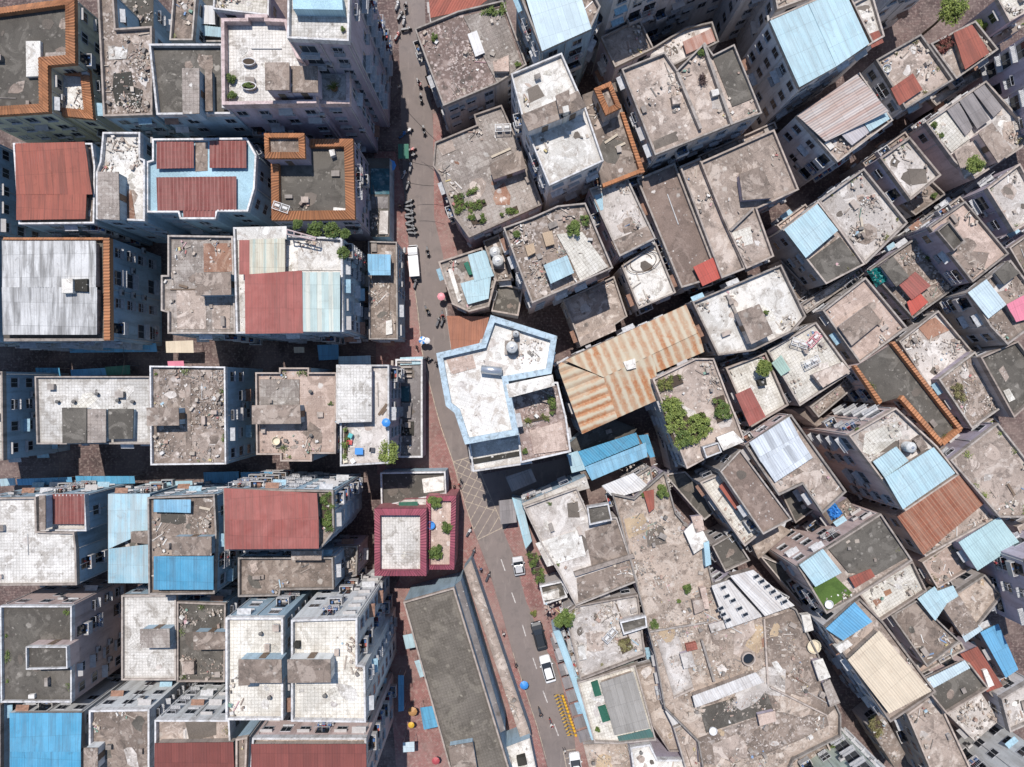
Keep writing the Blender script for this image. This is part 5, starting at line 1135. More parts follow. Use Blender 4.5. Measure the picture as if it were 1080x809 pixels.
 ('e37b',[(-36.3,-46.75),(-34.8,-46.5),(-35.05,-53.26),(-36.3,-53.26)],17,'conc','wblue','c','thin building with grey roof squeezed between the two dark red sheet roofs','n',[]),
 ('f38',[(-19.57,-17.88),(-12.23,-17.88),(-12.23,-27.39),(-19.57,-27.39)],9,'tile','wmaroon','m','small block with maroon tiled parapet and weathered white tiled roof beside the road','x',[('mass',[(-12.45,-16.4),(-8.16,-16.4),(-8.44,-27.05),(-12.59,-27.05)],7.2,'pinkc','m'),('mass',[(-15.96,-17.15),(-12.6,-17.01),(-12.6,-18.41),(-18.2,-18.55)],6,'white',None),('sheet',[(-16.56,-17.37,7),(-13.81,-17.27,7),(-13.74,-18.19,6.8),(-16.59,-18.26,6.8)],'green',False,9,0)]),
 ('f39',[(-19.59,-13.28),(-9.94,-13.13),(-9.8,-16.4),(-19.45,-18.39)],4.5,'dark','wblue','w','low shed with mossy dark roof and pale patch above the maroon parapet block','x',[('patch',[(-13.48,-14.26),(-10.21,-13.83),(-10.21,-15.96),(-13.19,-16.38)],4.512,0.12,'white')]),
 ('f40',[(-15.65,-31.51),(-8.37,-29.45),(0.69,-59.1),(-7.96,-59.1)],8,'gtileb','wblue','c','long market hall with mottled brown tiled roof beside the lower street','x',[('pen',[(-8.92,-51.82),(-5.68,-51.28),(-4.59,-58.17),(-8.11,-58.17)],8,9.6,'conc',None),('mass',[(-8.36,-29.6),(-7.52,-28.9),(-0.98,-50.91),(-2.51,-51.75)],6.5,'slate',None)]),
 ('f40b',[(-7.3,-28.0),(-6.16,-26.56),(2.86,-53.06),(1.43,-54.06)],3.6,'beige','wblue',None,'row of low shops with broken pale roofs between the market hall and the road','x',[]),
 ('f41',[(-2.07,-54.64),(2.67,-52.82),(3.77,-58.3),(-1.52,-58.3)],5,'white','wblue',None,'small white roofed kiosk with blue edges at the bottom beside the road','x',[('sheet',[(-2.6,-53.06,5.6),(-1.88,-52.52,5.6),(-0.25,-56.62,5.4),(-1.15,-57.35,5.4)],'lblue',False,5,0),('box',[(0.66,-55.39),(1.93,-55.03),(2.22,-56.29),(0.91,-56.58)],5,1.0,'soot')]),
 ('off_shade',[(-83.98,19.7),(-70.16,19.7),(-70.16,5.75),(-83.98,5.75)],14,'conc','wblue','c','unseen building added beyond the left edge to shade the upper lane','n',[]),  # out of view, added to cast its shadow over the upper lane
 ('g42',[(-12.15,56.89),(-0.95,57.57),(-5.2,54.34),(-11.81,52.98)],8,'conc','wgrey',None,'low building under a plain red brown sheet roof at the top beside the street','n',[('sheet',[(-12.09,56.61,8.5),(-0.95,57.28,8.5),(-5.18,54.1,8.4),(-11.77,52.74,8.4)],'brick',False,8,0)]),
 ('g43',[(-13.61,49.61),(-7.51,52.09),(-1.26,53.57),(2.04,44.61),(-2.08,41.97),(-9.59,38.84)],11,'gravel','wgrey','c','block with speckled pink gravel roof beside the street at the top','n',[('patch',[(-6.84,51.46),(-1.42,52.61),(1.38,44.73),(-2.07,42.1)],11.012,0.274,'gtile'),('sheet',[(-6.21,48.67,11.9),(-4.9,49.16,11.9),(-3.8,46.2,11.6),(-5.11,45.65,11.6)],'white',True,11,0),('pen',[(-2.54,44.57),(-0.59,45.39),(-0.52,43.44),(-2.38,43.44)],11,12.3,'pinkc',None)]),
 ('g44',[(-11.01,34.46),(-5.03,36.91),(-5.44,38.4),(-1.5,39.76),(2.17,31.6),(4.35,25.62),(-6.12,20.87),(-8.16,23.72),(-10.33,29.84),(-11.28,31.06)],9,'gtile','wmauve','c','block with grey tiled roof and square vegetable beds beside the street','n',[('pen',[(-3.07,30.67),(1.22,32.82),(1.87,30.34),(-2.57,28.8)],9,11.0,'conc',None),('patch',[(-10.68,33.96),(-8.67,34.86),(-8.06,33.45),(-10.01,32.61)],9.012,0.08,'beige')]),
 ('g45',[(0.61,51.31),(9.95,51.62),(11.48,48.86),(10.25,46.17),(3.83,43.29)],18,'conc','wblue','c','tall block topped by a pale blue grey sheet roof at the top edge','n',[('sheet',[(1.51,50.75,19.0),(8.63,50.9,19.0),(10.32,45.95,18.8),(3.88,43.04,18.8)],'paleblue',True,18,0)]),
 ('g46',[(-0.13,40.62),(6.51,43.37),(9.64,36.24),(12.02,29.23),(4.88,25.97),(1.63,33.98)],17,'white','wwhite','w','white block with two sunlit white roof decks divided by a brown stair house','n',[('pen',[(1.35,34.34),(5.85,36.2),(6.45,34.1),(2.16,32.45)],17,19.8,'conc',None),('pen',[(5.85,36.14),(8.4,37.34),(9.36,35.54),(6.45,34.16)],17,19.8,'conc',None),('pen',[(5.65,36.47),(7.14,37.13),(7.38,34.69),(6.1,34.39)],17,20.6,'conc',None),('box',[(6.37,34.98),(7.11,35.19),(7.23,34.39),(6.51,34.18)],17,4.0,'white'),('patch',[(2.01,38.86),(3.4,39.48),(4.33,37.93),(2.32,37.0)],17.012,0.034,'soot2')]),
 ('g47',[(9.78,40.15),(14.35,41.94),(15.49,37.7),(18.33,29.32),(12.55,27.36)],12,'conc','wgrey',None,'lower block with brown roof, orange rim and an orange tiled stair house','n',[('edge',[(14.97,37.47),(15.49,37.53),(18.34,29.21),(17.76,28.98)],12,0.6,'orange'),('edge',[(12.48,27.59),(17.76,29.69),(17.89,29.17),(12.57,27.1)],12,0.6,'orange'),('pen',[(11.06,39.71),(13.28,40.66),(14.7,37.18),(12.64,36.17)],12,15.0,'conc','o')]),
 ('g48',[(14.7,42.13),(20.46,44.43),(22.12,42.0),(25.83,45.71),(26.98,44.05),(29.79,45.45),(33.5,36.25),(30.05,34.97),(19.18,30.62)],15,'beige','wgrey','c','broad block with sunlit brown roof divided by low walls and a pile of white junk','n',[('edge',[(21.94,41.57),(22.32,41.72),(25.45,34.2),(25.07,34.05)],15,0.8,'beige'),('edge',[(25.49,45.33),(25.86,45.42),(29.65,34.73),(29.28,34.58)],15,0.8,'beige'),('patch',[(27.02,43.91),(29.67,44.95),(32.45,38.38),(29.67,37.28)],15.012,0.158,'dark'),('patch',[(18.96,32.58),(20.54,33.37),(22.12,34.0),(23.22,33.06),(19.27,31.48)],15.012,0.052,'soot2'),('box',[(21.29,38.39),(22.54,38.55),(22.61,37.45),(21.45,37.3)],15,0.9,'beige'),('box',[(26.58,39.22),(27.59,39.44),(27.77,38.68),(26.83,38.37)],15,0.8,'white')]),
 ('g49',[(12.45,48.46),(17.79,51.1),(19.83,46.91),(14.43,44.28)],11,'beige','wmauve','c','small block with brown concrete roof behind the sunlit divided roof','n',[]),
 ('g50',[(17.94,46.56),(24.74,50.77),(28.55,51.59),(29.5,48.73),(23.24,45.47)],9,'pale','wgrey','c','narrow roof with a rusty sheet and rubbish behind the sunlit divided roof','n',[('sheet',[(24.3,48.67,9.7),(28.35,50.55,9.7),(29.05,48.85,9.6),(24.86,46.96,9.6)],'rusts',False,9,0)]),
 ('u1',[(9.08,55.05),(15.99,56.27),(18.17,51.66),(13.08,49.48)],20,'conc','wwhite','c','building cut off by the top edge showing a pale windowed wall beside pale sheet roof','n',[]),
 ('u2',[(18.78,58.14),(29.41,62.52),(31.29,57.14),(17.77,51.63)],17,'conc','wwhite','c','building cut off by the top edge showing a long white wall above brown roofs','n',[]),
 ('u3',[(30.62,61.79),(37.97,61.79),(36.13,54.44),(31.84,52.97)],19,'conc','wwhite','c','building cut off by the top edge with a big blank pale wall','n',[]),
 ('g53',[(34.65,55.56),(38.36,56.83),(40.4,51.98),(35.55,50.19)],15,'beige','wwhite','c','narrow building with beige roof just above the big light blue roof','n',[]),
 ('g52',[(33.92,47.88),(43.81,52.13),(47.44,44.75),(37.93,38.86)],17,'conc','wwhite','c','tall white block capped by a large plain light blue roof, top right','n',[('sheet',[(33.68,47.36,18.0),(38.76,49.59,18.0),(42.26,41.33,18.2),(37.44,38.61,18.2)],'lblue',True,17,0),('sheet',[(38.67,49.48,18.2),(43.24,51.46,18.2),(46.68,44.39,18.0),(42.35,41.42,18.0)],'lblue',True,17,0)]),
 ('g55',[(39.24,36.94),(47.9,42.84),(52.49,36.28),(44.88,30.51)],12.5,'beige','wwhite','c','white walled block under a striped rusty pink and white tin roof','n',[('sheet',[(47.0,42.16,14.1),(51.31,37.05,14.1),(42.96,33.11,13.5),(39.11,36.64,13.5)],'rpink',True,12.5,0),('sheet',[(48.06,36.04,13.4),(50.86,37.97,13.4),(51.93,36.37,13.2),(49.13,34.6,13.2)],'lblue',True,12.5,0),('sheet',[(45.17,34.11,13.4),(48.06,35.94,13.4),(49.06,34.5,13.2),(46.71,32.73,13.2)],'pgrey',True,12.5,0),('box',[(43.03,33.12),(43.67,33.44),(44.48,32.64),(43.83,32.15)],12.5,0.5,'white')]),
 ('g56',[(50.38,44.78),(56.58,48.34),(61.07,42.01),(54.47,38.05)],12,'beige','wwhite','c','white walled block with mottled brown roof and a dark red lean-to sheet','n',[('sheet',[(52.19,40.65,12.9),(55.26,42.78,12.9),(56.82,40.65,12.6),(53.55,38.44,12.6)],'brick',True,12,0)]),
 ('g57',[(59.08,47.98),(65.41,51.21),(68.64,47.17),(62.72,43.0)],10,'beige','wgrey','c','small block with a plain brick red sheet roof and open beige corner','n',[('sheet',[(61.91,49.19,11.2),(64.54,50.34,11.2),(67.11,46.49,11.0),(63.68,44.11,11.0)],'brick',True,10,0)]),
 ('u4',[(45.61,51.23),(48.84,52.91),(50.52,47.1),(48.71,46.06)],14,'white','wwhite','c','narrow white roofed building touching the right side of big light blue roof','n',[('sheet',[(47.99,47.23,14.5),(49.74,47.92,14.5),(50.54,46.37,14.3),(48.89,45.57,14.3)],'brick',False,14,0)]),
 ('u5',[(49.87,56.83),(57.54,60.67),(59.33,55.81),(51.14,51.98)],15,'conc','wwhite','c','building cut off by the top edge with pale windowed wall beside a street tree','n',[]),
 ('u6',[(67.27,53.35),(71.88,55.99),(73.47,52.69),(68.98,50.19)],12,'cream','wmauve','c','building with small cream roof at the top right corner','n',[]),
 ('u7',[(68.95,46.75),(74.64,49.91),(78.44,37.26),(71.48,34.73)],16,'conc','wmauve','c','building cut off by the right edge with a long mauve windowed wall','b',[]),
 ('u8',[(72.51,52.14),(75.59,53.82),(76.15,52.98),(66.07,46.82),(65.51,47.66)],6,'beige','wmauve',None,'low narrow strip building with tiled ledge roofs at the top right','n',[]),
 ('g62',[(57.83,36.44),(66.22,42.3),(72.62,35.24),(71.29,32.98),(64.62,28.58),(61.83,30.98)],11,'pale','wpink','c','long block with cream terrace, grey slatted sheets and planted corner, top right','n',[('patch',[(58.1,36.37),(60.83,38.5),(61.65,37.35),(64.28,34.39),(61.65,32.42)],11.012,0.216,'cream'),('sheet',[(60.81,38.22,11.5),(62.44,39.37,11.5),(64.41,35.76,11.5),(63.43,34.62,11.5)],'slate2',False,11,0),('sheet',[(62.42,39.41,11.8),(64.21,40.56,11.8),(66.67,36.8,11.8),(64.87,35.49,11.8)],'slate2',False,11,0),('sheet',[(64.57,40.84,11.5),(66.05,41.83,11.5),(68.67,38.55,11.5),(67.36,37.24,11.5)],'slate2',False,11,0),('pen',[(64.27,34.34),(65.94,35.69),(68.71,32.09),(66.84,30.48)],11,13.2,'conc',None),('pen',[(61.76,32.22),(64.54,33.86),(66.17,30.92),(63.23,28.63)],11,11.8,'beige',None)]),
 ('g63',[(51.17,31.35),(55.28,34.27),(59.66,28.97),(55.41,25.52)],11.5,'pale','wmauve','c','block with speckled white grey roof behind the narrow right lane','n',[('patch',[(55.22,30.02),(57.84,30.02),(58.0,28.05),(55.87,27.72)],11.512,0.05,'soot2')]),
 ('g63b',[(56.28,26.41),(60.72,29.74),(63.08,27.52),(58.64,24.47)],7,'conc','wwhite','c','low block with dark planted corner below the speckled white grey roof','n',[]),
 ('g64',[(43.12,25.65),(49.42,30.2),(55.58,22.56),(49.68,16.81)],10.5,'pale','wgrey','c','block with brown roof and a long white plank, right of the light blue roof','n',[]),
 ('g64b',[(37.97,21.52),(42.9,25.52),(46.1,21.39),(49.43,16.72),(43.97,13.92)],11,'beige','wgrey','c','block topped by a light blue sheet roof with black stains and a grey yard','n',[('sheet',[(37.7,21.35,12.4),(42.3,24.89,12.4),(45.28,21.26,12.2),(40.8,17.44,12.2)],'lblue',True,11,0),('patch',[(41.62,17.35),(46.01,20.54),(48.93,16.69),(43.88,14.03)],11.012,0.224,'dark')]),
 ('g65',[(26.38,30.98),(36.64,35.51),(40.11,27.12),(34.24,24.45),(36.64,17.79),(32.78,16.06),(29.58,22.98)],11,'beige','wmauve','c','L shaped block with patchy brown roof, thin walls and an arched stair house','n',[('pen',[(31.54,28.88),(34.45,29.95),(35.75,27.1),(36.07,25.8),(32.02,25.48)],11,12.6,'conc',None),('edge',[(30.32,21.47),(33.59,24.58),(33.79,24.35),(30.52,21.21)],11,0.8,'dark'),('patch',[(30.72,21.14),(33.52,22.13),(33.85,19.66),(31.38,19.0)],11.012,0.06,'cream')]),
 ('g65b',[(23.55,30.44),(26.36,31.64),(32.78,16.12),(29.43,14.78)],10.6,'beige','wgrey','c','narrow strip block with brown roof between two long roofs','n',[]),
 ('g66',[(17.63,28.87),(23.01,31.16),(29.21,15.14),(23.96,13.53)],10,'pinkdk','wgrey','c','long block with plain dusky brown roof and a small red sheet at its foot','n',[('sheet',[(25.49,16.39,10.9),(28.23,17.71,10.9),(29.74,15.04,10.7),(26.86,13.72,10.7)],'red2',True,10,0)]),
 ('g67',[(10.79,27.25),(16.12,28.85),(20.12,20.32),(15.06,17.79)],11,'pale','wmauve','c','block with sunlit white roof and brown concrete front terrace left of the dusky long roof','n',[('patch',[(13.87,19.9),(19.07,22.1),(20.05,20.36),(14.99,17.82)],11.012,0.204,'conc'),('patch',[(11.19,26.23),(12.67,26.73),(12.83,24.42),(12.01,24.09)],11.012,0.108,'lblue')]),
 ('g68',[(15.63,16.79),(20.53,20.05),(23.38,12.98),(18.08,10.67)],9,'white','wgrey','c','small block with bright white roof and coiled brown hose','n',[]),
 ('g69',[(7.56,12.25),(14.98,15.75),(16.94,9.87),(10.22,5.39)],6,'beige','wgrey','c','low block with brown roof half in shadow of its taller neighbour','n',[('pen',[(9.77,6.59),(14.91,8.81),(15.08,7.79),(10.11,5.56)],6,7.0,'beige',None)]),
 ('g70',[(-1.15,20.91),(2.69,22.31),(6.14,23.85),(9.85,24.23),(13.55,15.53),(2.69,10.8)],15,'rubble','wpink','c','block with junk filled roof garden, light blue lean-to and green bush, centre','n',[('sheet',[(4.19,15.67,16.8),(7.29,16.97,16.8),(8.24,14.69,16.5),(5.13,13.23,16.5)],'lblue',True,15,0),('patch',[(5.99,20.1),(9.46,20.41),(12.93,15.68),(9.15,13.79),(7.89,16.63)],15.012,0.212,'cream'),('box',[(1.73,18.42),(2.89,18.8),(3.14,17.55),(2.13,17.01)],15,0.7,'ply'),('box',[(4.02,20.15),(5.33,20.46),(5.71,18.68),(4.55,18.36)],15,0.7,'ply')]),
 ('g71',[(-10.78,17.81),(-4.41,19.88),(-2.35,15.06),(-3.38,11.27),(-6.31,10.51),(-8.72,11.61)],6.5,'gtile','wpink','c','low corner building with two joined light blue sheet roofs beside the street','n',[('sheet',[(-6.42,18.73,7.5),(-4.03,19.41,7.5),(-2.6,15.68,7.4),(-5.47,14.86,7.4)],'lblue',True,6.5,0),('sheet',[(-7.52,14.59,7.35),(-3.01,15.89,7.35),(-3.42,12.38,7.25),(-6.43,11.53,7.25)],'lblue',True,6.5,0),('box',[(-9.38,16.73),(-8.79,16.9),(-7.42,12.27),(-7.9,11.92)],6.5,0.3,'white'),('box',[(-7.06,17.54),(-6.44,17.88),(-5.76,16.0),(-6.27,15.82)],6.5,0.6,'green')]),
 ('g71b',[(-4.26,20.94),(-1.94,21.88),(0.24,15.3),(-2.29,15.06)],6,'conc','wmauve','c','low building carrying two white water tanks behind the light blue corner roofs','n',[]),
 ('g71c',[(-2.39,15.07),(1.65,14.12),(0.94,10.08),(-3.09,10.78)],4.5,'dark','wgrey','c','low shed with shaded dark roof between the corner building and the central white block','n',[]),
 ('g71d',[(-9.7,10.06),(-3.57,9.92),(-4.57,6.06),(-8.99,5.06)],4,'conc','wgrey',None,'low shop under a flat terracotta brown sheet beside the street','n',[('sheet',[(-9.81,10.16,4.4),(-3.41,10.02,4.4),(-4.41,5.9,4.3),(-9.1,5.05,4.3)],'terra',False,4,0)]),
 ('g72',[(-9.68,3.86),(-3.92,5.21),(-2.69,8.76),(5.76,6.06),(5.02,1.29),(-0.49,0.31),(0.86,-6.55),(-6.0,-7.78),(-7.35,-3.74),(-8.45,-2.88)],19,'ctile','wpaleblue','b','central white block with irregular white tiled roof and pale blue rim','n',[('mass',[(-0.51,0.32),(6.07,0.19),(7.21,-4.49),(7.84,-9.05),(1.14,-10.56),(0.76,-6.52)],16,'gravel','w'),('mass',[(-5.75,-7.99),(1.28,-6.46),(2.69,-10.68),(-5.24,-11.83)],15,'white','w'),('pen',[(-0.6,-0.2),(5.1,1.0),(5.34,-0.2),(-0.3,-1.7)],19,19.8,'white',None),('box',[(-5.36,-10.21),(1.53,-9.0),(1.66,-9.64),(-5.11,-10.85)],15.1,0.06,'soot'),('patch',[(-8.57,3.24),(-5.09,3.7),(-4.63,2.03),(-7.81,1.13)],19.012,0.056,'pinkc'),('patch',[(2.34,-6.3),(6.55,-5.05),(7.49,-8.79),(2.96,-9.42)],16.012,0.22,'pinkc')]),
 ('g73',[(6.46,2.62),(8.75,4.1),(24.76,11.1),(27.19,4.51),(20.19,1.55),(20.86,-2.22),(14.8,-4.91),(9.96,-7.2)],10,'conc','wmauve',None,'market shed under a big rust streaked cream corrugated roof','n',[('bigtin',[(7.45,3.26),(24.47,11.1),(26.06,7.11),(12.77,0.86)],(0.382,-0.924),10.9,11.5),('bigtin',[(19.67,4.05),(26.18,7.11),(26.97,4.45),(19.93,1.4)],(0.382,-0.924),11.45,11.1),('bigtin',[(12.77,0.86),(19.82,4.19),(20.75,-2.19),(14.76,-4.85)],(0.382,-0.924),11.45,10.9),('bigtin',[(6.93,3.0),(12.78,0.87),(14.78,-4.86),(9.86,-7.12),(6.39,2.46)],(0.93,0.367),10.8,11.3),('box',[(15.5,3.01),(17.14,3.5),(17.3,2.19),(15.99,1.87)],10,1.9,'white')]),
 ('g74',[(8.24,-11.0),(18.74,-7.6),(21.3,-10.72),(14.2,-13.56),(11.08,-14.41)],4.5,'conc','wblue',None,'low market stalls building under bright blue sheet roofing','n',[('sheet',[(8.1,-10.71,5.1),(18.5,-7.32,5.1),(19.04,-8.97,5.0),(10.83,-12.36,5.0)],'blue',False,4.5,0),('sheet',[(10.79,-12.42,5.4),(19.84,-8.76,5.4),(20.15,-10.87,5.2),(11.86,-14.43,5.2)],'blue2',False,4.5,0),('sheet',[(18.9,-7.76,4.8),(20.3,-7.59,4.8),(21.37,-10.92,4.7),(20.67,-11.1,4.7)],'blue',False,4.5,0),('sheet',[(8.19,-10.51,5.3),(9.75,-9.99,5.3),(10.99,-12.8,5.1),(8.9,-13.33,5.1)],'lblue',False,4.5,0)]),
 ('g75',[(1.38,-17.45),(8.97,-14.28),(10.76,-13.45),(11.31,-15.24),(1.66,-17.87)],7.5,'white','wblue',None,'long narrow pale awning roof on the edge of the concrete market building','n',[]),
 ('g75b',[(16.67,-14.38),(20.14,-12.15),(20.83,-15.35),(17.78,-16.6)],6.8,'white','wgrey','c','small roof with sloping white sheets between blue sheets and the bare earth yard','n',[('sheet',[(12.96,-14.82,8.0),(17.65,-12.96,8.0),(20.08,-15.11,7.7),(14.81,-16.67,7.7)],'white',False,6.8,0)]),
 ('g76',[(1.65,-17.78),(9.34,-15.03),(11.26,-19.29),(15.1,-19.29),(18.12,-28.49),(9.2,-32.06),(6.86,-27.52),(4.39,-23.41)],8,'pale','wgrey','c','market building with flat grey concrete roof and one bright repaired patch','n',[('patch',[(3.39,-23.11),(9.83,-21.08),(10.68,-24.81),(5.08,-26.5)],8.012,0.144,'white'),('patch',[(10.51,-21.42),(14.92,-19.73),(17.46,-24.64),(11.53,-26.51)],8.012,0.1,'conc'),('patch',[(9.33,-28.18),(17.55,-25.44),(18.38,-28.18),(9.6,-31.61)],8.012,0.104,'conc'),('patch',[(7.97,-17.36),(9.5,-17.03),(9.84,-19.4),(8.14,-19.4)],8.012,0.038,'soot2'),('edge',[(8.85,-27.17),(17.43,-24.45),(17.71,-24.99),(9.13,-27.72)],8,0.8,'beige'),('pen',[(10.71,-17.63),(13.72,-17.13),(14.23,-19.47),(11.05,-20.14)],8,9.4,'dark','w')]),
 ('g76b',[(0.0,-17.26),(1.4,-17.61),(2.98,-23.58),(2.11,-24.99)],4.5,'conc','wblue',None,'low lean-to with faded light blue roof along the right pavement','n',[('sheet',[(0.0,-17.04,4.8),(1.47,-17.56,4.8),(2.98,-23.52,4.8),(2.03,-24.74,4.8)],'lblue2',False,4.5,0)]),
 ('g77',[(14.41,-15.86),(17.57,-16.54),(21.97,-12.7),(23.61,-18.6),(27.73,-23.41),(29.1,-29.31),(31.57,-27.52),(40.91,-32.47),(44.2,-39.19),(45.3,-43.31),(47.36,-47.71),(47.36,-50.86),(40.5,-54.29),(38.44,-59.1),(28.14,-59.1),(26.77,-51.55),(21.97,-46.74),(20.59,-39.19),(18.12,-29.86),(16.47,-23.41)],8,'earth','wmauve','c','vast flat market roof of bare earth coloured concrete strewn with rubble','n',[('mass',[(28.88,-29.22),(31.6,-28.26),(35.96,-33.17),(30.92,-35.07)],8.8,'white',None),('sheet',[(28.44,-28.86,9.6),(30.96,-27.99,9.6),(35.78,-33.32,9.3),(30.7,-35.0,9.3)],'skyl',True,8,0),('sheet',[(30.84,-27.3,10.2),(34.24,-26.43,10.2),(40.31,-31.65,9.6),(36.02,-33.12,9.6)],'skyl',True,8,0),('mass',[(36.1,-34.25),(40.63,-32.76),(44.24,-38.86),(47.08,-46.65),(45.59,-48.07),(37.44,-44.03),(36.38,-42.4),(36.91,-37.44)],8.1,'conc',None),('mass',[(26.89,-51.28),(37.81,-47.45),(45.54,-48.16),(45.89,-49.51),(41.71,-51.56),(36.75,-53.69),(29.3,-55.18),(27.04,-54.82)],8.06,'rubble',None),('mass',[(20.9,-37.08),(24.09,-36.37),(26.21,-43.81),(23.38,-45.23)],8.12,'pale',None),('mass',[(17.64,-20.41),(22.39,-19.06),(24.42,-23.13),(20.35,-24.48)],8.05,'ochre',None),('edge',[(36.24,-33.94),(36.48,-33.87),(37.01,-43.29),(36.77,-43.36)],8,0.5,'conc'),('edge',[(19.77,-35.72),(28.25,-34.31),(28.28,-34.52),(19.81,-35.94)],8,0.45,'conc'),('edge',[(23.29,-45.24),(26.19,-43.86),(26.26,-44.07),(23.36,-45.45)],8,0.5,'conc'),('edge',[(37.29,-43.65),(45.48,-47.74),(45.41,-47.95),(37.22,-43.89)],8,0.5,'beige'),('edge',[(15.89,-19.33),(16.09,-19.26),(17.58,-26.43),(17.34,-26.5)],8,0.4,'conc'),('pen',[(24.21,-38.83),(25.61,-38.48),(26.14,-40.41),(24.73,-40.76)],8,9.1,'pale',None),('pen',[(28.39,-34.72),(30.32,-34.19),(30.67,-35.07),(28.74,-35.71)],8,8.8,'pale',None),('skylight',30.04,-28.99,9.75,0.45),('skylight',30.56,-30.21,9.75,0.45),('skylight',31.43,-30.84,9.75,0.45),('skylight',32.37,-31.96,9.75,0.45),('skylight',33.18,-32.83,9.75,0.45),('skylight',29.69,-31.96,9.75,0.45),('skylight',30.04,-32.83,9.75,0.45),('skylight',30.74,-33.63,9.75,0.45),('skylight',34.59,-27.3,10.2,0.45),('skylight',35.35,-27.99,10.2,0.45),('skylight',36.15,-28.69,10.2,0.45),('skylight',36.95,-29.45,10.2,0.45),('skylight',37.78,-30.15,10.2,0.45),('skylight',38.58,-30.87,10.2,0.45),('sheet',[(25.69,-44.53,9.7),(34.76,-41.21,9.7),(36.13,-42.67,9.3),(26.15,-46.28,9.3)],'skyl',True,8,0),('patch',[(27.17,-47.01),(36.73,-44.1),(37.8,-47.36),(28.05,-50.55)],8.012,0.112,'dark'),('edge',[(27.13,-36.97),(27.41,-36.87),(29.24,-42.77),(28.89,-42.88)],8,0.9,'rustc'),('patch',[(15.94,-19.74),(19.0,-18.72),(20.01,-21.09),(16.96,-22.45)],8.012,0.066,'ochre'),('patch',[(19.34,-21.43),(21.71,-20.41),(22.39,-23.13),(19.67,-23.64)],8.012,0.07,'soot2'),('patch',[(36.04,-36.75),(37.99,-36.57),(37.99,-37.81),(36.22,-38.17)],8.012,0.074,'rustc'),('box',[(24.96,-37.57),(26.48,-37.22),(26.72,-38.21),(25.18,-38.56)],8,0.7,'brick'),('patch',[(37.48,-40.31),(38.29,-40.06),(39.25,-41.48),(38.47,-42.01)],8.012,0.2,'white'),('pen',[(35.28,-47.55),(37.56,-47.03),(37.67,-48.25),(35.57,-48.88)],8,9.2,'pinkc',None),('pen',[(44.66,-43.08),(45.54,-42.55),(46.94,-45.71),(45.71,-46.24)],8,9.0,'gtile',None),('pen',[(43.21,-39.88),(44.44,-39.53),(45.49,-41.99),(44.09,-42.51)],8,9.1,'white',None),('box',[(41.5,-33.25),(42.73,-33.07),(43.26,-35.35),(42.03,-35.71)],8,1.0,'white'),('sheet',[(18.84,-15.53,8.9),(20.35,-15.2,8.9),(20.49,-17.92,8.7),(19.72,-18.6,8.7)],'brick',True,8,0),('pen',[(24.76,-21.19),(26.43,-19.51),(28.11,-22.87),(26.1,-24.21)],8,9.2,'white',None),('pen',[(25.68,-19.12),(27.02,-18.95),(27.36,-20.79),(26.35,-21.13)],8,9.5,'pinkc',None),('box',[(27.36,-22.8),(28.09,-22.46),(28.43,-25.81),(27.62,-26.14)],8,1.5,'lblue'),('box',[(25.82,-31.08),(27.22,-30.9),(27.57,-32.48),(26.17,-33.01)],8,1.2,'beige'),('box',[(26.87,-29.33),(27.75,-29.15),(28.28,-32.31),(27.57,-32.31)],8,1.2,'pinkc')]),  # the large dark patch paints a shadowed area onto the roof
 ('g78',[(7.73,-33.21),(9.11,-32.24),(18.23,-30.59),(19.33,-39.42),(9.94,-43.01)],7.4,'pale','wgrey','c','market building with junk strewn pale roof behind the parked cars','n',[('pen',[(15.48,-34.19),(19.18,-33.31),(19.35,-34.9),(16.01,-35.95)],7.4,8.8,'dark','w'),('box',[(9.5,-38.15),(10.45,-37.87),(10.81,-39.85),(9.74,-40.1)],7.4,0.7,'white')]),
 ('g78b',[(4.09,-30.0),(7.48,-29.27),(8.21,-31.64),(4.75,-32.74)],5,'dark','wgrey','w','small open roofed lobby with white slabs beside the right pavement','n',[('box',[(4.52,-31.16),(6.87,-30.44),(7.05,-31.7),(4.7,-32.07)],5,1.0,'white')]),
 ('g79',[(9.58,-43.82),(18.08,-41.29),(21.15,-52.32),(15.55,-52.86),(12.11,-52.68)],6,'cream','wgreen','c','building with grey corrugated roof, cream court and dark green panels by the road','n',[('sheet',[(12.87,-43.67,7.2),(17.69,-42.06,7.2),(20.15,-50.43,6.9),(15.06,-51.5,6.9)],'gcor',True,6,0),('patch',[(11.61,-44.05),(12.62,-43.69),(13.2,-45.86),(12.19,-46.11)],6.012,0.304,'green'),('patch',[(12.62,-47.66),(13.77,-47.3),(14.49,-49.57),(13.34,-49.93)],6.012,0.308,'green'),('sheet',[(15.5,-51.98,6.3),(20.37,-50.9,6.3),(21.13,-52.34,6.1),(15.9,-53.06,6.1)],'green2',False,6,0)]),
 ('g79b',[(6.12,-36.87),(7.11,-36.61),(10.02,-44.34),(12.57,-53.08),(11.84,-53.08),(8.75,-43.97)],5.2,'lblue','wblue',None,'long low wall roof with light blue cap behind the shop awnings','n',[]),
 ('g80',[(17.36,-53.4),(20.25,-52.97),(21.34,-55.21),(25.31,-55.21),(26.04,-58.83),(18.08,-58.83)],6,'white','wmauve','w','building with bright white roof at the bottom edge right of the road','n',[]),
 ('g80b',[(10.77,-54.65),(17.75,-54.54),(18.2,-60.41),(12.25,-60.41)],3.2,'earth','wgrey',None,'low yard building with dusty beige roof at the bottom edge','n',[]),
 ('g81',[(18.17,-42.03),(20.89,-41.3),(22.53,-43.85),(25.07,-54.38),(23.25,-54.38),(20.89,-50.75)],5.5,'earth','wgrey','c','long narrow brown roof between the grey corrugated roof and a dark passage','n',[]),
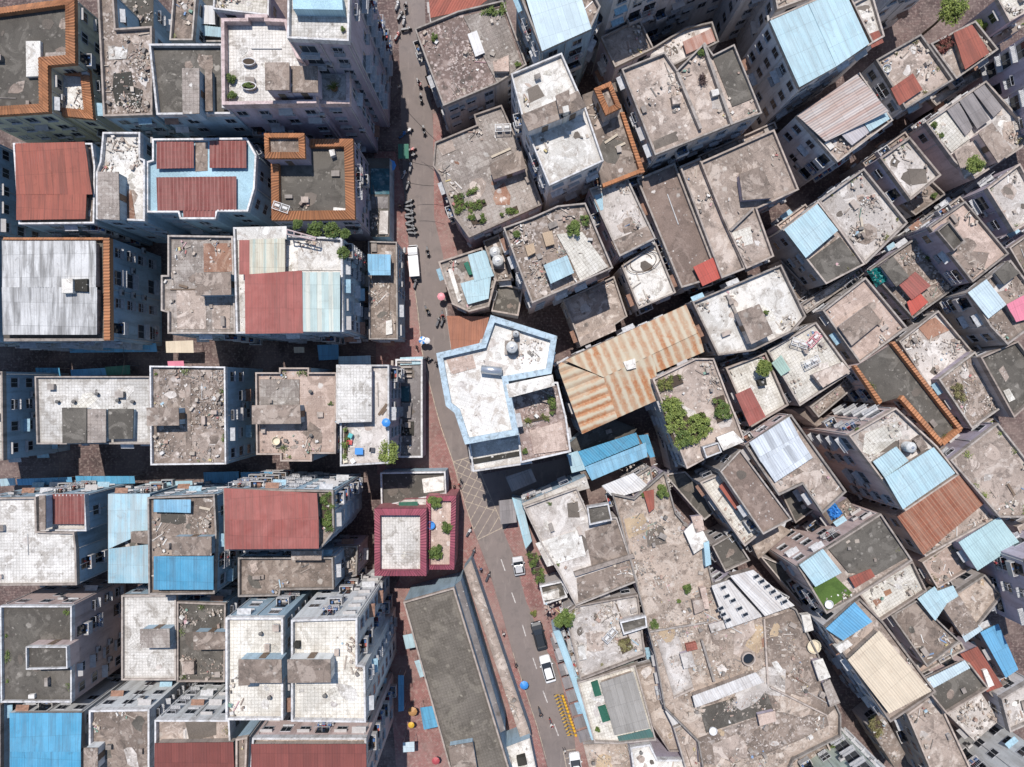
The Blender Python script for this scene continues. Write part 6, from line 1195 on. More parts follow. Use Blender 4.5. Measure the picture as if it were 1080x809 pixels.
 ('g81b',[(23.46,-50.02),(26.68,-48.77),(28.65,-55.75),(25.79,-57.9)],7,'beige','wmauve','c','market wing with brown concrete roof at the bottom beside white skylights','n',[('sheet',[(22.19,-47.46,7.9),(25.56,-46.46,7.9),(26.53,-48.48,7.6),(23.32,-49.73,7.6)],'skyl',False,7,0),('sheet',[(25.81,-46.88,7.6),(26.35,-46.7,7.6),(26.91,-48.35,7.5),(26.44,-48.57,7.5)],'blue',False,7,0)]),
 ('g82',[(19.32,0.59),(25.2,3.46),(27.68,3.46),(31.85,-7.51),(24.02,-11.68)],13,'beige','wgrey','c','block whose roof is covered by a dense green garden, right of rust streaked shed','n',[('pen',[(25.89,-8.65),(27.96,-8.02),(28.44,-9.29),(26.37,-10.09)],13,14.3,'beige','w'),('pen',[(27.99,-7.39),(30.06,-6.59),(31.34,-7.87),(28.79,-8.98)],13,14.2,'white',None)]),
 ('g83',[(25.18,11.39),(37.57,16.59),(41.04,9.39),(39.17,7.26),(33.71,4.6),(28.78,3.93)],11,'white','wgrey','c','wide block with gleaming white roof and a brown stair house, right of centre','n',[('pen',[(31.12,9.73),(33.92,10.8),(35.75,6.93),(32.95,5.55)],11,13.2,'conc',None),('edge',[(29.93,12.36),(30.32,12.53),(32.88,7.12),(32.48,6.95)],11,0.5,'conc')]),
 ('g84a',[(30.6,2.25),(36.34,4.44),(39.62,-3.07),(34.29,-6.22)],8.5,'cream','wmauve','c','block with white terrace and a long dark red lean-to roof, right of the roof garden','n',[('sheet',[(31.87,-1.56,9.5),(34.04,-0.56,9.5),(36.33,-4.76,9.2),(33.98,-6.1,9.2)],'red',True,8.5,0),('box',[(35.08,0.44),(36.25,0.78),(36.42,-0.23),(35.42,-0.39)],8.5,0.9,'soot')]),
 ('g84',[(36.43,4.69),(43.36,8.77),(48.53,1.7),(41.05,-3.19)],9,'cream','wgrey','c','block with pale pink roof full of laundry frames and green sheet','n',[('sheet',[(36.87,2.9,10.0),(38.2,4.07,10.0),(39.61,1.91,9.8),(38.28,1.07,9.8)],'pgreen',True,9,0),('pen',[(42.64,1.23),(46.62,2.89),(47.61,1.73),(43.97,-0.42)],9,10.5,'beige',None)]),
 ('g85',[(44.1,10.35),(50.18,15.08),(56.13,7.91),(49.37,2.91)],9.5,'pinkc','wgrey','c','block with sunlit brown roof and diagonal stair house beside the green tarpaulin terrace','n',[('pen',[(46.17,8.0),(50.23,10.98),(51.88,8.83),(47.92,5.52)],9.5,10.7,'conc',None)]),
 ('g87',[(51.23,16.32),(57.79,20.83),(64.34,14.28),(57.51,9.36)],8.5,'rubble','wmauve','c','block whose roof is crowded with junk, a green tarpaulin and red sheets','n',[('pen',[(52.36,16.69),(54.02,17.86),(56.19,15.2),(54.52,13.87)],8.5,10.1,'dark',None),('sheet',[(55.08,14.09,9.7),(57.41,15.93,9.7),(59.77,13.95,9.5),(57.02,11.94,9.5)],'rred',True,8.5,0),('sheet',[(56.47,11.63,9.3),(58.31,12.97,9.3),(59.6,11.66,9.1),(57.25,9.64,9.1)],'red2',True,8.5,0)]),
 ('g88',[(57.18,21.48),(62.14,25.0),(68.15,17.82),(63.19,13.9)],13,'pinkc','wmauve','c','block with smooth pink beige roof and sunken dark stair house, right side','n',[('pen',[(57.46,20.61),(59.05,21.88),(61.11,19.27),(59.69,17.94)],13,14.6,'dark','c'),('patch',[(60.5,17.33),(62.76,18.3),(65.66,17.98),(65.02,16.04),(63.08,14.1)],13.012,0.052,'conc')]),
 ('g89',[(65.01,26.7),(69.45,30.09),(73.11,23.43),(68.67,20.82)],13,'pale','wmauve','c','block with white pebbled roof at the right edge','b',[]),
 ('g89b',[(69.55,18.99),(74.62,22.58),(77.28,15.26),(73.28,12.59)],11,'conc','wmauve','c','building at the right edge with shaded mauve wall below the white pebbled roof','n',[]),
 ('g90',[(62.66,12.47),(68.28,16.91),(73.76,9.73),(67.89,5.29),(65.54,7.77)],13,'conc','wgrey','c','block with pale blue lean-to roof and pink sheet at the right edge','n',[('sheet',[(62.14,12.37,14.0),(64.69,14.22,14.0),(67.55,10.79,13.8),(65.08,8.87,13.8)],'paleblue',True,13,0),('sheet',[(67.27,10.75,14.2),(69.63,12.02,14.2),(70.59,8.87,13.8),(68.83,8.39,13.8)],'pink',True,13,0),('pen',[(65.83,15.05),(67.43,16.49),(68.86,15.05),(66.95,13.62)],13,14.2,'dark',None)]),
 ('g91',[(55.46,6.08),(61.06,10.45),(65.85,4.71),(62.7,1.16),(59.97,-0.89)],8.5,'pale','wgrey','c','block with roof buried in pale rubble and rubbish, right side','n',[('patch',[(58.23,8.34),(60.93,9.52),(62.96,7.67),(59.92,6.32)],8.512,0.076,'rustc'),('pen',[(62.21,1.58),(65.72,4.59),(67.22,3.08),(64.72,0.91)],8.5,9.5,'conc',None)]),
 ('g92',[(48.21,2.21),(53.57,5.56),(63.34,-6.49),(60.66,-8.37),(54.91,-1.94),(51.96,-2.75)],10.5,'dark','wpink',None,'block with long dark roof rimmed in orange tiles, right side','n',[('edge',[(53.19,5.65),(53.59,5.92),(63.16,-6.32),(62.76,-6.72)],10.5,0.7,'orange'),('edge',[(60.1,-8.04),(62.63,-6.18),(63.03,-6.58),(60.5,-8.71)],10.5,0.7,'orange'),('edge',[(54.39,-2.19),(54.79,-1.66),(60.5,-8.18),(60.1,-8.71)],10.5,0.7,'orange'),('edge',[(47.87,2.46),(48.27,2.59),(51.86,-2.46),(51.46,-2.99)],10.5,0.7,'orange'),('mass',[(55.46,-3.23),(56.29,-2.27),(61.78,-8.31),(61.09,-8.99)],8,'brick',None)]),
 ('g93',[(60.3,0.61),(65.41,4.51),(69.72,-3.03),(65.01,-6.39)],10,'rubble','wmauve','c','block with junk filled brown roof right of the orange rimmed dark roof','n',[]),
 ('g94',[(65.09,3.65),(70.26,5.9),(74.9,-0.07),(69.73,-4.71)],11.5,'dark','wgrey','c','block with dark roof and beige streaks at the right edge','n',[('patch',[(68.53,-1.04),(69.35,-0.71),(70.23,-2.18),(69.35,-2.61)],11.512,0.22,'cream'),('patch',[(67.99,1.87),(68.64,2.53),(69.46,0.89),(68.97,0.24)],11.512,0.064,'beige')]),
 ('g95',[(45.13,-6.97),(51.4,-3.26),(54.85,-6.46),(56.9,-8.37),(59.84,-12.21),(52.68,-17.07)],15,'pale','wpink','c','tall block with pale rubble roof and light blue sheet roofs, dark side wall','b',[('patch',[(47.51,-6.68),(51.92,-5.11),(52.56,-7.0),(48.77,-9.84),(47.19,-9.21)],15.012,0.15,'cream'),('sheet',[(48.07,-10.42,16.2),(51.19,-8.39,16.2),(52.96,-10.28,16.0),(49.74,-12.57,16.0)],'lblue',True,15,0),('sheet',[(49.47,-12.5,16.5),(56.01,-8.46,16.5),(59.0,-11.92,16.2),(52.04,-16.75,16.2)],'lblue',True,15,0),('box',[(53.71,-7.57),(54.65,-6.94),(55.58,-8.51),(54.65,-9.14)],15,0.9,'conc')]),
 ('g96',[(54.24,-18.55),(63.34,-12.52),(67.36,-16.81),(67.9,-18.95),(58.12,-24.31)],10.5,'beige','wgrey','c','block under a brown red ribbed tile roof with a broken corner, right side','n',[('sheet',[(53.54,-18.34,11.9),(62.52,-12.36,11.9),(66.38,-16.45,11.5),(57.53,-23.98,11.5)],'rtin',True,10.5,0)]),
 ('g97',[(60.67,-10.62),(67.27,-5.47),(72.54,-12.2),(72.54,-18.53),(67.53,-18.53)],12,'beige','wmauve','c','large block with mottled grey brown roof at the right edge','n',[]),
 ('g97b',[(72.05,-20.46),(76.8,-17.74),(78.84,-26.58),(75.44,-27.93)],9,'conc','wgrey','c','small building with grey roof at the right edge below the mottled roof','n',[]),
 ('g98',[(58.74,-25.61),(63.25,-22.61),(65.85,-26.43),(60.93,-29.3)],8.5,'pinkc','wpink','c','low block with salmon pink roof left of the pale teal sheet','n',[]),
 ('g99',[(62.76,-22.32),(68.49,-18.72),(71.29,-22.45),(65.42,-26.18)],11,'conc','wmauve',None,'block capped by a plain pale teal sheet roof, right edge','n',[('sheet',[(62.38,-22.18,11.6),(68.07,-18.61,11.6),(71.06,-22.34,11.5),(65.09,-26.18,11.5)],'teal',False,11,0)]),
 ('g100',[(39.17,-25.13),(50.52,-17.82),(54.83,-24.22),(47.26,-29.18),(43.08,-31.53)],13,'beige','wpink','c','block with dark stained roof, light blue sheet and green turf corner','n',[('sheet',[(39.07,-24.69,14.2),(42.29,-22.5,14.2),(44.96,-25.78,14.0),(41.35,-27.71,14.0)],'lblue',True,13,0),('patch',[(43.21,-22.45),(50.24,-18.16),(54.27,-23.88),(50.11,-26.22),(46.2,-25.96)],13.012,0.304,'dark'),('sheet',[(45.94,-26.43,14.0),(48.94,-25.26,14.0),(49.61,-26.32,13.8),(46.87,-27.92,13.8)],'brick',True,13,0),('patch',[(41.31,-27.91),(44.41,-26.49),(46.77,-28.78),(43.06,-31.28)],13.012,0.158,'turf')]),
 ('g102',[(48.99,-29.68),(56.53,-25.1),(58.55,-29.27),(51.95,-33.58)],10,'cream','wgrey','c','block with cream pink roof bearing two round rusty stains','n',[('patch',[(51.14,-30.82),(52.01,-30.41),(52.46,-31.0),(51.66,-31.59)],10.012,0.042,'rustc'),('patch',[(52.7,-29.5),(53.64,-29.15),(53.92,-29.71),(53.05,-30.2)],10.012,0.046,'rust2')]),
 ('g101',[(42.95,-33.36),(47.65,-29.44),(50.92,-32.7),(58.1,-42.23),(51.83,-46.41)],13,'beige','wwhite','c','tall white walled block with a bright blue sheet and a broad cream sheet roof','n',[('sheet',[(42.68,-33.37,14.2),(46.61,-29.77,14.2),(49.11,-32.44,14.0),(45.1,-35.01,14.0)],'blue3',True,13,0),('sheet',[(45.49,-37.44,14.6),(49.73,-33.46,14.6),(56.94,-41.82,14.3),(51.22,-44.81,14.3)],'tan',True,13,0),('box',[(44.1,-35.94),(45.77,-34.94),(46.44,-35.61),(44.77,-36.78)],13,1.0,'white')]),
 ('g103',[(54.37,-33.26),(58.06,-31.08),(64.21,-36.95),(59.56,-40.64)],8.5,'conc','wmauve','c','low block with plain grey brown roof below two rusty stains','n',[('sheet',[(57.76,-30.65,9.7),(60.2,-28.9,9.7),(61.96,-31.51,9.5),(60.39,-33.85,9.5)],'lblue',True,8.5,0),('sheet',[(60.32,-29.76,9.5),(62.94,-28.82,9.5),(63.88,-30.6,9.4),(61.96,-31.72,9.4)],'lblue',True,8.5,0)]),
 ('g104',[(62.57,-30.81),(67.76,-27.39),(70.35,-30.4),(65.85,-36.0)],8.5,'earth','wgrey','c','low block with earthy rubble roof and dark shaft near the right edge','n',[('pen',[(61.55,-31.86),(63.82,-30.46),(66.44,-34.66),(64.34,-35.95)],8.5,9.5,'rubble',None),('sheet',[(64.17,-35.95,9.5),(66.61,-34.48,9.5),(67.34,-35.18,9.3),(64.82,-37.0,9.3)],'paleblue',False,8.5,0)]),
 ('g105',[(68.48,-36.39),(70.98,-35.28),(73.89,-41.8),(72.22,-43.04)],7,'conc','wgrey',None,'narrow building under a teal blue sheet at the right edge','n',[('sheet',[(68.15,-36.21,7.5),(70.77,-34.97,7.5),(73.81,-41.67,7.3),(72.01,-42.92,7.3)],'blue3',False,7,0)]),
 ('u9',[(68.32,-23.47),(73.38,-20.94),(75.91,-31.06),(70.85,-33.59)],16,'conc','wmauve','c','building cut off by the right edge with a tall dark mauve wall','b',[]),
 ('g106',[(65.32,-39.42),(67.8,-38.32),(71.53,-44.12),(69.18,-44.95)],7.4,'conc','wmauve',None,'small building under a dark red sheet with a white strip, lower right','n',[('sheet',[(65.0,-39.23,7.9),(67.47,-38.13,7.9),(71.25,-43.95,7.8),(68.91,-44.77,7.8)],'brick',False,7.4,0),('box',[(67.94,-41.43),(68.57,-41.26),(69.64,-43.56),(68.82,-43.91)],7.4,0.9,'white')]),
 ('g107',[(58.72,-43.16),(65.11,-39.76),(67.97,-43.43),(61.99,-47.1)],9,'dark','wpink','c','block with dark roof and one white sheet strip along its top, lower right','n',[('sheet',[(58.53,-42.13,10.0),(64.37,-39.35,10.0),(65.19,-40.48,9.8),(59.62,-43.44,9.8)],'paleblue',True,9,0)]),
 ('g108',[(64.11,-48.64),(69.29,-45.7),(71.95,-49.76),(68.31,-52.84)],6,'pale','wpink',None,'low sheds with roofs of broken pink rubble at the lower right','n',[]),
 ('g109',[(70.43,-45.37),(74.82,-42.76),(76.19,-48.12),(71.66,-50.18)],8,'pale','wwhite','c','small building with pale wall and beige roof at lower right edge','n',[]),
 ('u10',[(66.74,-56.71),(73.52,-51.21),(77.99,-58.24),(70.32,-63.35)],15,'conc','wpale','c','building cut off by the bottom right corner showing a sunlit pale windowed wall','n',[]),
 ('g111',[(56.97,-47.71),(61.09,-44.69),(66.58,-56.35),(61.78,-59.1)],8,'beige','wgrey','c','block with long bare brown roof at the bottom right','n',[]),
 ('u11',[(42.38,-57.3),(49.87,-52.65),(57.5,-60.15),(51.68,-67.9),(45.22,-67.9)],14,'conc','wgreen','c','pale green walled block cut off by the bottom edge with window rows','b',[]),
 ('g113',[(52.99,-50.95),(55.26,-49.11),(58.65,-55.19),(57.23,-57.59)],5,'rubble','wgrey',None,'low junk roof strip beside the pale green wall','n',[]),
 ('g113b',[(42.96,-53.18),(45.88,-51.36),(47.71,-55.37),(45.88,-59.03),(41.14,-59.03),(37.85,-55.37)],5,'rubble','wmauve','c','low roof with tangled junk at the bottom edge left of the pale green wall','n',[]),
 ('h1',[(26.78,-14.07),(29.91,-12.71),(35.34,-21.41),(33.17,-23.18)],9,'cream','wgrey','c','lower terrace block with beige roof and a narrow red sheet, right of the rubble roof','n',[('sheet',[(29.32,-14.6,10.2),(30.32,-13.67,10.2),(32.74,-17.53,10.0),(31.88,-18.09,10.0)],'brick',True,9,0)]),
 ('h2',[(28.89,-12.2),(31.66,-9.17),(38.78,-18.8),(34.82,-20.91)],12,'pinkdk','wgrey','c','block with smooth tan brown sloping roof between silver tin and beige terrace','n',[]),
 ('h114',[(32.31,-8.64),(38.65,-4.29),(46.3,-14.97),(43.0,-18.0),(40.23,-13.92),(36.93,-15.5)],12,'beige','wpink','c','block with silvery white patched tin roof and beige rear terrace, right of centre','n',[('sheet',[(32.7,-8.13,13.0),(38.18,-4.58,13.0),(39.72,-7.5,12.8),(34.38,-10.89,12.8)],'silver',False,12,0),('sheet',[(34.38,-10.8,12.8),(39.72,-7.43,12.8),(41.63,-10.28,12.5),(36.43,-13.68,12.5)],'silver',False,12,0)]),
 ('h114b',[(39.37,-16.29),(41.87,-14.49),(44.08,-18.37),(41.31,-20.31)],7,'dark','wmauve','c','small low block with shaded dark roof below the silvery tin roof','n',[]),
 ('h115',[(29.11,-23.64),(32.16,-21.83),(34.66,-25.72),(31.05,-27.38)],7,'dark','wgrey','c','small dark flat roof between the narrow red sheet and white skylight sheds','n',[]),
 ('h116',[(34.85,-22.61),(38.07,-20.09),(41.29,-21.77),(36.39,-25.97)],6,'earth','wgrey',None,'low dusty roof strip at the foot of the smooth tan brown roof','n',[]),
 ('h117',[(44.75,-18.74),(48.46,-16.54),(50.11,-18.6),(46.68,-21.35)],8,'conc','wmauve',None,'narrow beige roof between the dark side wall and the blue tarpaulin','n',[]),
 ('s1',[(42.0,11.44),(50.6,16.98),(51.15,16.01),(42.84,10.19)],7,'pale','wgrey','c','narrow junk covered strip roof along the lane above the diagonal stair house block','n',[]),
 ('s2',[(57.36,21.68),(63.89,26.71),(64.57,25.9),(58.18,20.73)],9,'beige','wgrey','c','narrow ledge roof along the upper side of the smooth pink beige roof','n',[]),
 ('s3',[(38.54,23.08),(42.7,26.13),(43.39,25.3),(39.37,22.11)],7,'pinkc','wmauve','c','thin strip roof along the upper side of the black stained light blue sheet','n',[]),
 ('s4',[(61.09,-10.09),(69.46,-4.87),(70.29,-5.7),(62.05,-11.19)],8,'rubble','wpink','c','narrow junk covered strip along the upper side of mottled grey brown roof','n',[]),
 ('s5',[(26.9,32.9),(37.94,37.87),(38.35,36.9),(27.59,32.07)],7.5,'beige','wgrey','c','thin ledge roof along the upper side of the L shaped brown roof','n',[]),
 ('s6',[(51.01,32.23),(57.25,36.67),(57.81,35.84),(51.85,31.12)],7,'conc','wgrey','c','thin ledge roof along the upper side of the speckled white grey roof','n',[]),
 ('s7',[(61.31,41.78),(69.99,47.1),(70.55,46.12),(62.29,40.8)],6,'white','wmauve','c','row of low ledge roofs along the lower side of the brick red sheet block','n',[]),
 ('s8',[(39.85,18.3),(43.24,14.77),(46.07,14.34),(44.94,11.66),(42.11,12.51)],5,'conc','wgrey','c','low roof filling the alley between gleaming white roof and grey yard','n',[]),
 ('s9',[(50.11,1.19),(50.81,1.75),(54.31,-3.29),(53.33,-4.13)],6,'beige','wpink','c','low sliver roof beside the orange rimmed dark roof','n',[]),
 ('s10',[(35.86,8.37),(41.63,7.38),(37.41,5.13),(32.35,2.88)],5.5,'rubble','wgrey','c','low junk roof filling the gap below the gleaming white roof','n',[]),
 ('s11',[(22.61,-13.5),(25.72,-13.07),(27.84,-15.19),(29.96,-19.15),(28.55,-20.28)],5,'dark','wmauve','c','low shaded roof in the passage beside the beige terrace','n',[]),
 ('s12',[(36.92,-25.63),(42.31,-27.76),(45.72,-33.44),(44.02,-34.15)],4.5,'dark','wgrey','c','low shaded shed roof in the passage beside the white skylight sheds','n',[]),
 ('s13',[(57.81,-28.07),(60.6,-27.23),(62.13,-30.02),(59.2,-31.69)],6.5,'rubble','wgrey','c','tiny rubble covered roof between rust stained cream roof and salmon roof','n',[]),
 ('s14',[(57.81,-42.0),(65.75,-37.82),(66.31,-38.93),(58.78,-43.25)],6.5,'pinkc','wpink','c','row of narrow pinkish ledge roofs above the white sheet strip roof','n',[]),
 ('s15',[(69.99,-45.28),(72.79,-43.88),(73.63,-46.26),(71.81,-47.66)],6,'white','wmauve','c','tiny pale roof between red sheet and right edge, lower right','n',[]),
 ('s16',[(23.1,-45.54),(25.99,-45.0),(26.71,-47.16),(23.64,-48.06)],6.2,'earth','wgrey',None,'low terrace with small sheds between the dark passage and the pale sheet wing','n',[('pen',[(23.01,-45.9),(24.26,-45.55),(24.62,-46.62),(23.37,-46.97)],6.2,7.4,'pale',None)]),
 ('s17',[(20.87,-39.45),(22.14,-39.09),(23.6,-43.44),(22.51,-44.53)],5.6,'earth','wgrey',None,'low junk strip along the dark passage beside the grey corrugated roof','n',[('pen',[(20.95,-40.35),(22.2,-39.99),(22.74,-42.14),(21.67,-42.5)],5.6,7.0,'pale',None)]),
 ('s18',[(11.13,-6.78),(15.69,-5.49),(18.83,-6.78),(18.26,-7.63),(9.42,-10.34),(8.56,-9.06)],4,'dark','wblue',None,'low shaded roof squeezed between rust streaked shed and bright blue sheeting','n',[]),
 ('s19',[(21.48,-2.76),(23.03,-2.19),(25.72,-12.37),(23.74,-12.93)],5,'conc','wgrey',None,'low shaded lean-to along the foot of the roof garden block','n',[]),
 ('s20',[(43.81,-3.43),(49.41,0.91),(50.39,-0.49),(45.07,-4.97)],6,'rubble','wgrey','c','low junk strip between laundry roof and orange rimmed dark roof','n',[]),
 ('s21',[(42.03,-3.9),(44.02,-3.62),(49.7,-7.17),(49.13,-9.02)],4.5,'conc','wgrey',None,'low roof filling the alley above the silvery tin roof','n',[]),
 ('s22',[(59.07,9.07),(66.38,14.28),(67.23,13.01),(59.92,7.67)],5.5,'rubble','wgrey',None,'low junk strip below the crowded junk roof with red sheets','n',[]),
]
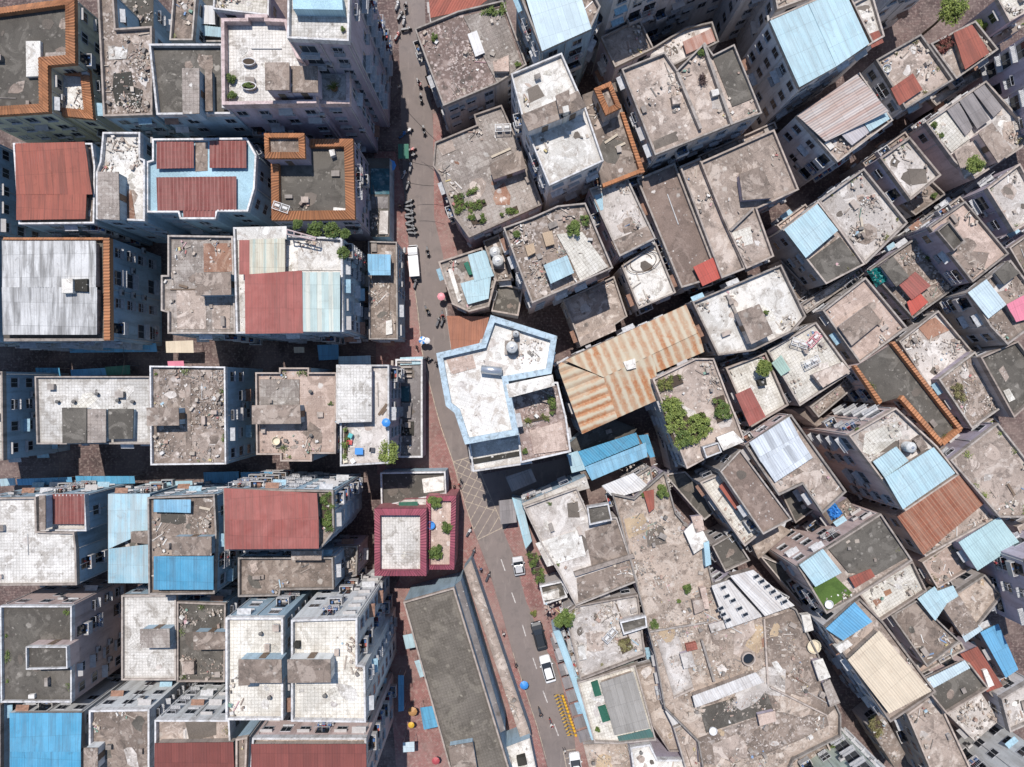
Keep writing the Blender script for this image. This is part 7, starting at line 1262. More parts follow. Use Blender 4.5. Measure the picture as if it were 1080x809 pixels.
THINGS = [
 ('debris',[(-61.01,40.62),(-58.6,40.46),(-58.44,37.08),(-60.95,36.98)],13.22,60,False),
 ('debris',[(-54.56,46.48),(-48.3,46.8),(-48.14,36.16),(-53.93,36.01)],16.02,320,False),
 ('debris',[(-55.71,54.11),(-51.38,54.11),(-51.38,51.11),(-55.38,50.95)],10.02,90,False),
 ('tub',-33.43,40.88,20,1.65,0.9,'dark stone planter tub on white tiled roof beside the two stair houses',0),
 ('tub',-33.43,37.81,20,1.86,0.96,'stone planter tub with green shrub on the white tiled roof garden',0.5),
 ('bush',-35.72,38.79,20,0.72,'green shrub growing by the left parapet of the white tiled roof garden','leaf'),
 ('bush',-35.62,36.63,20,0.66,'low dull shrub in the left corner of the white tiled roof garden','leaf'),
 ('palm',-22.96,38.15,18.6,1.14,'spiky potted palm on the small walled terrace beside the white tiled roof'),
 ('bush',-19.87,41.63,27,0.36,'small dark shrub on the right edge of the tall white tower roof','leaf'),
 ('debris',[(-54.44,32.62),(-49.86,32.62),(-49.6,28.55),(-54.05,28.55)],15.52,40,False),
 ('frame',-31.17,23.78,14,'white framed drying rack on dark roof with orange tiled edges',-0.33),
 ('debris',[(-29.27,25.14),(-27.67,25.14),(-27.67,23.87),(-29.27,23.87)],14.02,14,False),
 ('debris',[(-21.23,25.95),(-18.41,25.95),(-18.41,22.08),(-21.05,22.08)],4.22,120,False),
 ('plank',(-44.83,13.25),(-43.66,12.93),15.15,'dark plank lying on worn pale grey roof near its left edge'),
 ('pergola',[(-29.01,19.83),(-25.24,18.78),(-25.39,18.48),(-28.95,19.23)],17,'rusty pink pipe pergola over the planted corner of the striped tin roof block'),
 ('bush',-28.21,20.85,17,0.82,'bushy green shrub below the orange tiled edge, leftmost along the planted terrace','leaf'),
 ('bush',-25.69,20.34,17,1.23,'broad green shrub in the middle of the planted white terrace','leaf'),
 ('bush',-23.55,20.04,17,1.16,'green shrub at the right end of the row along the planted white terrace','leaf'),
 ('bush',-22.11,17.15,17,0.88,'tall green shrub on the right edge of the planted white terrace','leaf'),
 ('bush',-21.91,19.63,17,0.75,'dark small shrub in the top right corner of the planted white terrace','leaf'),
 ('debris',[(-20.5,14.81),(-17.58,14.81),(-17.58,7.1),(-20.5,7.1)],7.02,120,False),
 ('vent',-62.04,-2.47,13.5,'small dark vent pipe on stained white tiled roof, leftmost of its line'),
 ('vent',-59.8,-2.47,13.5,'small dark vent pipe on stained white tiled roof beside the dark roof box'),
 ('vent',-53.82,-2.31,13.5,'small dark vent pipe on stained white tiled roof near its middle'),
 ('vent',-51.77,-2.47,13.5,'small dark vent pipe on stained white tiled roof toward the right end'),
 ('vent',-56.65,-1.41,13.5,'small dark vent pipe near the top edge of stained white tiled roof'),
 ('debris',[(-48.71,1.87),(-39.28,1.87),(-39.15,-10.4),(-48.71,-10.53)],14.02,420,False),
 ('vent',-27.92,-1.1,12,'round dark roof vent on pink beige roof beside white tiled roof'),
 ('vent',-27.85,-7.17,12,'round dark roof vent low on pink beige roof'),
 ('bucket',-32.65,-7.95,12,'round pale basin on stained pink beige roof','cream',1.3),
 ('table',-20.7,-9.16,14,'small blue topped table on furnished corner terrace'),
 ('chair',-21.92,-7.08,14,'teal','teal plastic chair on furnished corner terrace, nearest the stair block'),
 ('chair',-21.98,-7.98,14,'red','red plastic chair on furnished corner terrace'),
 ('chair',-18.94,-9.0,14,'dark','dark plastic chair on furnished corner terrace beside the blue table'),
 ('chair',-22.62,-10.44,14,'cream','cream plastic stool at lower left corner of furnished terrace'),
 ('chair',-21.6,-10.5,14,'white','white plastic stool at the lower edge of furnished terrace'),
 ('plank',(-18.15,-4.27),(-17.03,-2.77),14.15,'long dark board leaning on furnished terrace roof, longer of two'),
 ('plank',(-17.76,-4.21),(-17.12,-3.41),14.15,'short dark board beside the longer one on furnished terrace roof'),
 ('umbrella',-16.83,-5.22,14,0.6,'blue','small blue garden parasol on furnished corner terrace'),
 ('hedge',[(-22.88,-6.25),(-22.18,-6.25),(-22.34,-9.91),(-22.88,-9.91)],14,1.0,'strip of green plants along left parapet of furnished corner terrace','leaf'),
 ('tree',-17.16,-9.3,0,15,1.81,'green leafy tree rising beside furnished corner terrace above the lane'),
 ('debris',[(-17.74,-5.71),(-14.04,-5.71),(-14.04,-10.64),(-17.74,-10.64)],4.02,150,False),
 ('debris',[(-48.45,-18.15),(-41.09,-18.15),(-41.09,-20.87),(-48.45,-20.87)],14.02,110,False),
 ('plank',(-42.52,-16.83),(-41.02,-17.15),14.15,'pale slab of board on grey roof between blue tarpaulins'),
 ('hedge',[(-25.17,-14.55),(-23.63,-14.4),(-23.63,-19.18),(-24.87,-19.18)],17,0.6,'overgrown ledge of straggly plants along the right side of flat red roof','leaf'),
 ('debris',[(-25.65,-24.05),(-22.87,-24.05),(-23.01,-27.79),(-25.51,-28.21)],7.02,90,False),
 ('debris',[(-46.97,-31.7),(-40.92,-31.7),(-40.92,-34.39),(-46.97,-34.39)],10.02,90,False),
 ('debris',[(-46.97,-38.43),(-40.92,-38.43),(-40.92,-41.92),(-46.97,-41.92)],10.02,120,False),
 ('vent',-31.97,-31.82,20,'dark roof outlet in upper part of left cream tiled twin roof'),
 ('vent',-30.87,-39.95,20,'dark roof outlet in lower part of left cream tiled twin roof'),
 ('vent',-23.17,-38.6,22.5,'dark roof outlet in lower part of right cream tiled twin roof'),
 ('bush',-11.15,-17.22,7.2,1.2,'round green shrub at the top of maroon parapet terrace','leaf'),
 ('bush',-9.53,-20.82,7.2,0.98,'round green shrub in the middle of maroon parapet terrace','leaf'),
 ('bush',-10.98,-24.35,7.2,1.28,'large green shrub at the lower end of maroon parapet terrace','leaf'),
 ('bucket',-11.74,-20.58,7.2,'blue round basin on the maroon parapet terrace','blue',1.3),
 ('debris',[(-6.73,-28.71),(-6.01,-28.0),(1.43,-50.91),(0.72,-51.62)],3.62,120,False),
 ('bush',-10.84,48.4,11,0.62,'single dark green shrub on speckled pink gravel roof','leaf'),
 ('hedge',[(-5.51,51.68),(-1.25,53.0),(-0.76,51.19),(-4.2,51.36)],11,0.9,'tangle of green creepers along the top edge of speckled gravel roof','leaf'),
 ('bush',0.79,44.71,11,0.51,'small yellow green shrub at the right corner of speckled gravel roof','leaf'),
 ('debris',[(-6.2,51.26),(-1.58,51.92),(0.39,45.66),(-2.9,44.01)],11.02,160,False),
 ('debris',[(-12.95,48.96),(-7.68,51.26),(-2.9,42.37),(-9.33,39.73)],11.02,70,False),
 ('hedge',[(-8.65,26.99),(-7.31,27.33),(-6.64,25.38),(-7.65,24.04)],9,0.5,'square bed of green vegetables nearest the street on grey tiled roof','leaf'),
 ('hedge',[(-6.64,25.65),(-3.89,26.46),(-3.56,25.55),(-6.14,24.44)],9,0.5,'wide bed of green vegetables in the middle of grey tiled roof','leaf'),
 ('hedge',[(-6.31,23.98),(-4.03,24.21),(-3.62,22.97),(-5.64,22.63)],9,0.5,'lower bed of green vegetables at the front edge of grey tiled roof','leaf'),
 ('hedge',[(-6.64,27.48),(-5.13,27.91),(-4.97,27.14),(-6.31,26.8)],9,0.4,'thin bed of vegetables at the top of planted grey tiled roof','leaf'),
 ('bush',-1.45,24.12,9,0.37,'small shrub near the right parapet of grey tiled roof','leaf'),
 ('hedge',[(-0.94,24.73),(0.73,25.56),(1.07,24.56),(-0.27,24.05)],9,0.4,'dull herb bed near the right corner of grey tiled roof','leaf'),
 ('frame',-1.27,36.31,9,'white pipe frame standing at the top corner of grey tiled roof',0.04),
 ('plank',(-2.96,32.4),(-0.2,33.65),9.15,'pale beam lying across the grey tiled roof beside its shed'),
 ('plank',(12.88,33.4),(14.67,34.6),12.15,'pale pipe lying on brown roof with orange rim, upper one'),
 ('plank',(14.35,32.74),(15.72,33.4),12.15,'pale board on brown roof with orange rim, lower one'),
 ('debris',[(20.55,41.29),(21.81,41.92),(24.02,38.13),(21.81,36.23)],15.02,120,True),
 ('bush',25.29,44.45,15,0.63,'small green shrub in the top corner of sunlit brown divided roof','leaf'),
 ('hedge',[(25.31,41.47),(26.09,41.63),(26.09,40.37),(25.31,40.21)],15,0.6,'dark withered plant on the middle of the sunlit brown divided roof','dead'),
 ('debris',[(20.39,48.19),(28.27,50.91),(28.55,49.28),(21.75,46.56)],9.02,120,False),
 ('bucket',51.86,43.57,12,'round white drum on mottled brown roof with dark red lean-to','white',1.3),
 ('debris',[(55.61,44.55),(58.54,45.2),(59.19,42.27),(57.24,42.27)],12.02,50,False),
 ('hedge',[(59.66,47.93),(62.15,49.58),(62.64,47.76),(60.49,46.44)],10,0.8,'tangle of dark red creeper leaves beside brick red sheet roof','redleaf'),
 ('tree',63.67,54.19,0,9,2.29,'large yellow green street tree at the top edge between pale walls'),
 ('tree',67.32,51.38,0,9,1.11,'smaller olive green tree beside the brick red sheet roof'),
 ('tree',63.16,29.94,11,14.5,1.33,'bushy green tree on the front corner of the cream terrace'),
 ('bush',59.12,36.17,11,0.54,'dark green shrub on the cream terrace near its left edge','leaf'),
 ('bush',60.16,34.78,11,0.4,'small reddish shrub on the cream terrace beside the larger dark one','leaf'),
 ('bush',61.53,27.42,7,0.53,'green yellow shrub on low dark corner roof by the lane','leaf'),
 ('debris',[(46.19,25.4),(51.49,26.72),(54.47,22.75),(49.84,18.12)],10.52,200,False),
 ('plank',(49.17,23.41),(49.67,20.76),10.65,'long white board lying upright on brown roof right of light blue roof'),
 ('debris',[(15.48,24.61),(17.79,25.27),(18.12,22.31),(15.81,20.99)],11.02,80,False),
 ('hose',18.65,17.38,9,2.96,'coil of brown hose and timber on bright white roof'),
 ('bush',8.22,20.72,15,1.25,'round bright green bush on the junk filled roof garden','leaf'),
 ('bush',0.63,20.08,15,0.56,'small green bush at left of the junk filled roof garden','leaf'),
 ('debris',[(-0.63,19.51),(4.11,21.72),(7.59,17.3),(3.16,11.29)],15.02,330,False),
 ('debris',[(7.9,18.56),(10.43,19.83),(12.64,16.03),(9.48,14.45)],15.02,160,False),
 ('hedge',[(9.13,22.43),(10.08,22.74),(10.55,21.01),(9.92,20.85)],15,0.7,'climbing plants on green netting at the top right of junk filled roof garden','leaf'),
 ('tank',-2.49,19.17,6,1.2,'white round water tank, upper of the two on the low roof by the corner building','v'),
 ('tank',-2.05,17.91,6,1.3,'white round water tank, lower of the two on the low roof by the corner building','v'),
 ('tank',-0.0,4.62,19,1.15,'large white water tank on the roof of the central white block','v'),
 ('tank',-2.62,1.7,19,1.0,'horizontal steel water heater drum on the roof of the central white block','h'),
 ('tank',0.5,6.32,19,0.6,'small grey water tank behind the larger one on the central white roof','v'),
 ('debris',[(0.61,5.67),(3.94,5.67),(3.63,2.64),(0.61,2.64)],19.02,60,False),
 ('debris',[(0.0,-0.7),(5.82,-0.44),(6.83,-5.12),(1.27,-6.01)],16.02,330,False),
 ('hedge',[(1.87,-4.89),(4.68,-4.27),(4.74,-4.74),(1.93,-5.36)],16,0.5,'ragged dry planting across the middle of the gravel terrace','olive'),
 ('hedge',[(4.83,-1.93),(5.92,-1.77),(5.92,-4.11),(4.99,-4.11)],16,0.6,'thin green plants along the gravel terrace of the central white block','leaf'),
 ('bush',1.72,-8.95,16,0.48,'small yellow green shrub at the lower corner of the central white block','leaf'),
 ('debris',[(15.09,-12.7),(18.6,-11.3),(19.66,-12.35),(15.8,-13.4)],4.52,50,False),
 ('debris',[(18.33,-12.15),(21.53,-11.6),(23.89,-14.93),(21.53,-16.04)],6.82,130,False),
 ('hedge',[(2.17,-25.42),(3.67,-25.24),(3.85,-27.34),(2.62,-27.34)],4.5,0.8,'green garden strip behind the right pavement, upper','leaf'),
 ('tank',34.06,-39.65,8,1.0,'open round cistern on the vast rubble strewn roof','open'),
 ('bucket',43.51,-37.9,8,'big round cream tub at the right edge of the vast rubble strewn roof','cream',2.2),
 ('bucket',28.97,-50.07,8,'white round drum on the vast rubble strewn roof','white',1.3),
 ('bush',21.59,-15.58,8,1.12,'green bush on bare earth yard roof beside the small red shed','leaf'),
 ('bush',18.94,-15.96,8,0.6,'small green bush by the white sheets on the bare earth yard roof','leaf'),
 ('bush',25.25,-29.62,8,0.78,'round green bush standing alone on the vast rubble strewn roof','leaf'),
 ('bush',24.07,-31.38,8,0.39,'tiny green bush on vast rubble strewn roof below the larger one','leaf'),
 ('debris',[(17.16,-17.92),(26.77,-18.6),(26.77,-24.09),(17.57,-28.21)],8.02,380,False),
 ('debris',[(18.53,-28.21),(28.83,-26.84),(29.52,-35.08),(20.59,-37.82)],8.02,520,False),
 ('debris',[(21.97,-35.76),(39.81,-33.7),(42.56,-43.31),(27.46,-43.31)],8.02,650,False),
 ('debris',[(28.83,-46.06),(45.3,-43.31),(45.3,-50.18),(30.2,-58.41)],8.02,500,False),
 ('debris',[(22.65,-39.19),(26.77,-39.19),(27.46,-48.8),(24.02,-46.74)],8.02,160,False),
 ('debris',[(9.28,-32.7),(18.91,-30.21),(19.26,-33.42),(14.98,-37.7),(9.63,-42.34)],7.42,480,False),
 ('debris',[(4.64,-31.63),(8.38,-31.46),(8.38,-33.06),(4.99,-35.56)],7.42,110,False),
 ('bush',7.6,-33.99,7.4,1.73,'big leafy green bush on the pavement side of the junk strewn roof','leaf'),
 ('bush',20.58,-34.84,7.4,0.98,'round green bush beside the white frame on the junk strewn roof','leaf'),
 ('hedge',[(15.31,-37.27),(17.09,-36.74),(17.45,-38.69),(16.02,-39.41)],7.4,0.4,'patch of dry weeds on the junk strewn roof','dry'),
 ('frame',14.13,-36.34,7.4,'pale bed frame discarded on the junk strewn roof',0.86),
 ('hedge',[(3.09,-27.52),(4.55,-27.16),(4.73,-29.16),(3.64,-29.7)],5,0.8,'green garden strip behind the right pavement, lower','leaf'),
 ('bush',12.62,-50.92,6,0.48,'small potted shrub at the lower corner of the cream court','leaf'),
 ('vent',18.98,-54.3,6,'dark roof outlet on bright white roof at the bottom edge'),
 ('debris',[(11.51,-55.21),(17.45,-55.02),(17.82,-57.81),(12.25,-57.81)],3.22,80,False),
 ('hedge',[(19.9,0.2),(22.89,1.37),(23.67,0.07),(20.55,-1.24)],13,0.7,'ragged olive planting along the top of the dense roof garden','olive'),
 ('hedge',[(20.36,-2.27),(22.56,-1.75),(24.25,-4.6),(26.07,-3.83),(27.36,-6.16),(25.68,-7.98),(22.82,-9.01),(21.4,-6.68)],13,1.3,'broad mass of yellow green bushes filling the middle of the dense roof garden','bright'),
 ('hedge',[(27.53,-2.01),(29.09,-1.49),(30.13,-4.61),(28.18,-5.52)],13,1.0,'dark green planting at the right side of the dense roof garden','leaf'),
 ('hedge',[(20.58,-3.04),(22.39,-2.52),(23.29,-4.59),(21.61,-5.63)],13,1.7,'taller pale green growth at the left of the dense roof garden','bright'),
 ('hedge',[(24.57,-4.59),(26.39,-3.82),(27.42,-5.63),(25.61,-6.92)],13,1.8,'tallest yellow green growth amid the dense roof garden','bright'),
 ('bush',23.47,-7.46,13,1.22,'dark green shrub low in the dense roof garden','leaf'),
 ('bush',28.96,-3.44,13,0.93,'dark green shrub at the right of the dense roof garden','leaf'),
 ('debris',[(25.85,2.55),(27.68,2.94),(28.98,-2.02),(26.76,-2.68)],13.02,120,False),
 ('bush',35.59,9.93,11,0.43,'small shrub beside the brown stair house on the gleaming white roof','leaf'),
 ('debris',[(37.82,9.46),(39.8,10.12),(39.8,8.14),(37.16,6.83)],11.02,50,False),
 ('tree',35.73,2.23,0,11,1.3,'leafy green tree between the gleaming white roof and the laundry roof'),
 ('frame',40.86,5.73,9,'white laundry frame on pale pink roof, uppermost of three',-0.31),
 ('frame',42.86,6.23,9,'pink laundry frame on pale pink roof near its top corner',0.82),
 ('frame',42.59,3.07,9,'white laundry frame in the middle of the pale pink roof',0.45),
 ('debris',[(40.6,6.29),(43.62,7.64),(45.3,4.27),(42.62,1.59)],9.02,110,False),
 ('tarp',[(51.09,16.2,8.5),(52.94,16.88,8.5),(53.95,14.69,8.5),(52.44,13.85,8.5)],8.53,'crumpled dark green tarpaulin over goods on the junk crowded roof','teal_dark'),
 ('debris',[(55.57,18.82),(59.96,18.82),(63.67,14.77),(60.97,12.4),(57.59,15.78)],8.52,420,False),
 ('hedge',[(59.3,18.27),(61.32,18.43),(61.49,17.42),(59.81,17.42)],8.5,0.5,'small patch of weeds on the junk crowded roof','leaf'),
 ('debris',[(67.63,13.79),(70.21,13.79),(70.21,12.17),(68.27,11.53)],13.02,70,False),
 ('debris',[(65.69,8.3),(68.27,8.95),(67.95,6.69),(66.66,6.36)],13.02,60,False),
 ('debris',[(56.58,6.32),(60.97,9.02),(65.36,4.97),(60.63,0.92)],8.52,600,False),
 ('debris',[(62.4,-0.73),(65.72,1.27),(68.72,-3.05),(65.06,-5.72)],10.02,420,False),
 ('hedge',[(62.24,-0.39),(63.73,0.11),(64.23,-2.22),(62.9,-2.38)],10,0.5,'weeds growing among junk on roof right of orange rimmed roof','dry'),
 ('tank',52.9,-8.46,15,1.1,'white round water tank on pale rubble roof above light blue sheets','v'),
 ('debris',[(46.32,-7.01),(47.58,-6.38),(49.79,-9.86),(48.21,-10.49)],15.02,120,False),
 ('debris',[(49.16,-5.11),(52.32,-4.17),(53.27,-6.06),(51.06,-7.64)],15.02,110,False),
 ('bush',46.38,-6.21,15,0.35,'small dull shrub at the left corner of pale rubble roof','leaf'),
 ('debris',[(63.08,-20.59),(66.06,-17.94),(68.04,-18.6),(64.4,-21.91)],10.52,170,False),
 ('debris',[(66.37,-14.73),(68.97,-13.43),(70.28,-17.01),(67.67,-17.67)],12.02,140,False),
 ('plank',(68.81,-13.92),(69.79,-15.55),12.15,'dark plank on mottled grey brown roof at the right edge'),
 ('debris',[(60.04,-28.12),(63.57,-27.06),(63.92,-28.82),(61.1,-29.53)],8.52,60,False),
 ('bucket',43.4,-30.24,13,'white plastic drum on green turf roof corner','white',1.3),
 ('debris',[(45.03,-22.0),(50.2,-20.07),(53.1,-23.3),(48.26,-24.91)],13.02,50,False),
 ('debris',[(56.02,-28.4),(57.41,-27.88),(57.94,-29.79),(55.68,-30.48)],10.02,70,False),
 ('debris',[(62.86,-32.0),(64.98,-31.29),(66.75,-34.47),(65.33,-35.53)],8.52,90,False),
 ('debris',[(64.41,-48.7),(69.47,-46.17),(71.64,-49.78),(68.75,-51.95)],6.02,260,False),
 ('debris',[(53.42,-50.95),(55.11,-49.96),(57.66,-55.19),(56.81,-56.6)],5.02,110,False),
 ('hedge',[(52.81,-49.73),(54.26,-49.0),(55.35,-51.19),(53.9,-52.64)],5,0.7,'weedy green strip growing beside the pale green wall','dry'),
 ('debris',[(43.69,-53.18),(45.88,-52.09),(46.98,-55.37),(45.15,-56.84)],5.02,120,False),
 ('hedge',[(46.84,-54.12),(49.39,-53.03),(50.12,-54.49),(47.94,-55.58)],5,0.6,'green planter bed on ledge by the pale green wall','leaf'),
 ('debris',[(31.86,-19.22),(33.88,-19.55),(34.55,-21.23),(32.87,-21.57)],9.02,60,False),
 ('debris',[(36.46,-13.43),(39.39,-12.45),(39.72,-13.43),(36.78,-14.73)],12.02,70,False),
 ('tarp',[(45.26,-17.89,8),(46.71,-17.28,8),(47.82,-18.8,8),(46.2,-19.82,8)],8.03,'crumpled bright blue tarpaulin over goods beside beige rear terrace','plastic_blue'),
 ('debris',[(42.28,11.44),(50.46,16.7),(50.88,16.01),(42.84,10.47)],7.02,140,False),
 ('debris',[(57.64,21.68),(63.89,26.44),(64.3,25.9),(58.18,21.0)],9.02,90,False),
 ('debris',[(61.5,-10.09),(69.33,-5.15),(70.01,-5.7),(62.05,-10.91)],8.02,150,False),
 ('debris',[(27.59,32.9),(37.66,37.59),(37.94,37.04),(27.87,32.35)],7.52,80,False),
 ('debris',[(61.59,41.78),(69.71,46.82),(70.13,46.26),(62.29,41.08)],6.02,80,False),
 ('debris',[(40.7,17.17),(43.24,14.49),(45.5,14.2),(44.66,12.51),(42.11,13.07)],5.02,120,False),
 ('debris',[(35.86,7.67),(40.79,7.24),(37.41,5.41),(33.05,3.45)],5.52,150,False),
 ('debris',[(58.23,-28.35),(60.46,-27.65),(61.71,-30.02),(59.34,-31.27)],6.52,80,False),
 ('debris',[(58.23,-42.0),(65.47,-38.24),(65.89,-38.8),(58.78,-42.97)],6.52,90,False),
 ('debris',[(23.46,-45.72),(26.35,-45.18),(26.71,-46.8),(23.82,-47.88)],6.22,70,False),
 ('debris',[(21.05,-39.63),(22.14,-39.27),(23.41,-43.26),(22.58,-44.17)],5.62,110,False),
 ('debris',[(44.23,-3.57),(49.41,0.35),(50.11,-0.49),(45.07,-4.55)],6.02,110,False),
 ('debris',[(59.35,8.93),(66.24,13.85),(66.95,13.15),(60.06,8.09)],5.52,110,False),
 ('truck',-15.18,18.83,1.656,'small white truck parked at the left kerb facing up the street'),
 ('car',4.21,-39.17,1.826,'car_black','black car parked at the right kerb of the lower street','car',4.5),
 ('car',5.53,-44.29,1.849,'car_white','white car parked behind the black car on the lower street','car',4.3),
 ('car',9.93,-59.36,1.72,'car_white','white car at the bottom edge beside the yellow parking lines','car',4.2),
 ('car',1.03,-28.32,1.736,'car_silver','very small pale microcar at the right kerb above the parked black car','car',2.9),
 ('moto',-16.06,28.22,0.436,'plastic_dark','dark motorcycle parked in the row at the left kerb above the small white truck','motorcycles parked in a row at the left kerb'),
 ('moto',-15.99,27.56,0.175,'plastic_dark','dark motorcycle parked in the row at the left kerb above the small white truck','motorcycles parked in a row at the left kerb'),
 ('moto',-15.95,26.9,-0.349,'plastic_dark','dark motorcycle parked in the row at the left kerb above the small white truck','motorcycles parked in a row at the left kerb'),
 ('moto',-15.89,26.31,0.262,'plastic_dark','dark motorcycle parked in the row at the left kerb above the small white truck','motorcycles parked in a row at the left kerb'),
 ('moto',-15.86,25.72,-0.175,'plastic_dark','dark motorcycle parked in the row at the left kerb above the small white truck','motorcycles parked in a row at the left kerb'),
 ('moto',-15.83,25.13,0.349,'plastic_dark','dark motorcycle parked in the row at the left kerb above the small white truck','motorcycles parked in a row at the left kerb'),
 ('moto',-15.77,24.54,-0.262,'plastic_dark','dark motorcycle parked in the row at the left kerb above the small white truck','motorcycles parked in a row at the left kerb'),
 ('moto',-15.62,23.95,0.175,'plastic_dark','dark motorcycle parked in the row at the left kerb above the small white truck','motorcycles parked in a row at the left kerb'),
 ('moto',-15.4,23.36,-0.087,'plastic_dark','dark motorcycle parked in the row at the left kerb above the small white truck','motorcycles parked in a row at the left kerb'),
 ('moto',-17.83,58.73,1.222,'car_white','white scooter parked in building shade at the very top of the street',None),
 ('moto',-17.39,57.11,1.047,'plastic_dark','dark motorcycle parked in building shade near the top of the street',None),
 ('moto',-16.8,56.37,1.396,'car_silver','silver scooter parked beside the red one near the top of the street',None),
 ('moto',-16.43,55.04,0.175,'plastic_dark','dark motorcycle parked crosswise at the edge of shade near the top of the street',None),
 ('moto',-17.83,54.01,1.047,'plastic_red','red scooter parked in building shade near the top of the street',None),
 ('moto',-16.21,39.28,0.349,'car_white','white scooter parked at the shade edge above the green awning',None),
 ('moto',-16.95,38.69,0.698,'plastic_blue','blue grey scooter in the shade above the green awning',None),
 ('moto',-15.7,36.33,0.262,'plastic_red','red brown scooter beside the green awning, upper',None),
 ('moto',-15.62,35.44,0.175,'plastic_dark','dark motorcycle beside the green awning, lower',None),
 ('moto',-15.77,33.68,1.396,'car_silver','grey scooter parked below the green awning',None),
 ('moto',-16.8,32.5,1.047,'car_white','white scooter half in shade below the blue umbrella',None),
 ('moto',-16.21,30.73,1.222,'plastic_dark','dark motorcycle parked alone between blue umbrella and the motorcycle row',None),
 ('moto',-15.03,15.55,1.309,'plastic_dark','dark motorcycle parked just behind the small white truck',None),
 ('moto',-11.5,9.58,1.222,'plastic_dark','left one of two dark motorcycles beside the terracotta sheet roof',None),
 ('moto',-10.8,9.65,1.222,'car_black','right one of two dark motorcycles beside the terracotta sheet roof',None),
 ('moto',-6.71,-23.06,1.047,'car_white','white scooter on pavement below the yellow hatched junction',None),
 ('moto',-6.04,-26.31,1.222,'plastic_dark','dark scooter on the left pavement below the hatched junction',None),
 ('moto',-3.76,-30.06,1.134,'plastic_dark','dark motorcycle on the left pavement beside the lower street',None),
 ('rider',-16.48,58.47,-1.658,'cl_dark','rider in dark clothes on a motorcycle at the top of the street'),
 ('rider',-14.42,46.71,-1.047,'cl_white','rider in white shirt on a motorcycle beside speckled gravel roof'),
 ('rider',-14.12,44.35,-1.484,'cl_grey','rider in grey shirt following the white shirted rider down the street'),
 ('rider',-13.68,39.35,-1.396,'cl_dark','rider in dark clothes alone in mid street beside the grey tiled roof'),
 ('rider',-13.09,20.52,-1.396,'cl_dark','rider in dark clothes passing the small white truck'),
 ('rider',-13.15,11.4,-1.047,'cl_khaki','rider in khaki shirt below the pink umbrella'),
 ('rider',-10.74,10.52,-1.396,'cl_red','rider in red shirt near the terracotta sheet roof'),
 ('rider',-13.17,3.9,-0.175,'cl_dark','rider in dark clothes crossing below the blue and white umbrella'),
 ('rider',4.41,-51.12,-1.222,'cl_dark','rider in dark clothes on the lower street opposite yellow bicycles'),
 ('rider',6.1,-52.81,-1.222,'cl_white','rider in white shirt on the lower street near yellow bicycles'),
 ('person',-17.34,27.41,-1.396,'cl_dark','person in dark clothes walking on the brick pavement beside the motorcycle row'),
 ('person',-14.77,5.66,0.175,'cl_dark','person in dark clothes walking on brick pavement left of the blue and white umbrella'),
 ('person',-11.76,3.31,-1.396,'cl_dark','person in dark clothes walking by the corner of the central white block'),
 ('person',-8.97,-15.95,-0.524,'cl_dark','person in dark clothes at the pavement edge of the yellow hatched junction'),
 ('person',-8.17,-15.73,0.349,'cl_red','person in red top stepping onto the yellow hatched junction'),
 ('person',-7.94,-14.92,1.047,'cl_grey','person in grey top on the yellow hatched junction'),
 ('person',0.59,-43.58,-1.222,'cl_dark','person in dark clothes on left pavement above the blue umbrella'),
 ('person',8.14,-56.88,-0.698,'cl_white','person in white shirt beside the yellow parking lines'),
 ('person',-4.85,-28.73,-1.047,'cl_blue','person in blue shirt on left pavement of the lower street'),
 ('person',-1.32,-38.73,-1.222,'cl_white','person in white shirt on left pavement opposite the black car'),
 ('person',-17.49,45.93,-1.396,'cl_white','person in white shirt in the shade of the tallest tower'),
 ('umb',-10.87,13.34,0.62,'pink','pink umbrella carried down the middle of the street',True),
 ('umb',-13.72,6.64,0.62,'bluewhite','blue and white umbrella carried at the left kerb',True),
 ('umb',-13.04,6.57,0.5,'white','white umbrella carried beside the blue and white one',True),
 ('umb',1.86,-46.3,0.68,'blue','bright blue umbrella carried on the left side of the lower street',True),
 ('umb',-18.75,33.5,0.95,'blue','large blue stall umbrella in the shade of the tallest tower',False),
 ('umb',-15.26,-50.37,0.72,'orange','orange stall umbrella in the yard of blue tarpaulins',False),
 ('umb',-15.47,-52.4,0.5,'yellow','small yellow umbrella in the yard below the orange one',False),
 ('umb',-11.7,-57.92,0.62,'red','red umbrella in the yard at the bottom edge',False),
 ('bike',7.3,-48.41,0.07),
 ('bike',7.46,-48.92,0.122),
 ('bike',7.63,-49.42,0.175),
 ('bike',7.8,-49.92,0.227),
 ('bike',7.97,-50.43,0.279),
 ('bike',8.14,-50.93,0.332),
 ('bike',8.3,-51.43,0.087),
 ('bike',8.47,-51.94,0.14),
 ('bike',8.64,-52.44,0.192),
 ('bike',8.81,-52.94,0.244),
 ('bike',8.98,-53.45,0.297),
 ('bike',9.15,-53.95,0.349),
 ('bike',9.31,-54.46,0.105),
 ('bushg',3.34,-35.66,0.55,'small sparse street plant at the kerb above the black car','leaf_olive'),
 ('awning',[(-17.36,36.53),(-15.77,36.53),(-15.77,34.36),(-17.36,34.36)],2.4,2.6,'t_green','green awning over a stall in shade beside the street',None),
 ('awning',[(-67.38,6.13),(-54.1,6.13),(-54.1,4.83),(-67.38,4.69)],2.6,3.0,'t_blue3','long shaded blue awning below the streaked grey tin roof block',None),
 ('awning',[(-72.46,2.38),(-68.85,2.38),(-68.85,1.08),(-72.46,1.08)],2.6,2.9,'t_blue','bright blue awning at the left end of the upper lane',None),
 ('awning',[(-67.12,2.09),(-61.92,2.38),(-61.78,1.23),(-67.12,1.08)],2.6,2.9,'t_blue3','dusky blue awning touching a dark green one in the upper lane',None),
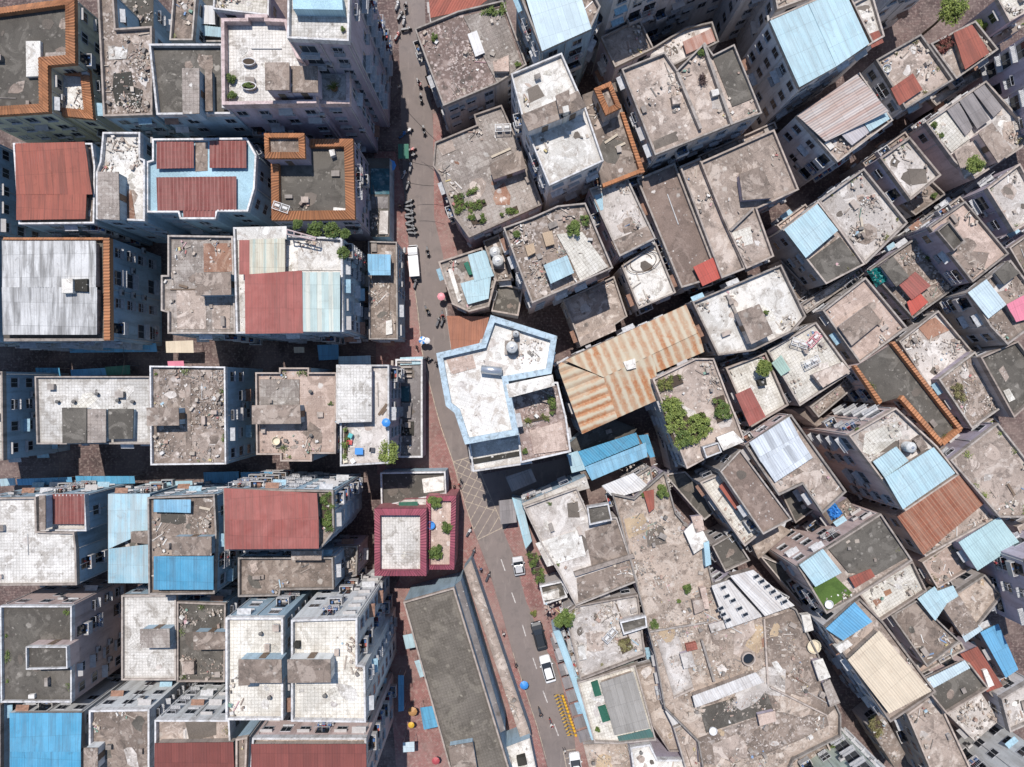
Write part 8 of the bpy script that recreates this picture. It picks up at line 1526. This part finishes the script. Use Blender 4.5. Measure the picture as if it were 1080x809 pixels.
 ('awning',[(-61.9,2.52),(-58.14,2.81),(-58.14,1.37),(-61.75,1.23)],2.7,2.9,'t_green','dark green awning in the upper lane above white tiled roof',None),
 ('awning',[(-52.4,3.39),(-49.94,3.46),(-49.94,2.45),(-52.4,2.38)],2.6,2.9,'t_pink','pink awning in the upper lane above rubbish strewn roof',None),
 ('awning',[(-52.42,6.39),(-48.25,6.53),(-48.25,4.67),(-52.42,4.67)],3.2,3.4,'t_tan','beige awning at the top of the upper lane below worn grey roof',None),
 ('awning',[(-33.22,5.56),(-31.63,5.56),(-31.63,4.69),(-33.22,4.69)],2.6,2.8,'t_tan','small yellowish awning in the upper lane below the red sheet roof',None),
 ('awning',[(-29.58,5.84),(-26.4,5.99),(-26.4,3.68),(-29.43,3.53)],2.6,3.0,'t_blue3','shaded deep blue awning in the upper lane below striped tin roof',None),
 ('awning',[(-26.18,4.08),(-21.32,4.22),(-21.32,2.5),(-26.18,2.5)],3.6,3.8,'t_lblue','light blue awning at the right part of the upper lane',None),
 ('awning',[(-16.77,3.91),(-13.36,4.05),(-13.36,2.91),(-16.77,2.77)],4.3,4.5,'t_lblue','light blue awning over the pipe framed shop by the pavement',None),
 ('awning',[(-77.95,-14.51),(-75.64,-14.36),(-75.64,-15.52),(-77.95,-15.66)],2.6,2.9,'t_lblue','pale blue awning at the left end of the lower lane',None),
 ('awning',[(-75.35,-14.51),(-66.98,-14.22),(-66.98,-15.37),(-75.35,-15.52)],2.6,2.9,'t_blue3','dusky blue awning between two brighter ones in the lower lane',None),
 ('awning',[(-66.28,-14.05),(-57.34,-14.05),(-57.34,-15.2),(-66.28,-15.34)],2.8,3.1,'t_blue','vivid blue long awning in the lower lane',None),
 ('awning',[(-55.06,-14.92),(-48.58,-14.77),(-48.58,-15.93),(-55.06,-16.07)],2.8,3.0,'t_lblue2','wavy pale blue awning in the lower lane above the blue sheet block',None),
 ('awning',[(-46.89,-13.49),(-41.55,-13.35),(-41.55,-15.08),(-46.89,-15.22)],2.6,3.0,'t_blue3','shaded blue awning in the lower lane right of the wavy pale one',None),
 ('awning',[(-41.26,-13.49),(-36.07,-13.35),(-36.36,-14.64),(-41.26,-15.08)],2.6,3.0,'t_blue3','shaded blue awning in the lower lane below the pink beige roof',None),
 ('awning',[(-17.73,-9.44),(-13.98,-8.86),(-13.98,-11.03),(-17.73,-11.17)],2.8,3.0,'t_blue3','teal blue awning at the lane corner beside the green tree',None),
 ('awning',[(-16.61,-38.34),(-15.16,-38.05),(-14.73,-40.22),(-16.17,-40.51)],2.6,2.8,'t_lblue','light blue awning at the top of the yard beside the market hall',None),
 ('awning',[(-14.87,-42.24),(-13.86,-41.95),(-13.14,-44.55),(-14.01,-44.84)],2.6,2.8,'t_lblue','narrow light blue awning in the middle of the yard beside the market hall',None),
 ('awning',[(-13.98,-49.23),(-11.68,-48.94),(-10.81,-52.11),(-13.41,-52.69)],2.8,3.0,'t_blue','vivid blue tarpaulin awning in the yard beside the market hall',None),
 ('awning',[(-16.61,-54.66),(-14.87,-54.52),(-14.87,-56.11),(-16.61,-56.25)],2.6,2.8,'t_paleblue','pale blue awning in the lower yard against the shaded tall wall',None),
 ('awning',[(-17.27,-44.24),(-16.4,-44.24),(-16.4,-49.71),(-17.27,-49.85)],3.0,3.2,'t_blue3','narrow shaded blue awning along the tall wall by the yard',None),
 ('awning',[(5.79,-38.64),(7.52,-38.06),(8.05,-39.94),(6.32,-40.51)],2.7,3.1,'t_slate2','grey brown shop awning in the row along the right kerb of the lower street','shop awnings in a row along the right kerb'),
 ('awning',[(6.37,-40.68),(8.1,-40.1),(8.63,-41.97),(6.9,-42.55)],2.7,3.1,'t_slate2','grey brown shop awning in the row along the right kerb of the lower street','shop awnings in a row along the right kerb'),
 ('awning',[(6.94,-42.71),(8.67,-42.14),(9.2,-44.01),(7.47,-44.59)],2.7,3.1,'t_slate2','grey brown shop awning in the row along the right kerb of the lower street','shop awnings in a row along the right kerb'),
 ('awning',[(7.52,-44.75),(9.25,-44.17),(9.78,-46.05),(8.05,-46.62)],2.7,3.1,'t_slate2','grey brown shop awning in the row along the right kerb of the lower street','shop awnings in a row along the right kerb'),
 ('awning',[(8.1,-46.78),(9.82,-46.21),(10.36,-48.08),(8.63,-48.66)],2.7,3.1,'t_slate2','grey brown shop awning in the row along the right kerb of the lower street','shop awnings in a row along the right kerb'),
 ('awning',[(8.67,-48.82),(10.4,-48.24),(10.93,-50.12),(9.2,-50.69)],2.7,3.1,'t_slate2','grey brown shop awning in the row along the right kerb of the lower street','shop awnings in a row along the right kerb'),
 ('awning',[(9.25,-50.86),(10.98,-50.28),(11.51,-52.15),(9.78,-52.73)],2.7,3.1,'t_slate2','grey brown shop awning in the row along the right kerb of the lower street','shop awnings in a row along the right kerb'),
 ('awning',[(9.82,-52.89),(11.55,-52.32),(12.09,-54.19),(10.36,-54.77)],2.7,3.1,'t_slate2','grey brown shop awning in the row along the right kerb of the lower street','shop awnings in a row along the right kerb'),
 ('awning',[(-0.99,-13.89),(2.82,-12.62),(3.67,-14.6),(0.0,-16.15)],5,5.4,'t_slate2','shaded dark awning frame at the corner below the central white block',None),
 ('awning',[(-2.02,-17.81),(0.43,-17.52),(0.72,-21.13),(-1.73,-21.42)],2.8,2.9,'t_slate2','square dark canopy with pale rim standing at the junction',None),
 ('cable',(-14.95,38.95,9),(-10.71,34.94,8),0.5,'thin overhead cable crossing the street above the grey tiled roof'),
 ('cable',(-15.63,32.15,9),(-10.98,31.37,8),0.5,'thin overhead cable crossing the street by the green awning'),
 ('cable',(-15.38,29.17,8),(-11.26,28.62,8),0.5,'thin overhead cable crossing the street below the blue umbrella'),
 ('cable',(-63.96,-8.99,11),(-64.98,-13.66,9),0.5,'thin overhead cable across the lower lane at left'),
 ('cable',(-55.18,5.18,10),(-55.45,1.14,10),0.5,'thin overhead cable across the upper lane at left'),
]
# ------------------------------------------------------------------ ground
mb = MB(); mb.box((0, 0, -.5), (700, 700, 1.0), 'lanepave'); tag(mb.build('ground'), None, None, None, 'structure')
def strip(pts, wd):
    L_, R_ = [], []
    for i, p in enumerate(pts):
        d = (Vector(pts[min(i + 1, len(pts) - 1)]) - Vector(pts[max(i - 1, 0)])).normalized(); n_ = Vector((-d.y, d.x)) * wd / 2
        L_.append(tuple(Vector(p) + n_)); R_.append(tuple(Vector(p) - n_))
    return L_, R_
for gi, g in enumerate(GROUND):
    if g[0] == 'ground':
        mb = MB(); p = ccw(g[2])
        if g[4] > .05: mb.prism(p, -.02, g[4], g[3])
        else: mb.face([(x, y, g[4]) for x, y in p], g[3])
        tag(mb.build(g[1]), None, None, None, 'structure')
    elif g[0] == 'line':
        L_, R_ = strip(g[2], g[3]); mb = MB()
        z = .008 if g[1] != 'yellow_line' else .118
        for i in range(len(L_) - 1): mb.face([(*L_[i], z), (*R_[i], z), (*R_[i + 1], z), (*L_[i + 1], z)], g[4])
        tag(mb.build(g[1]), None, None, None, 'structure')
    else:
        a, b_, c, d = [Vector(q) for q in g[1]]; mb = MB(); z = .008
        def seg(p, q, wd, z):
            L_, R_ = strip([tuple(p), tuple(q)], wd); mb.face([(*L_[0], z), (*R_[0], z), (*R_[1], z), (*L_[1], z)], 'paint_yellow')
        at = lambda u, v: a.lerp(b_, u).lerp(d.lerp(c, u), v)
        nu = 2.2; nv = 8
        for s in (-1, 1):
            for k_ in range(-4, 12):
                pts_ = []
                for j in range(41):
                    v = j / 40; u = (k_ + s * v * nv) / nu if s > 0 else (k_ - v * nv) / nu
                    if 0 <= u <= 1: pts_.append((u, v))
                if len(pts_) > 1: seg(at(*pts_[0]), at(*pts_[-1]), .12, z + (.004 if s > 0 else 0))
        for p, q in ((a, b_), (b_, c), (c, d), (d, a)): seg(p, q, .14, z + .008)
        tag(mb.build('junction_hatching'), None, None, None, 'structure')

# ------------------------------------------------------------------ buildings
for rec in BUILDINGS:
    ALL_POLY.append((rec[1], rec[2]))
    for x in rec[8]:
        if x[0] == 'mass': ALL_POLY.append((x[1], x[2]))
        if x[0] == 'pen': ALL_POLY.append((x[1], x[3]))
make_bvh()
for rec in BUILDINGS:
    root = add_building(rec)
    facade_pieces(root, rec[1], rec[2], rec[7])
    for x in rec[8]:
        if x[0] == 'mass' and x[2] > 6: facade_pieces(root, x[1], x[2], rec[7])
for rec in BUILDINGS:
    if rec[3] in ('conc', 'beige', 'pale', 'white', 'gtile', 'rubble', 'pinkc', 'cream') and rec[2] > 5 and not any(x[0] == 'bigtin' for x in rec[8]): edge_litter(rec[1], rec[2] + .06, rec[8])
for rec in BUILDINGS:
    if rec[3] in ('conc', 'beige', 'pale', 'gtile', 'rubble', 'pinkc', 'dark') and rec[2] > 5 and rnd.random() < .42: weeds(rec[1], rec[2] + .05, rec[8])
print('facade pieces', CNT[0])

# ------------------------------------------------------------------ everything that stands on roofs and in the streets
BIKE = [None]
for th in THINGS:
    k_, a = th[0], th[1:]
    if k_ == 'debris': debris(*a)
    elif k_ == 'bush': bush(*a)
    elif k_ == 'tree': tree(*a)
    elif k_ == 'palm': palm(*a)
    elif k_ == 'hedge': hedge(*a)
    elif k_ == 'tank': t_tank(*a)
    elif k_ == 'tub': t_tub(*a)
    elif k_ == 'vent': t_vent(*a)
    elif k_ == 'bucket': t_bucket(*a)
    elif k_ == 'plank': t_plank(*a)
    elif k_ == 'frame': t_frame(*a)
    elif k_ == 'pergola': t_pergola(*a)
    elif k_ == 'table': t_table(*a)
    elif k_ == 'chair': t_chair(*a)
    elif k_ == 'umbrella': t_umbrella(*a)
    elif k_ == 'hose': t_hose(*a)
    elif k_ == 'tarp': t_tarp(*a)
    elif k_ == 'awning': t_awning(*a)
    elif k_ == 'cable': t_cable(*a)
    elif k_ == 'car': make_car(*a)
    elif k_ == 'truck': make_truck(*a)
    elif k_ == 'moto': make_moto(*a)
    elif k_ == 'rider':
        x, y, rz, c, l = a; make_person(x, y, rz, 'ride', c, l)
        make_moto(x, y, rz, 'plastic_dark' if c != 'cl_white' else 'plastic_red', 'motorcycle under the ' + l.replace(' on a motorcycle', ''))
    elif k_ == 'person': make_person(*a[:3], 'walk', a[3], a[4])
    elif k_ == 'umb':
        x, y, r, c, l, carried = a
        t_umbrella(x, y, 0 if not carried else .05, r, c, l)
        if carried: make_person(x - .12, y - .12, R(-95), 'walk', 'cl_dark', 'person under the ' + l)
    elif k_ == 'bike':
        x, y, rz = a
        if BIKE[0] is None: o = BIKE[0] = make_bike()
        else: o = copy_tree(BIKE[0])
        o.location = (x, y, .115); o.rotation_euler = (0, 0, rz)
        tag(o, 'yellow shared bicycle parked in the dense row along the right kerb', 'bicycle', 'yellow bicycles parked in a row at the right kerb')
    elif k_ == 'bushg': bush(a[0], a[1], .11, a[2], a[3], a[4])
